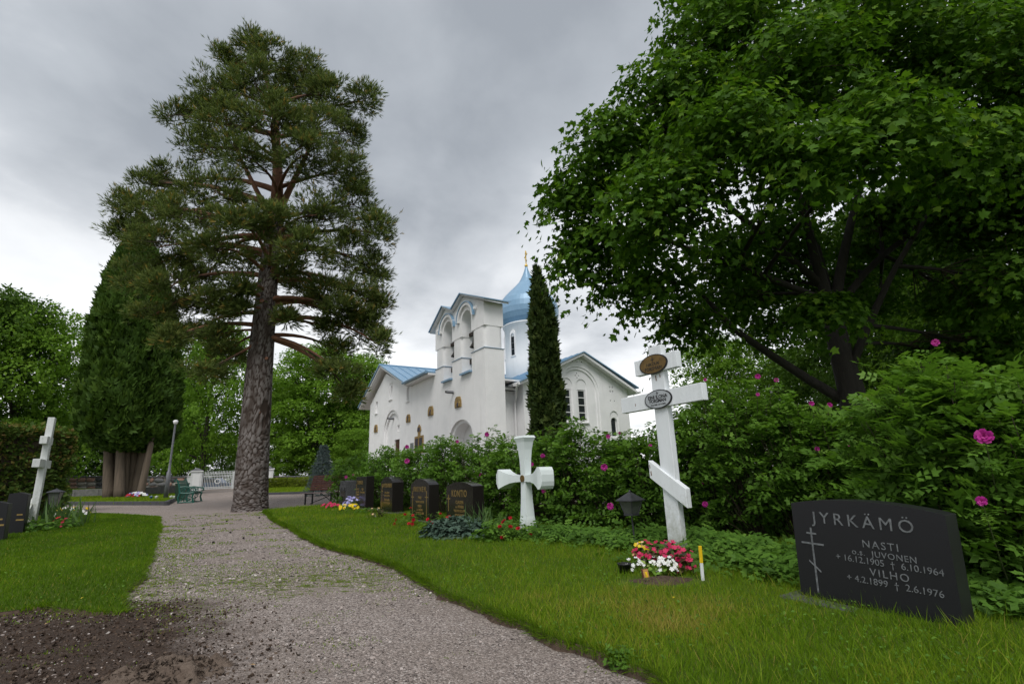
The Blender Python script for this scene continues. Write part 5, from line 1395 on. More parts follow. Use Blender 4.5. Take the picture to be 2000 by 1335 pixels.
# ------------------------------------------------------------------ trees
def inview(P_, m=1.03):
    q = (np.asarray(P_) - CPOS) @ CM.T
    return (q[:, 2] > .3) & (np.abs(q[:, 0]) < m * q[:, 2]) & (np.abs(q[:, 1]) < .68 * m * q[:, 2])
def single_leaves(parent, tmpl, pos, rot, scl, var, mat, n, name='leaf', rng=RNG):
    """the n leaves that show largest become objects of their own; returns the mask of the rest"""
    d = np.linalg.norm(pos - CPOS, axis=1); d = np.where(inview(pos, .97), d, 1e9)
    idx = np.argsort(d)[:n]
    lev = np.linspace(.1, .95, 6)
    mes = [npmesh(name, tmpl[0], tmpl[1], mat, False, np.full(len(tmpl[0]), v)) for v in lev]
    for i in idx:
        m = np.eye(4); m[:3, :3] = rot[i] * scl[i]; m[:3, 3] = pos[i]
        obj(name, mes[int(np.argmin(abs(lev - var[i])))], parent, mw=Matrix(m.tolist()))
    keep = np.ones(len(pos), bool); keep[idx] = False
    return keep
def sphere_pts(n, r, up=0.0):
    v = r.normal(size=(n, 3)); v[:, 2] += up; return unit(v)
def worley_bark(u, v, nu, nv, seed):
    """distance to plate borders on a wrapped nu x nv cell grid"""
    U, W = u * nu, v * nv; iu, iv = np.floor(U).astype(int), np.floor(W).astype(int)
    f1 = np.full(U.shape, 9.0); f2 = np.full(U.shape, 9.0)
    def h(a, b, k):
        n = (a * 73856093 ^ b * 19349663 ^ (k + seed) * 83492791) & 0x7fffffff
        n = (n * 1103515245 + 12345) & 0x7fffffff
        return (n >> 8) % 10007 / 10007.0
    for di in (-1, 0, 1):
        for dj in (-1, 0, 1):
            a = (iu + di) % nu; b = iv + dj
            d = np.hypot(U - (iu + di + h(a, b, 1)), W - (iv + dj + h(a, b, 2)))
            f2 = np.where(d < f1, f1, np.minimum(f2, d)); f1 = np.minimum(f1, d)
    return f2 - f1, f1
M['pinebark'] = leafmat('plated_pine_bark', [(0, (.034, .024, .019)), (.25, (.062, .047, .040)), (.5, (.15, .132, .125)), (.85, (.225, .205, .20)), (1, (.18, .085, .055))], 0, .9, .15)

# --- the great pine
PY = 17.4
pb = G(487, 998)
pine = thing('pine_tree', 'tall old pine with plated grey bark standing in the gravel', 'tree', loc=(pb[0], pb[1], gz(0, pb[1])))
PO = np.array(pine.location)
def trunk_mesh(pts, rad, nseg, nring, cells, seed, amp, mat, flare=None):
    pts = np.array(pts); s_ = np.linspace(0, 1, len(pts)); t = np.linspace(0, 1, nring)
    ctr = np.stack([np.interp(t, s_, pts[:, k]) for k in range(3)], 1); rr = np.interp(t, s_, rad)
    for _ in range(6): ctr[1:-1] = (ctr[:-2] + ctr[2:] + 2 * ctr[1:-1]) / 4
    an = np.arange(nseg) / nseg
    A, T = np.meshgrid(an, t)
    bd, f1 = worley_bark(A + .04 * np.sin(T * 40), T, cells[0], cells[1], seed)
    R_ = rr[:, None] * (1 + .05 * np.sin(2 * PI * A * 3 + 5 * T) + .04 * np.sin(2 * PI * A * 2 + 2)) + amp * np.clip(bd * 5.5, 0, 1) ** .6 - amp * .5
    if flare: R_ += (flare * np.clip(1 - T * nring * .0 - T / .06, 0, 1) ** 1.6) * (.6 + .5 * np.cos(2 * PI * A * 5 + 1))
    V = np.stack([ctr[:, None, 0] + R_ * np.cos(2 * PI * A), ctr[:, None, 1] + R_ * np.sin(2 * PI * A), np.repeat(ctr[:, 2:3], nseg, 1)], -1).reshape(-1, 3)
    idx = np.arange(nring * nseg).reshape(nring, nseg)
    Fc = np.stack([idx[:-1], np.roll(idx[:-1], -1, 1), np.roll(idx[1:], -1, 1), idx[1:]], -1).reshape(-1, 4)
    iu = np.floor(A * cells[0]) ; iv = np.floor(T * cells[1])
    var = np.clip(.45 + .5 * (vnoise(A * cells[0], T * cells[1], 1.0, seed) - .5) + .25 * (fbm(A * 40, T * 160, 1.0, 3) - .5), 0, .86)
    var = np.where(bd < .09, .06, np.where(bd < .17, .3, var))
    return npmesh('trunk', V, Fc, mat, True, var.ravel())
tp = [at(x, y, PY) for x, y in ((486, 1003), (488, 980), (491, 930), (497, 850), (508, 715), (519, 602), (526, 530), (534, 460), (540, 400))]
tp[0][2] = PO[2] - .15
tr_ = [.56, .50, .475, .44, .395, .335, .30, .265, .235]
tr_me = trunk_mesh([p - PO for p in tp], tr_, 92, 310, (24, 48), 5, .045, M['pinebark'], .22)
obj('trunk', tr_me, pine)
def trunk_at(z):
    zz = [p[2] for p in TP]; return np.array([np.interp(z, zz, [p[k] for p in TP]) for k in range(3)])
TP = tp + [at(543, 330, PY), at(535, 220, PY), at(505, 110, PY), at(492, 60, PY)]
TRR = tr_ + [.19, .13, .07, .03]
for (x, y, s_) in ((512, 588, 1), (505, 668, .8), (500, 780, .8), (505, 805, .9), (521, 700, .7)):   # scars of lost limbs
    q = at(x, y, PY - .30); sc_ = MB()
    sc_.lathe([(.02, -.02), (.07 * s_, .0), (.085 * s_, .03), (.05 * s_, .035), (.02, .02)], 10)
    o = sc_.obj('branch_scar', M['pinelimb'], pine, True); o.matrix_local = Matrix.Translation(Vector(q - PO)) @ Matrix.Rotation(Rd(80), 4, 'X')
CL = [(490, 92, 30, 36, 0), (440, 125, 48, 34, .5), (535, 115, 52, 40, -.5), (600, 140, 42, 40, .5), (420, 175, 50, 40, -.5), (500, 170, 70, 50, -1.5), (570, 190, 70, 50, 1), (640, 190, 55, 45, 0), (712, 197, 42, 32, .5), (392, 212, 42, 33, .5), (345, 224, 38, 20, 0), (440, 240, 70, 45, -1.5), (530, 240, 80, 50, -2), (620, 250, 70, 50, -1), (680, 262, 40, 40, 1), (400, 290, 58, 42, 0), (470, 300, 62, 34, -2), (600, 300, 80, 45, -1.5), (675, 330, 52, 50, 0), (350, 352, 58, 30, 1), (292, 360, 42, 28, .5), (420, 372, 70, 38, -2), (305, 410, 72, 42, 0), (243, 398, 36, 30, .5), (380, 430, 78, 40, -1.5), (470, 445, 66, 34, -2.5), (238, 455, 34, 32, 1), (310, 482, 70, 42, -.5), (425, 490, 62, 32, -2), (525, 425, 50, 30, -2.5), (620, 420, 75, 48, -1), (690, 400, 58, 52, .5), (733, 455, 36, 52, 0), (600, 490, 66, 36, -2), (680, 500, 64, 46, 0), (735, 530, 28, 42, .5), (268, 540, 48, 38, .5), (330, 560, 58, 42, -1), (300, 615, 46, 30, -.5), (335, 660, 34, 28, -1), (405, 540, 44, 20, 1.5), (380, 645, 36, 24, 0), (400, 722, 52, 22, -1), (445, 690, 40, 20, .5), (640, 562, 40, 26, -.5), (700, 570, 52, 32, 0), (742, 595, 22, 28, .5), (640, 640, 26, 20, 0), (695, 642, 42, 32, .5), (738, 672, 26, 28, 0), (585, 560, 34, 24, 1.5), (655, 722, 42, 20, -.5), (682, 765, 16, 26, 0), (470, 600, 26, 16, -1.2), (430, 610, 30, 18, .8), (560, 620, 22, 14, -1), (350, 520, 50, 32, .8), (560, 520, 42, 26, -1), (470, 560, 34, 24, -1.6), (620, 600, 38, 26, .5), (668, 605, 44, 30, -.6), (720, 632, 34, 30, .2), (660, 685, 40, 22, .2), (425, 655, 44, 24, -.8), (420, 585, 44, 24, -1.2), (370, 600, 40, 26, .4), (560, 465, 50, 30, 1.2), (470, 510, 60, 26, .6)]
r = np.random.default_rng(101)
sp, sn, limbs, lrad, twp, twr = [], [], [], [], [], []
for (x, y, rx, ry, dY) in CL:
    rx, ry = max(12, rx - 9), max(9, ry - 9)
    c = at(x, y, PY + dY); k = mpp(c); a = np.array([rx * k, max(rx, ry) * k * .9, ry * k * 1.15])
    tz = TP; dist = np.hypot(c[0] - trunk_at(c[2])[0], c[1] - trunk_at(c[2])[1])
    za = c[2] + (-.28 * dist if y < 430 else (.22 * dist if y > 520 else -.05 * dist))
    za = max(za, 6.2); p0 = trunk_at(za); mid = (p0 + c) / 2 + np.array([0, 0, (.10 if y < 430 else .22) * dist]) + r.normal(size=3) * .12 * min(dist, 2)
    limbs.append(bez(p0, mid, c, 9)); r0 = .035 + .022 * min(dist, 4.5); lrad.append(np.linspace(r0, .016, 9))
    nsub = max(11, int(10 + 19 * (a[0] * a[2])))
    u = sphere_pts(nsub, r, .25); sc_ = c + u * a * r.uniform(.55, 1.0, (nsub, 1))
    for s1 in sc_:
        p1 = limbs[-1][r.integers(4, 9)]
        twp.append(bez(p1, (p1 + s1) / 2 + np.array([0, 0, -.06]), s1, 4)); twr.append(np.linspace(.016, .006, 4))
    n = 44
    off = r.normal(size=(nsub, n, 3)) * np.array([.155, .155, .10])
    P_ = sc_[:, None] + off
    N_ = unit(off * 2.2 + u[:, None] * .35 + np.array([0, 0, .42]))
    sp.append(P_.reshape(-1, 3)); sn.append(N_.reshape(-1, 3))
sp = np.concatenate(sp) - PO; sn = np.concatenate(sn)
n = len(sp)
var = np.clip(r.normal(.42, .2, n), 0, .8); tips = r.uniform(size=n) < .05; var[tips] = r.uniform(.86, 1, tips.sum())
cloud('needles', *T_SHOOT, sp, frames(sn, r), r.uniform(.16, .245, n), M['pine'], var, pine, 'stuff')
V1 = tubes(np.array(limbs) - PO, np.array(lrad), 7); V2 = tubes(np.array(twp) - PO, np.array(twr), 3)
obj('limbs', npmesh('limbs', *V1, M['pinelimb'], True), pine)
o = obj('twigs', npmesh('twigs', *V2, M['twig']), pine); o['kind'] = 'stuff'
# upper stem that forks inside the crown
fk = [(np.array(tp[-1]), at(546, 330, PY), at(535, 200, PY), at(492, 70, PY)), (at(537, 430, PY), at(570, 360, PY), at(600, 300, PY + .3), at(620, 210, PY + .4)), (at(536, 440, PY), at(505, 380, PY - .4), at(470, 310, PY - .3), at(430, 200, PY))]
o = MB()
for f_, r0 in zip(fk, (.235, .15, .12)):
    pts = [p for p in np.concatenate([bez(f_[0], f_[1], f_[2], 6), bez(f_[2], (f_[2] + f_[3]) / 2, f_[3], 4)[1:]])]
    o.tube([p - PO for p in pts], list(np.linspace(r0, .03, len(pts))), 10)
o.obj('upper_stem', M['pinelimb'], pine, True)

# --- columns of thuja
def column(root, O, prof, spray, n, mat, r, lean=.35, rough=.12, kk=1.0):
    """prof: list of (centre xyz, radius) from top to bottom"""
    C_ = np.array([p[0] for p in prof]); R_ = np.array([p[1] for p in prof])
    seg = np.cumsum(np.concatenate([[0], (R_[1:] + R_[:-1]) / 2 * np.linalg.norm(C_[1:] - C_[:-1], axis=1)]))
    t = np.interp(r.uniform(0, seg[-1], n), seg, np.arange(len(R_)))
    ctr = np.stack([np.interp(t, np.arange(len(R_)), C_[:, k]) for k in range(3)], 1); rad = np.interp(t, np.arange(len(R_)), R_)
    an = r.uniform(0, 2 * PI, n)
    lump = fbm(an * 3.2 + 7, ctr[:, 2] * 1.1 * kk, 1.0, 5) - .5
    out = np.stack([np.cos(an), np.sin(an), np.zeros(n)], 1)
    depth = r.uniform(size=n) ** 2
    pos = ctr + out * (rad * (1 + rough * 2.2 * lump) * (1 - .34 * depth))[:, None]
    up = unit(out * lean * r.uniform(.2, 2.2, (n, 1)) + np.array([0, 0, 1.]) + r.normal(size=(n, 3)) * .25)
    side = unit(np.cross(up, out) * r.normal(size=(n, 1)) + out * r.normal(size=(n, 1)) + r.normal(size=(n, 3)) * .2)
    var = np.clip(.5 + .5 * lump + r.normal(size=n) * .2, 0, 1)
    return cloud('foliage', *T_FAN, pos - O, frames(side, r, up=up), r.uniform(*spray, n), mat, var, root, 'stuff')
TY = 34.0
tb_ = at(255, 974, TY); tb_[2] = gz(0, TY)
th = thing('thuja_tree', 'massive dark thuja with a cluster of bare stems behind the pine', 'tree', loc=tuple(tb_))
TO = np.array(th.location)
prof = [(at(x, y, TY), w * mpp(at(x, y, TY))) for x, y, w in ((276, 425, 2), (274, 450, 10), (272, 490, 24), (268, 545, 44), (264, 640, 65), (258, 740, 77), (253, 800, 81), (252, 845, 78), (258, 872, 56), (264, 885, 28))]
column(th, TO, prof, (.36, .70), 17000, M['thuja'], np.random.default_rng(7), .4, .10)
rr_ = random.Random(3); st = []
for i, (x0, x1, w) in enumerate(((213, 212, 9), (227, 230, 9), (239, 250, 8), (250, 268, 7.5), (261, 284, 7), (272, 298, 6), (233, 236, 8))):
    yy = TY + rr_.uniform(-.9, .7)
    a = at(x0, 974, yy); a[2] = gz(0, yy) - .1; b = at((x0 + x1) / 2 - 1, 920, yy); c = at(x1, 850, yy)
    k = mpp(a) * w
    MB().tube([p - TO for p in bez(a, b, c, 7)], list(np.linspace(k * 1.25, k * .8, 7)), 10).obj('stem', M['barkthuja'], th, True)
SY = 17.0
sb_ = at(1072, 905, SY); sb_[2] = gz(0, SY)
ts = thing('thuja_tree', 'slim pointed dark thuja standing in front of the church', 'tree', loc=tuple(sb_))
SO = np.array(ts.location)
prof = [(at(x, y, SY), w * mpp(at(x, y, SY))) for x, y, w in ((1049, 524, 1), (1049, 540, 5), (1051, 560, 9), (1056, 590, 16), (1060, 642, 22), (1063, 696, 23), (1066, 750, 27), (1071, 804, 29), (1071, 870, 29), (1071, 930, 27), (1071, 960, 14))]
column(ts, SO, prof, (.10, .28), 10500, M['thujadark'], np.random.default_rng(8), .8, .30, 2.6)
MB().tube([np.array([0, 0, -.1]), at(1062, 700, SY) - SO, at(1049, 530, SY) - SO], [.13, .08, .02], 8).obj('trunk', M['barkthuja'], ts, True)

# --- big maple on the right
MY = 10.8
mb_ = at(1668, 800, MY); MO = np.array([mb_[0], mb_[1], gz(0, MY)])
maple = thing('maple_tree', 'large dark maple with spreading crown over the right side', 'tree', loc=tuple(MO))
BL = [(1420, 60, 150, 105, 9), (1310, 190, 115, 95, 9), (1195, 290, 100, 85, 9), (1130, 390, 75, 85, 9.2), (1150, 490, 85, 70, 9.5), (1260, 560, 105, 55, 9.5), (1345, 635, 65, 42, 10), (1290, 400, 130, 105, 8), (1420, 270, 140, 100, 7.5), (1560, 140, 150, 105, 8), (1700, 60, 170, 110, 8.5), (1850, 130, 170, 120, 8.5), (1980, 60, 160, 140, 9), (1570, 310, 130, 75, 7), (1710, 260, 140, 90, 7.2), (1850, 300, 140, 90, 8), (1980, 300, 140, 120, 9), (1420, 500, 90, 55, 10), (1430, 590, 75, 45, 11.5), (1560, 490, 110, 55, 12.3), (1700, 490, 100, 50, 12.6), (1610, 570, 110, 40, 12.4), (1480, 550, 90, 50, 12), (1790, 400, 100, 50, 11), (1910, 450, 110, 80, 10), (1980, 560, 110, 90, 9.5), (1880, 590, 100, 60, 11), (1720, 600, 70, 36, 13), (1500, 640, 70, 36, 13), (2110, 180, 170, 150, 8.5), (2130, 430, 140, 130, 9), (1320, 290, 120, 100, 13), (1500, 190, 150, 110, 14), (1720, 230, 150, 100, 14), (1900, 330, 120, 90, 14), (1260, 470, 80, 60, 12.5), (1500, -90, 190, 120, 9.5), (1750, -120, 200, 130, 10), (2000, -110, 190, 130, 10), (1370, -60, 110, 80, 10.5), (1500, 450, 80, 42, 11), (1720, 410, 75, 40, 11.5), (1600, 600, 60, 30, 9.2), (1660, 540, 50, 25, 12.5), (1610, 380, 50, 22, 12), (1760, 520, 60, 26, 13), (1840, 690, 90, 45, 11), (1960, 690, 90, 60, 10.5)]
r = np.random.default_rng(55)
lp_, ln_, sub, blobc = [], [], [], []
for (x, y, rx, ry, Y) in BL:
    c = at(x, y, Y); k = mpp(c); a = np.array([rx * k, rx * k * .85, ry * k]); blobc.append(c)
    area = a[0] * a[2]
    ns = int((30 + 48 * area) * (.35 if Y > 12 else .6 if y < -50 else 1))
    u = sphere_pts(ns, r, .12); s1 = c + u * a * r.uniform(.72, 1.04, (ns, 1)) ; sub.append((c, s1))
    m = 17
    tilt = unit(u * np.array([.55, .55, .2]) + np.array([0, 0, .8]))
    Fm = frames(tilt, r)
    d2 = r.normal(size=(ns, m, 3)) * np.array([.21, .21, .05])
    P_ = s1[:, None] + np.einsum('nij,nmj->nmi', Fm, d2) - np.array([0, 0, .10]) * (np.linalg.norm(d2[..., :2], axis=2, keepdims=True) / .25) ** 2
    N_ = unit(tilt[:, None] * .75 + r.normal(size=(ns, m, 3)) * .42 + u[:, None] * .5)
    lp_.append(P_.reshape(-1, 3)); ln_.append(N_.reshape(-1, 3))
lp_ = np.concatenate(lp_); ln_ = np.concatenate(ln_)
n = len(lp_)
outw = unit(lp_ - (MO + np.array([0, 0, 5.5]))) + r.normal(size=(n, 3)) * .6 - np.array([0, 0, .35])
rot = frames(ln_, r, up=outw); scl = r.uniform(.07, .145, n); var = np.clip(r.normal(.42, .24, n), 0, 1)
lp_ = lp_ - MO
keep = single_leaves(maple, T_MAPLE, lp_ + MO, rot, scl, var, M['maple'], 0)
def leaf_objects(parent, O, tmpl, pos, rot, scl, var, mat, n):
    d = np.linalg.norm(pos - CPOS, axis=1); d = np.where(inview(pos, .95), d, 1e9); idx = np.argsort(d)[:n]
    lev = np.linspace(.1, .9, 5); mes = [npmesh('leaf', tmpl[0], tmpl[1], mat, False, np.full(len(tmpl[0]), v)) for v in lev]
    for i in idx:
        m = np.eye(4); m[:3, :3] = rot[i] * scl[i]; m[:3, 3] = pos[i] - O
        obj('leaf', mes[int(np.argmin(abs(lev - var[i])))], parent, mw=Matrix(m.tolist()))
    k = np.ones(len(pos), bool); k[idx] = False
    return k
keep = leaf_objects(maple, MO, T_MAPLE, lp_ + MO, rot, scl, var, M['maple'], 290)
fl = np.concatenate([at(x, y, Y) + sphere_pts(int(nf), r) * np.array([rx, rx * .85, ry]) * mpp(at(x, y, Y)) * r.uniform(.15, .85, (int(nf), 1)) for (x, y, rx, ry, Y) in BL for nf in [1350 * max(.25, rx * ry * mpp(at(x, y, Y)) ** 2)]])
cloud('inner_leaves', *T_LEAF2, fl - MO, frames(unit(r.normal(size=(len(fl), 3)) * .7 + np.array([0, 0, 1.])), r), r.uniform(.09, .17, len(fl)), M['maple'], np.clip(r.normal(.35, .2, len(fl)), 0, 1), maple, 'stuff')
cloud('crown', *T_MAPLE, lp_[keep], rot[keep], scl[keep], M['maple'], var[keep], maple, 'stuff')
base = np.array([MO[0], MO[1], MO[2] - .1]); fork = at(1628, 625, MY)
tk = MB(); tk.tube([p - MO for p in (base, at(1662, 760, MY), at(1645, 700, MY), fork)], [.30, .25, .22, .20], 12)
tk.obj('trunk', M['barkdark'], maple, True)
lims = [[fork, at(1595, 520, MY), at(1560, 380, MY - .4), at(1520, 200, MY - .8)], [fork, at(1640, 500, MY + .3), at(1690, 330, MY), at(1740, 150, MY - .5)], [at(1655, 740, MY), at(1690, 640, MY - .4), at(1750, 520, MY - .8), at(1880, 330, MY - 1.2)], [at(1662, 790, MY + .2), at(1540, 720, MY), at(1430, 640, MY - .3), at(1330, 540, MY - .8)], [at(1610, 560, MY), at(1480, 450, MY - .4), at(1360, 350, MY - .8), at(1230, 260, MY - 1.2)], [fork, at(1700, 480, MY + .6), at(1860, 420, MY + .5), at(2040, 300, MY)], [at(1620, 590, MY), at(1500, 540, MY - 1), at(1330, 480, MY - 1.2), at(1180, 440, MY - 1.4)], [fork, at(1600, 420, MY + 1.2), at(1480, 250, MY + 2), at(1400, 100, MY + 2)]]
lp2, lr2, allpts = [], [], []
for i, f_ in enumerate(lims):
    p = np.concatenate([bez(f_[0], f_[1], f_[2], 7), bez(f_[2], (f_[2] + f_[3]) / 2 + np.array([0, 0, .15]), f_[3], 5)[1:]]); lp2.append(p)
    lr2.append(np.linspace((.14, .13, .10, .12, .09, .09, .08, .08)[i], .025, len(p))); allpts.append(p)
obj('limbs', npmesh('limbs', *tubes(np.array(lp2) - MO, np.array(lr2), 9), M['barkdark'], True), maple)
AP = np.concatenate(allpts); bp_, br_, tw_, twr_ = [], [], [], []
for c, s1 in sub:
    j = np.argmin(np.linalg.norm(AP - c, axis=1)); p0 = AP[max(0, j - 1)]
    bp_.append(bez(p0, (p0 + c) / 2 + np.array([0, 0, .2]), c, 6)); br_.append(np.linspace(.05, .018, 6))
    for q in s1[::2]:
        p1 = bp_[-1][r.integers(2, 6)]
        tw_.append(bez(p1, (p1 + q) / 2 + np.array([0, 0, .08]), q, 4)); twr_.append(np.linspace(.013, .005, 4))
obj('branches', npmesh('branches', *tubes(np.array(bp_) - MO, np.array(br_), 5), M['barkdark'], True), maple)
o = obj('twigs', npmesh('twigs', *tubes(np.array(tw_) - MO, np.array(twr_), 3), M['twig']), maple); o['kind'] = 'stuff'

# --- trees further off
def make_tree_meshes(seed, H, W_, low, nclump, csize, mat, bark, droop=0.0, nb=16, spread=.9):
    r = np.random.default_rng(seed); pos, nr = [], []
    lim, lr = [], []
    for i in range(nb):
        t = (i + .5) / nb; z = H * (low + (1 - low) * t ** .9); prof_ = math.sin(PI * min(1, .12 + .88 * t) ** .8) ** .6
        a = 2.4 * i; rad = W_ * .5 * prof_ * r.uniform(.35, .75)
        c = np.array([math.cos(a) * rad, math.sin(a) * rad, min(z, H * .92)])
        b = np.array([W_ * .30, W_ * .30, H * .105]) * r.uniform(.8, 1.25)
        m = nclump // nb; u = sphere_pts(m, r, .2); k = r.uniform(.55, 1.0, (m, 1))
        p = c + u * b * k; pos.append(p); nr.append(unit(u * .8 + np.array([0, 0, .5 - droop]) + r.normal(size=(m, 3)) * .3))
        p0 = np.array([0, 0, max(H * .15, c[2] - .5 * rad - H * .08)]); lim.append(bez(p0, (p0 + c) / 2 + np.array([0, 0, .1 * H * .3]), c, 5)); lr.append(np.linspace(.10, .03, 5) * H / 11)
    pos = np.concatenate(pos); nr = np.concatenate(nr); n = len(pos)
    Vs, Fs, vs = [], [], []
    for k in range(4):
        s_ = np.arange(n) % 4 == k; tv, tf = T_CLUMP[k]
        V, Fc = scatter(tv, tf, pos[s_], frames(nr[s_], r), r.uniform(.7, 1.3, s_.sum()) * csize); Vs.append((V, Fc)); vs.append(np.repeat(np.clip(r.normal(.45, .2, s_.sum()), 0, 1), len(tv)) + r.normal(size=len(V)) * .02)
    V, Fc = merge(Vs)
    cm = npmesh('crown', V, Fc, mat, False, np.concatenate(vs))
    t1 = tubes(np.array([bez(np.array([0, 0, -.3]), np.array([.1, .05, H * .4]), np.array([.0, 0, H * .85]), 9)]), np.array([np.linspace(H * .024, H * .005, 9)]), 10)
    tm = npmesh('trunk', *t1, bark, True); lm_ = npmesh('limbs', *tubes(lim, lr, 5), bark, True)
    return cm, tm, lm_
PROTO = {
 'a': make_tree_meshes(1, 11, 8.5, .16, 4200, .46, M['linden'], M['barkgrey']),
 'b': make_tree_meshes(2, 11, 7.0, .10, 4200, .42, M['linden'], M['barkgrey'], nb=18),
 'c': make_tree_meshes(3, 12, 6.0, .25, 2200, .36, M['birch'], M['barkgrey'], .9, 15),
 'd': make_tree_meshes(4, 11, 8.5, .05, 4200, .44, M['darkleaf'], M['barkdark'], nb=18),
}
def far_tree(kind, px, top, Y, label, wscale=1.0, rot=0.0, group='trees beyond the churchyard', name='leafy_tree'):
    p = at(px, 940, Y); z0 = gz(0, Y); h = at(px, top, Y)[2] - z0
    s_ = h / (12 if kind == 'c' else 11)
    t = thing(name, label, 'tree', Matrix.Translation((p[0], p[1], z0)) @ Matrix.Rotation(rot, 4, 'Z') @ Matrix.Diagonal((s_ * wscale, s_ * wscale, s_, 1)), group=group)
    cm, tm, lm_ = PROTO[kind]
    o = obj('crown', cm, t); o['kind'] = 'stuff'; obj('trunk', tm, t); obj('limbs', lm_, t)
far_tree('a', 0, 612, 38, 'bushy green tree at the left edge above the brown-tipped hedge', .95, 1.0)
far_tree('d', -120, 560, 36, 'dark tree cut by the left edge behind the bushy green tree', 1.0, 2.0)
far_tree('c', 96, 688, 56, 'sparse drooping birch left of the thuja', .75, .4, name='birch_tree')
far_tree('d', 150, 785, 62, 'dark low tree between the birch and the thuja', 1.3, 3.1)
far_tree('d', 70, 800, 52, 'dark tree low behind the weathered cross', 1.2, 5.1)
far_tree('d', 225, 780, 66, 'dark tree directly behind the thuja stems', 1.3, .7)
far_tree('a', 392, 640, 54, 'tall green tree behind the gate with a dark leaning trunk', .72, 4.0)
far_tree('a', 322, 735, 64, 'light green tree between the thuja and the gate', .9, 2.6)
far_tree('d', 340, 800, 72, 'dark tree far behind the lamp post', 1.2, 1.2)
far_tree('d', 430, 850, 84, 'small far dark tree seen through the gate', 1.4, 4.4)
far_tree('b', 475, 862, 95, 'small far light tree just left of the pine trunk', 1.5, 3.3)
far_tree('b', 608, 684, 54, 'full bright green linden right of the pine trunk', 1.25, .3)
far_tree('a', 540, 742, 58, 'green tree close right of the pine trunk', .9, 1.9)
far_tree('b', 705, 700, 56, 'green tree beside the left corner of the church', .95, 2.9)
far_tree('d', 650, 790, 62, 'dark green tree low behind the bright linden', 1.4, 5.6)
far_tree('b', 570, 850, 52, 'low bushy tree behind the clipped hedges', 1.5, 1.4)
far_tree('b', 690, 840, 50, 'low bushy tree behind the blue spruce', 1.4, 4.9)
far_tree('b', 1440, 668, 30, 'pale green tree seen under the maple, right of the tall cross', 1.15, 1.1, 'trees behind the rose hedge')
far_tree('b', 1570, 690, 33, 'green tree behind the maple trunk', 1.2, 2.2, 'trees behind the rose hedge')
far_tree('d', 1690, 560, 27, 'dark tree right of the maple trunk', 1.1, 3.0, 'trees behind the rose hedge')
far_tree('d', 1830, 420, 22, 'tall dark tree in the right background', 1.0, .9, 'trees behind the rose hedge')
far_tree('d', 1990, 330, 18, 'dark tree at the right edge of the picture', 1.0, 4.1, 'trees behind the rose hedge')
far_tree('a', 1930, 560, 16, 'green tree low at the right edge behind the roses', .9, 5.0, 'trees behind the rose hedge')
far_tree('d', 1770, 700, 19, 'dark low tree behind the roses right of the maple trunk', 1.5, 2.0, 'trees behind the rose hedge')
# ------------------------------------------------------------------ bushes and hedges
ROSE_MES = None
def rosette_mesh(name, mat, seed=2, tmpl=None):
    tv, tf = tmpl or t_rosette(seed=seed); r = np.random.default_rng(seed)
    return npmesh(name, tv, tf, mat, False, np.clip(np.repeat(r.uniform(0, 1, len(tv) // 5 + 1), 5)[:len(tv)], 0, 1))
FLW = [rosette_mesh('flower', M['pinkrose'], s_) for s_ in (2, 3, 4)]
BUSH = [(700, 18.6, 886), (760, 16.6, 873), (820, 14.7, 866), (880, 13.3, 850), (945, 12.2, 846), (1005, 11.2, 862), (1065, 10.4, 838), (1130, 9.8, 826), (1200, 9.3, 838), (1275, 8.8, 822), (1345, 8.4, 790), (1405, 8.1, 748), (1480, 7.5, 742), (1560, 7.1, 772), (1650, 6.7, 792), (1745, 6.3, 772), (1835, 4.9, 688), (1935, 4.35, 722), (2040, 4.1, 728)]
FLOWERS = [(1922, 852, .115), (1917, 978, .06), (1827, 669, .06), (1480, 735, .07), (1516, 742, .055), (1377, 741, .05), (1585, 788, .06), (1620, 791, .06), (1697, 777, .07), (1664, 812, .045), (1596, 876, .05), (1188, 852, .07), (1060, 890, .08), (1038, 906, .07), (1089, 905, .08), (1180, 912, .10), (1192, 988, .10), (1062, 958, .08), (1377, 984, .07), (1374, 942, .05), (795, 900, .13), (850, 896, .10), (888, 906, .08), (893, 862, .08), (951, 848, .10), (939, 927, .07), (676, 931, .10), (690, 927, .08), (795, 872, .10), (1480, 770, .045), (1210, 845, .04), (1655, 870, .05), (1270, 870, .05)]
def bush_label(i):
    return ['rose bush at the far end of the hedge beside the wooden bench', 'rose bush behind the flat-topped gravestone', 'rose bush behind the arched gravestone with one golden cross', 'rose bush behind the gravestone with two golden crosses', 'rose bush behind the nearest gilt gravestone of the row', 'low rose bush just left of the flared white cross', 'rose bush directly behind the flared white cross', 'rose bush below the slim thuja', 'rose bush behind the grave lantern', 'rose bush left of the tall cross', 'rose bush directly behind the tall white cross', 'tall rose bush rising right of the tall cross arm', 'rose bush with pink flowers on its top under the maple limb', 'rose bush left of the maple trunk', 'rose bush in front of the maple trunk', 'rose bush behind the large black gravestone', 'tall rose bush above the right end of the large black gravestone', 'nearest rose bush with one large magenta flower at the right', 'rose bush cut by the right edge of the picture'][i]
bfront = []
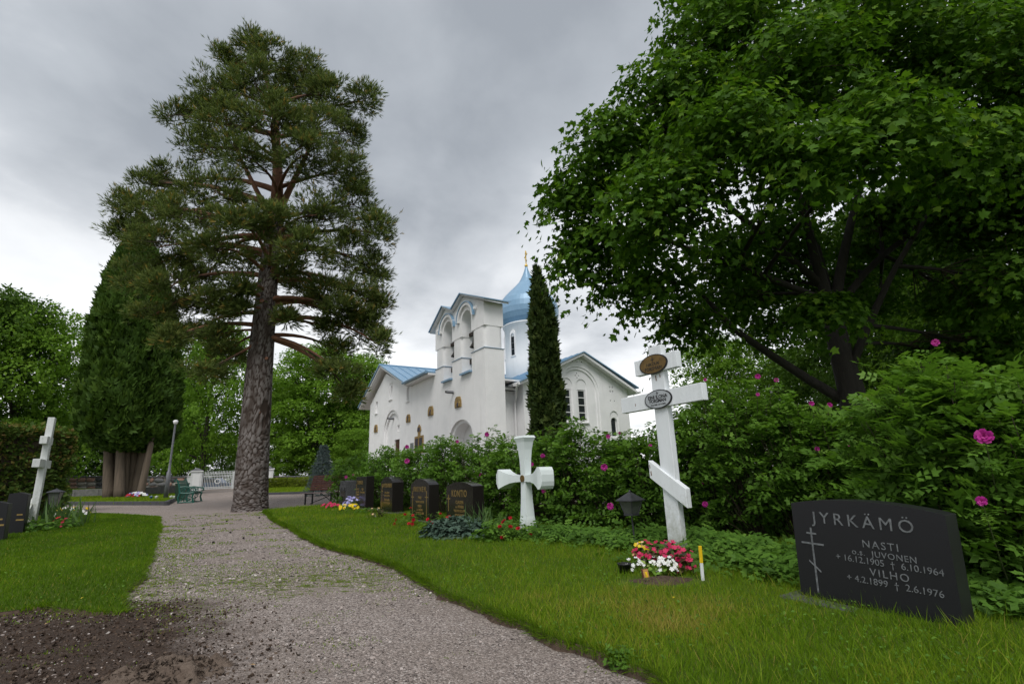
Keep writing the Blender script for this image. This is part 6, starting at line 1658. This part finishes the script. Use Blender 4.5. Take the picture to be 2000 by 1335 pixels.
for i, (px, Y, top) in enumerate(BUSH):
    r = np.random.default_rng(300 + i)
    p = at(px, 950, Y); g = gz(0, Y); h = at(px, top, Y)[2] - g
    O = np.array([p[0], p[1], g]); t = thing('rose_bush', bush_label(i), 'rose bush', loc=tuple(O), group='wild rose hedge')
    nxt = BUSH[min(i + 1, len(BUSH) - 1)]; prv = BUSH[max(i - 1, 0)]
    pa, pc = at(prv[0], 950, prv[1]), at(nxt[0], 950, nxt[1]); ax = unit((pc - pa)[None])[0]; ax[2] = 0
    half = np.linalg.norm((pc - pa)[:2]) / 2 / (1 if 0 < i < len(BUSH) - 1 else .5) * .66 + .12
    ac = np.array([-ax[1], ax[0], 0])
    dep = .80 if Y > 5.5 else .62
    ns = int((80 + 75 * half * h) * (1 if Y < 12 else .75))
    u = sphere_pts(ns, r, .25); k = r.uniform(.62, 1.0, (ns, 1)) ** .6
    lump = 1 + .16 * np.sin(u[:, 0:1] * 5 + i) * np.cos(u[:, 1:2] * 4 + 2 * i)
    loc = (u[:, 0:1] * half * ax + u[:, 1:2] * dep * ac) * k * lump
    zz = h * (.46 + .58 * u[:, 2:3] * k * np.where(u[:, 2:3] > 0, lump, 1)); zz = np.clip(zz, .08, None)
    tip = loc + np.concatenate([np.zeros((ns, 2)), zz], 1)
    m = 9 if Y < 5.5 else (12 if Y < 8 else 11)
    big = 1.0 + .55 * (Y < 5.5) + .15 * (5.5 < Y < 7.2)
    # each shoot carries leaves along its last stretch
    dirv = unit(u * np.array([.6, .6, .5]) + np.array([0, 0, .55]) + r.normal(size=(ns, 3)) * .25)
    s1 = r.uniform(0, .42, (ns, m, 1)); az = r.uniform(0, 2 * PI, (ns, m))
    P_ = tip[:, None] - dirv[:, None] * s1
    rad = unit(np.stack([np.cos(az), np.sin(az), r.uniform(-.45, .55, (ns, m))], -1) + dirv[:, None] * .3)
    N_ = unit(np.array([0, 0, 1.]) * .9 + u[:, None] * .45 + r.normal(size=(ns, m, 3)) * .42 - rad * rad[..., 2:3])
    n = ns * m
    P_, rad, N_ = P_.reshape(n, 3), rad.reshape(n, 3), N_.reshape(n, 3)
    ok = P_[:, 2] > .04; P_, rad, N_ = P_[ok], rad[ok], N_[ok]; n = len(P_)
    x_ = unit(np.cross(rad, N_)); nn = unit(np.cross(x_, rad)); rot = np.stack([x_, rad, nn], 2)
    scl = r.uniform(.10, .165, n) * big * (1.0 if Y < 9 else 1.15)
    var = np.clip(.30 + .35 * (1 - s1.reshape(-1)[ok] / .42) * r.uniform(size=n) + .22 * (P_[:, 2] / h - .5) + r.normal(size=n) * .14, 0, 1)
    T_ = T_ROSE if Y < 5.5 else T_ROSE2
    if i in (15, 16, 17):
        keep = leaf_objects(t, O, T_ROSE, P_ + O, rot, scl, var, M['rose'], 150)
        P_, rot, scl, var = P_[keep], rot[keep], scl[keep], var[keep]
    cloud('foliage', *T_, P_, rot, scl, M['rose'], var, t, 'stuff')
    nf = 1500 if Y < 9.5 else 800; uf = sphere_pts(nf, r); pf = (uf[:, 0:1] * half * ax + uf[:, 1:2] * dep * ac) * r.uniform(.2, .85, (nf, 1)); pf[:, 2] = np.clip(h * (.45 + .5 * uf[:, 2] * r.uniform(.2, .9, nf)), .1, None)
    cloud('inner_leaves', *T_LEAF2, pf, frames(unit(r.normal(size=(nf, 3)) * .6 + np.array([0, -.2, 1.])), r), r.uniform(.05, .09, nf) * (1.3 if Y > 8 else 1), M['rose'], np.clip(r.normal(.3, .2, nf), 0, 1), t, 'stuff')
    st_ = np.array([bez(np.array([q[0] * .25, q[1] * .25, -.05]), np.array([q[0] * .6, q[1] * .6, q[2] * .6]), q, 5) for q in tip[::2]])
    o = obj('stems', npmesh('stems', *tubes(st_, np.repeat(np.linspace(.009, .003, 5)[None], len(st_), 0), 3), M['twig']), t); o['kind'] = 'stuff'
    bfront.append((px, Y, O, t, half, dep, h))
for k, (px, py, s_) in enumerate(FLOWERS):
    i = int(np.argmin([abs(px - b[0]) for b in bfront])); b = bfront[i]
    v = ray(px, py); v = v / v[1]
    # front surface of that bush along the sight line
    Yf = b[1] - b[5] * .92
    q = CPOS + v * Yf
    hz = (q[2] - b[2][2]) / b[6]
    Yf = b[1] - b[5] * max(.15, math.sqrt(max(0.02, 1 - min(1, max(0, (hz - .46) / .56)) ** 2))) * .95 - .04
    q = CPOS + v * Yf
    nrm = unit(((CPOS - q) * np.array([1, 1, .6]) + np.array([random.uniform(-.8, .8), 0, random.uniform(0, 1.6)]))[None])
    R_ = frames(nrm, RNG)[0]; m = np.eye(4); m[:3, :3] = R_ * s_ * (1.0 if k == 0 else 1.15); m[:3, 3] = q - b[2]
    obj('flower', FLW[k % 3], b[3], mw=Matrix(m.tolist()))
    # the shoot that carries the flower, with leaves below it
    rr_ = np.random.default_rng(900 + k); ql = q - b[2]; toC = unit(((b[2] - q) * np.array([1, 1, 0]))[None])[0]
    foot = ql + toC * .35 - np.array([0, 0, .55]); st_ = bez(foot, (foot + ql) / 2 - toC * .05, ql - nrm[0] * .015, 5)
    mm = 12; tt_ = rr_.uniform(.45, .97, mm); P_ = np.stack([np.interp(tt_, np.linspace(0, 1, 5), st_[:, c_]) for c_ in range(3)], 1); az_ = rr_.uniform(0, 2 * PI, mm)
    rad_ = unit(np.stack([np.cos(az_), np.sin(az_), rr_.uniform(-.1, .4, mm)], 1)); N_ = unit(np.array([0, -.15, 1.]) + rr_.normal(size=(mm, 3)) * .25)
    sh = cloud('flowering_shoot', *(T_ROSE if b[1] < 8 else T_ROSE2), P_, frames(N_, rr_, up=rad_), rr_.uniform(.10, .16, mm), M['rose'], np.clip(rr_.normal(.6, .2, mm), 0, 1), b[3], 'stuff')
    obj('stem', npmesh('stem', *tubes(st_[None], np.linspace(.006, .003, 5)[None], 4), M['stemgreen']), sh)
# leafy ground cover between lawn and hedge
r = np.random.default_rng(77); pts = []
for a, b, w, cnt in (((940, 1046), (1110, 1066), .35, 1000), ((1080, 1064), (1250, 1080), .4, 1300), ((1240, 1072), (1420, 1090), .45, 1500), ((1390, 1090), (1555, 1125), .35, 1700), ((1470, 1110), (1560, 1165), .2, 700), ((1920, 1185), (2080, 1240), .3, 500), ((1330, 1092), (1560, 1122), .8, 700)):
    A, B = G(*a), G(*b); t_ = r.uniform(size=(cnt, 1)); q = A * (1 - t_) + B * t_; q[:, :2] += r.normal(size=(cnt, 2)) * w * .5 + np.array([0, .25]); pts.append(q)
q = np.concatenate(pts); n = len(q); q[:, 2] = gzv(q[:, 1]) + .05 + np.abs(r.normal(size=n)) * .075
nr = unit(r.normal(size=(n, 3)) * .3 + np.array([-.05, -.25, 1.])); d2 = unit(r.normal(size=(n, 3)) * np.array([1, 1, .2]))
tag(cloud('ground_cover', *T_ROSE2, q, frames(nr, r, up=d2), r.uniform(.10, .19, n), M['herb'], np.clip(r.normal(.45, .22, n), 0, 1)), 'leafy light green ground cover along the foot of the rose hedge', 'ground cover', kind='stuff')

def leaf_box(name, label, A, B, dep, h, n, size, mat, cat='hedge', lump=.08, seed=1, group=None, tips=False):
    """clipped hedge between ground points A and B"""
    r = np.random.default_rng(seed); d = (B - A)[:2]; ln = float(np.linalg.norm(d)); t = thing(name, label, cat, frame((A[0], A[1], A[2]), B - A), group=group)
    f = r.choice(4, n, p=[.42, .22, .18, .18]); u, v = r.uniform(size=(2, n))
    P_ = np.zeros((n, 3)); N_ = np.zeros((n, 3))
    m = f == 0; P_[m] = np.stack([u[m] * ln, np.zeros(m.sum()), v[m] * h], 1); N_[m] = (0, -1, .3)
    m = f == 1; P_[m] = np.stack([u[m] * ln, v[m] * dep, np.full(m.sum(), h)], 1); N_[m] = (0, 0, 1)
    m = f == 2; P_[m] = np.stack([np.zeros(m.sum()), u[m] * dep, v[m] * h], 1); N_[m] = (-1, 0, .3)
    m = f == 3; P_[m] = np.stack([np.full(m.sum(), ln), u[m] * dep, v[m] * h], 1); N_[m] = (1, 0, .3)
    lm_ = (fbm(P_[:, 0] + P_[:, 1] * 3, P_[:, 2] + P_[:, 1], 1.6, seed) - .5)
    P_ += unit(N_) * (lm_ * lump * 4)[:, None] - unit(N_) * (r.uniform(size=n) ** 2 * .25)[:, None]
    P_[:, 2] = np.maximum(P_[:, 2], .03)
    N2 = unit(N_ * .7 + r.normal(size=(n, 3)) * .6 + np.array([0, 0, .5]))
    var = np.clip(r.normal(.45, .2, n), 0, .84)
    if tips: var = np.where((P_[:, 2] > h * .55) & (r.uniform(size=n) < .2), r.uniform(.85, 1, n), var)
    o = cloud('foliage', *T_LEAF2, P_, frames(N2, r, up=unit(N_ + r.normal(size=(n, 3)) * .4 + np.array([0, 0, .6]))), r.uniform(.7, 1.3, n) * size, mat, var, t, 'stuff')
    ib = MB().box(.18, ln - .18, .2, dep - .2, -.1, h - .25).obj('twig_core', M['twig'], t)
    return t
A = at(-230, 1000, 15.5); B = at(128, 985, 19.5); A[2], B[2] = gz(0, A[1]), gz(0, A[1])
leaf_box('beech_hedge', 'loose hedge with brownish tips behind the left graves', A, B, 2.0, 3.05, 12000, .16, M['hedge'], seed=4, lump=.14, tips=True)
A = at(516.5, 960, 44.5); B = at(557, 960, 44.5); A[2] = B[2] = at(516, 958.5, 44.5)[2]
leaf_box('clipped_hedge', 'clipped yellow-green hedge block next to the pine trunk', A, B, 1.4, 1.0, 5000, .09, M['boxhedge'], seed=5, lump=.02, group='clipped hedges')
A = at(561, 960, 44); B = at(606, 961, 43); A[2] = B[2] = at(561, 959.5, 44)[2]
leaf_box('clipped_hedge', 'clipped yellow-green hedge block just left of the wooden bench', A, B, 1.4, 1.1, 5000, .09, M['boxhedge'], seed=6, lump=.02, group='clipped hedges')
# blue spruce
p = at(628, 950, 27); sO = np.array([p[0], p[1], gz(0, 27)]); hS = at(628, 868, 27)[2] - sO[2]
t = thing('blue_spruce', 'small blue-grey spruce behind the wooden bench', 'spruce', loc=tuple(sO)); r = np.random.default_rng(12); n = 4500
z = r.uniform(.04, 1, n); tier = np.floor(z * 13) / 13; az = r.uniform(0, 2 * PI, n); k = r.uniform(.25, 1, n) ** .6
rad = .95 * (1 - tier) ** .9 * (.75 + .25 * np.sin(az * 9 + tier * 30)) * k + .03
out = np.stack([np.cos(az), np.sin(az), np.zeros(n)], 1)
P_ = out * rad[:, None] + np.stack([0 * z, 0 * z, hS * (tier + .055 - .05 * k + .015 * r.normal(size=n))], 1); P_[:, 2] = np.clip(P_[:, 2], .02, hS)
cloud('needles', *T_SHOOT, P_, frames(unit(out + np.array([0, 0, .15]) + r.normal(size=(n, 3)) * .35), r), r.uniform(.08, .15, n), M['spruce'], np.clip(r.normal(.5, .25, n), 0, 1), t, 'stuff')
MB().tube([(0, 0, -.05), (0, 0, hS)], [.05, .01], 6).obj('trunk', M['barkgrey'], t)

# ------------------------------------------------------------------ flowers on the graves
def blossom_mesh(mat, var, tmpl=T_BLOSSOM): return npmesh('blossom', tmpl[0], tmpl[1], mat, False, np.full(len(tmpl[0]), var))
def flower_plant(name, label, cat, loc, rad, h, nleaf, lsize, lmat, nfl, fsize, fmats, seed, ltmpl=T_LEAF, ftmpl=T_BLOSSOM, group='grave flowers', upright=.5):
    r = np.random.default_rng(seed); t = thing(name, label, cat, loc=tuple(loc), group=group)
    u = sphere_pts(nleaf, r, .5); u[:, 2] = np.abs(u[:, 2]); P_ = u * np.array([rad, rad * .8, h * .9]) * r.uniform(.35, 1, (nleaf, 1)) + np.array([0, 0, .015])
    N_ = unit(u * .6 + np.array([0, 0, upright + .3]) + r.normal(size=(nleaf, 3)) * .35)
    cloud('foliage', *ltmpl, P_, frames(N_, r, up=unit(u + r.normal(size=(nleaf, 3)) * .5)), r.uniform(.7, 1.25, nleaf) * lsize, lmat, np.clip(r.normal(.5, .25, nleaf), 0, 1), t, 'stuff')
    if nfl:
        mes = [blossom_mesh(fm, v, ftmpl) for fm in fmats for v in (.2, .8)]
        for k in range(nfl):
            w = sphere_pts(1, r, .6)[0]; w[2] = abs(w[2]); 
            if w[1] > .3: w[1] *= -1
            q = w * np.array([rad * .95, rad * .8, h]) * r.uniform(.8, 1.06) + np.array([0, 0, .03])
            nn = unit((w * .8 + np.array([0, -.5, .6]) + r.normal(size=3) * .3)[None]); m = np.eye(4); m[:3, :3] = frames(nn, r)[0] * fsize * r.uniform(.8, 1.2); m[:3, 3] = q
            obj('blossom', mes[r.integers(len(mes))], t, mw=Matrix(m.tolist()))
    return t
def gp(px, py, lift=.03):
    q = G(px, py); return (q[0], q[1], gz(0, q[1]) + lift)
# bed at the tall cross: soil patch and plants
sp_ = MB(); q = G(1294, 1146); n = 26
sp_.add([(0, 0, .10)] + [(.34 * (1 + .14 * math.sin(3 * a)) * math.cos(a), .20 * (1 + .1 * math.cos(4 * a)) * math.sin(a), .045) for a in np.linspace(0, 2 * PI, n + 1)[:-1]] + [(.42 * (1 + .1 * math.sin(5 * a + 1)) * math.cos(a), .26 * (1 + .1 * math.cos(4 * a)) * math.sin(a), -.02) for a in np.linspace(0, 2 * PI, n + 1)[:-1]], [(0, 1 + i, 1 + (i + 1) % n) for i in range(n)] + [(1 + i, 1 + n + i, 1 + n + (i + 1) % n, 1 + (i + 1) % n) for i in range(n)])
o = sp_.obj('planting_bed', M['soil'], None, True); o.location = (q[0], q[1], gz(0, q[1])); r = np.random.default_rng(66); m_ = 500; a_ = r.uniform(0, 2 * PI, m_); k_ = r.uniform(size=m_) ** .5
cloud('soil_crumbs', *t_pebble(5), np.stack([np.cos(a_) * .42 * k_, np.sin(a_) * .26 * k_, .075 - .07 * k_ ** 2], 1), frames(r.normal(size=(m_, 3)), r), r.uniform(.004, .014, m_), M['crumb'], r.uniform(0, .95, m_), o, 'stuff')
tag(o, 'small mound of dark soil carrying the flowers below the tall cross', 'soil bed')
flower_plant('begonia', 'pink begonia with bronze leaves, left of the cross post', 'begonia', gp(1268, 1120, .08), .17, .20, 70, .085, M['bronze'], 22, .046, [M['pink']], 1)
flower_plant('begonia', 'tall pink begonia in front of the cross post', 'begonia', gp(1310, 1118, .08), .17, .24, 80, .09, M['bronze'], 26, .048, [M['pink']], 2)
flower_plant('begonia', 'pink begonia with drooping bronze leaves right of the cross post', 'begonia', gp(1338, 1130, .06), .14, .20, 70, .09, M['bronze'], 14, .046, [M['pink']], 3)
flower_plant('kalanchoe', 'peach coloured flower cluster at the left end of the bed', 'flower', gp(1256, 1118, .10), .10, .17, 40, .06, M['herb'], 22, .036, [M['peach'], M['yellowp']], 4)
flower_plant('bedding_flower', 'small white flowers at the left end of the bed', 'flower', gp(1240, 1128, .06), .12, .10, 60, .035, M['herb'], 18, .036, [M['whitep']], 5)
flower_plant('bedding_flower', 'white flower cluster in the middle of the bed', 'flower', gp(1305, 1137, .08), .11, .11, 60, .05, M['varieg'], 24, .045, [M['whitep']], 6)
flower_plant('bedding_flower', 'variegated plant with a few white flowers beside the picture card', 'flower', gp(1277, 1134, .06), .10, .12, 45, .06, M['varieg'], 7, .035, [M['whitep']], 7)
t = thing('flower_pot', 'small black plastic pot at the left end of the flower bed', 'pot', loc=gp(1222, 1130, .02)); MB().lathe([(.05, 0), (.065, .11), (.07, .11), (.07, .125), (.055, .125), (.05, .05)], 14).obj('pot_body', M['iron'], t, True); MB().lathe([(.052, .09), (.01, .10)], 12).obj('pot_soil', M['soil'], t)
# in front of the row of stones
flower_plant('pansy', 'lavender pansies before the flat-topped gravestone', 'pansy', gp(686, 996, .06), .32, .30, 90, .08, M['herb'], 34, .085, [M['violet']], 11)
flower_plant('pansy', 'yellow pansies before the lavender ones', 'pansy', gp(680, 1000, .06), .36, .14, 70, .08, M['herb'], 20, .09, [M['yellowp']], 12)
flower_plant('petunia', 'bright pink flowers left of the pansies', 'flower', gp(645, 996, .05), .30, .14, 60, .08, M['herb'], 20, .09, [M['pink']], 13)
flower_plant('dwarf_rose', 'withered dwarf rose before the arched gravestone', 'dwarf rose', gp(737, 1014, .04), .26, .26, 150, .06, M['bronze'], 4, .06, [M['peach']], 14, upright=.2)
flower_plant('dwarf_rose', 'dwarf rose with red blooms between the arched and two-cross gravestones', 'dwarf rose', gp(800, 1030, .04), .34, .30, 230, .06, M['rose'], 9, .07, [M['redrose']], 15, T_ROSE2, T_ROSETTE)
flower_plant('dwarf_rose', 'dwarf rose with red blooms before the two-cross gravestone', 'dwarf rose', gp(852, 1042, .04), .34, .36, 240, .06, M['rose'], 9, .07, [M['redrose']], 16, T_ROSE2, T_ROSETTE)
flower_plant('creeping_juniper', 'blue-green creeping juniper before the nearest gilt gravestone', 'juniper', gp(890, 1054, .03), .58, .34, 2600, .085, M['juniper'], 0, 0, [], 17, T_FAN)
flower_plant('dwarf_rose', 'dwarf rose with dark red blooms at the foot of the flared cross', 'dwarf rose', gp(1003, 1062, .04), .30, .36, 220, .09, M['rose'], 10, .065, [M['redrose']], 18, T_ROSE2, T_ROSETTE)
flower_plant('leafy_perennial', 'leafy green plant left of the flared cross', 'plant', gp(965, 1062, .03), .30, .28, 180, .13, M['herb'], 0, 0, [], 19, T_ROSE2)
flower_plant('leafy_perennial', 'low leafy weed at the near corner of the right lawn', 'plant', gp(1225, 1306, .03), .10, .06, 90, .06, M['herb'], 0, 0, [], 20, T_ROSE2)
flower_plant('leafy_perennial', 'low leafy plant before the arched gravestone', 'plant', gp(715, 1004, .03), .35, .12, 120, .10, M['herb'], 0, 0, [], 26, T_ROSE2)
def blades(name, label, cat, loc, n, h, w, spread, seed):
    r = np.random.default_rng(seed); t = thing(name, label, cat, loc=loc, group='grave flowers')
    P_ = np.stack([r.normal(size=n) * spread * .4, r.normal(size=n) * spread * .4, np.zeros(n)], 1); hh_ = r.uniform(.6, 1, n) * h
    lean = unit(np.stack([r.normal(size=n) * .28, r.normal(size=n) * .28, np.ones(n)], 1))
    cloud('blades', *T_BLADE, P_, frames(lean, r), np.stack([np.full(n, w), hh_ * .9, hh_], 1), M['iris'], r.uniform(0, 1, n), t, 'stuff')
blades('iris', 'tall iris leaves between the nearest gilt gravestone and the flared cross', 'iris', gp(945, 1052), 46, .62, .026, .40, 1)
blades('iris', 'iris leaves beside the lantern at the left hedge', 'iris', gp(108, 1030), 70, .85, .05, .9, 2)
flower_plant('perennial', 'white flowers behind the iris by the left lantern', 'flower', gp(140, 1012, .03), .62, .30, 120, .14, M['herb'], 26, .11, [M['whitep'], M['yellowp']], 21)
flower_plant('perennial', 'small red flowers in front of the left lantern', 'flower', gp(125, 1033, .03), .45, .26, 120, .13, M['herb'], 8, .06, [M['pink'], M['redrose']], 22)
flower_plant('leafy_perennial', 'green leaves at the foot of the weathered cross', 'plant', gp(60, 1040, .03), .55, .28, 160, .16, M['herb'], 0, 0, [], 23)
flower_plant('flower_wreath', 'wreath of red, white and blue flowers at the thuja stems', 'wreath', (at(268, 972, 32.5)[0], 32.5, gz(0, 32.5) + .06), .62, .26, 60, .16, M['darkleaf'], 46, .17, [M['redrose'], M['whitep'], M['violet']], 24)
# fallen leaves and petals on the path and grass
r = np.random.default_rng(5)
for k, (px, py) in enumerate(((155, 1186), (85, 1224), (68, 1212), (268, 1214), (1128, 1146), (485, 1126), (236, 1031), (1060, 1072), (880, 1090), (1315, 1188), (500, 1305))):
    q = G(px, py); on = .075 if (inpoly(np.array([[q[0], q[1]]]), RLJ)[0] or inpoly(np.array([[q[0], q[1]]]), LLJ)[0]) else .02
    m = np.eye(4); m[:3, :3] = frames(unit(np.array([[r.normal() * .3, r.normal() * .3, 1]])), r)[0] * r.uniform(.025, .045); m[:3, 3] = (q[0], q[1], gz(0, q[1]) + on)
    lab = ['ochre fallen leaf at the lower edge of the left lawn', 'yellowish fallen leaf on the bare soil, lower of two', 'yellowish fallen leaf on the bare soil, upper of two', 'pale fallen leaf near the corner of the left lawn', 'brown fallen leaf on the yellowed grass', 'small yellow fallen leaf in the middle of the path', 'yellow fallen petal on the left lawn', 'yellow fallen petal on the grass right of the flared cross', 'pale fallen petal on the grass below the juniper', 'dry fallen leaf on the grass below the picture card', 'yellow-green fallen leaf near the soil heap'][k]
    o = obj('fallen_leaf', npmesh('fallen_leaf', *T_LEAF, (M['yellowp'], M['bronze'], M['peach'])[(0, 2, 1)[k % 3]], False, np.full(5, .5)), mw=Matrix(m.tolist())); tag(o, lab, 'leaf', 'fallen leaves')

# pine cones dropped on the gravel
def cone_mesh():
    m_ = MB(); k = 9
    m_.rings([[(r0 * (1 + .22 * ((j + i) % 2)) * math.cos(2 * PI * j / k), r0 * (1 + .22 * ((j + i) % 2)) * math.sin(2 * PI * j / k), z) for j in range(k)] for i, (r0, z) in enumerate(((.006, 0), (.016, .008), (.02, .02), (.018, .032), (.012, .044), (.004, .054)))])
    return m_.mesh('pine_cone', M['barkdark'])
cm_ = cone_mesh()
for k, (px, py) in enumerate(((372, 1010), (420, 1007), (441, 1019), (398, 1034), (452, 1041), (476, 1052), (414, 1061), (505, 1012))):
    q = G(px, py); o = obj('pine_cone', cm_, mw=Matrix.Translation((q[0], q[1], gz(0, q[1]) + .02)) @ Matrix.Rotation(k * 1.3, 4, 'Z') @ Matrix.Rotation(Rd(82), 4, 'X') @ Matrix.Scale(.75 + .08 * (k % 4), 4))
    if not inpoly(np.array([[q[0], q[1]]]), RLJ)[0]: tag(o, 'small dark pine cone lying on the gravel near the great pine', 'pine cone', 'fallen pine cones')
    else: bpy.data.objects.remove(o)
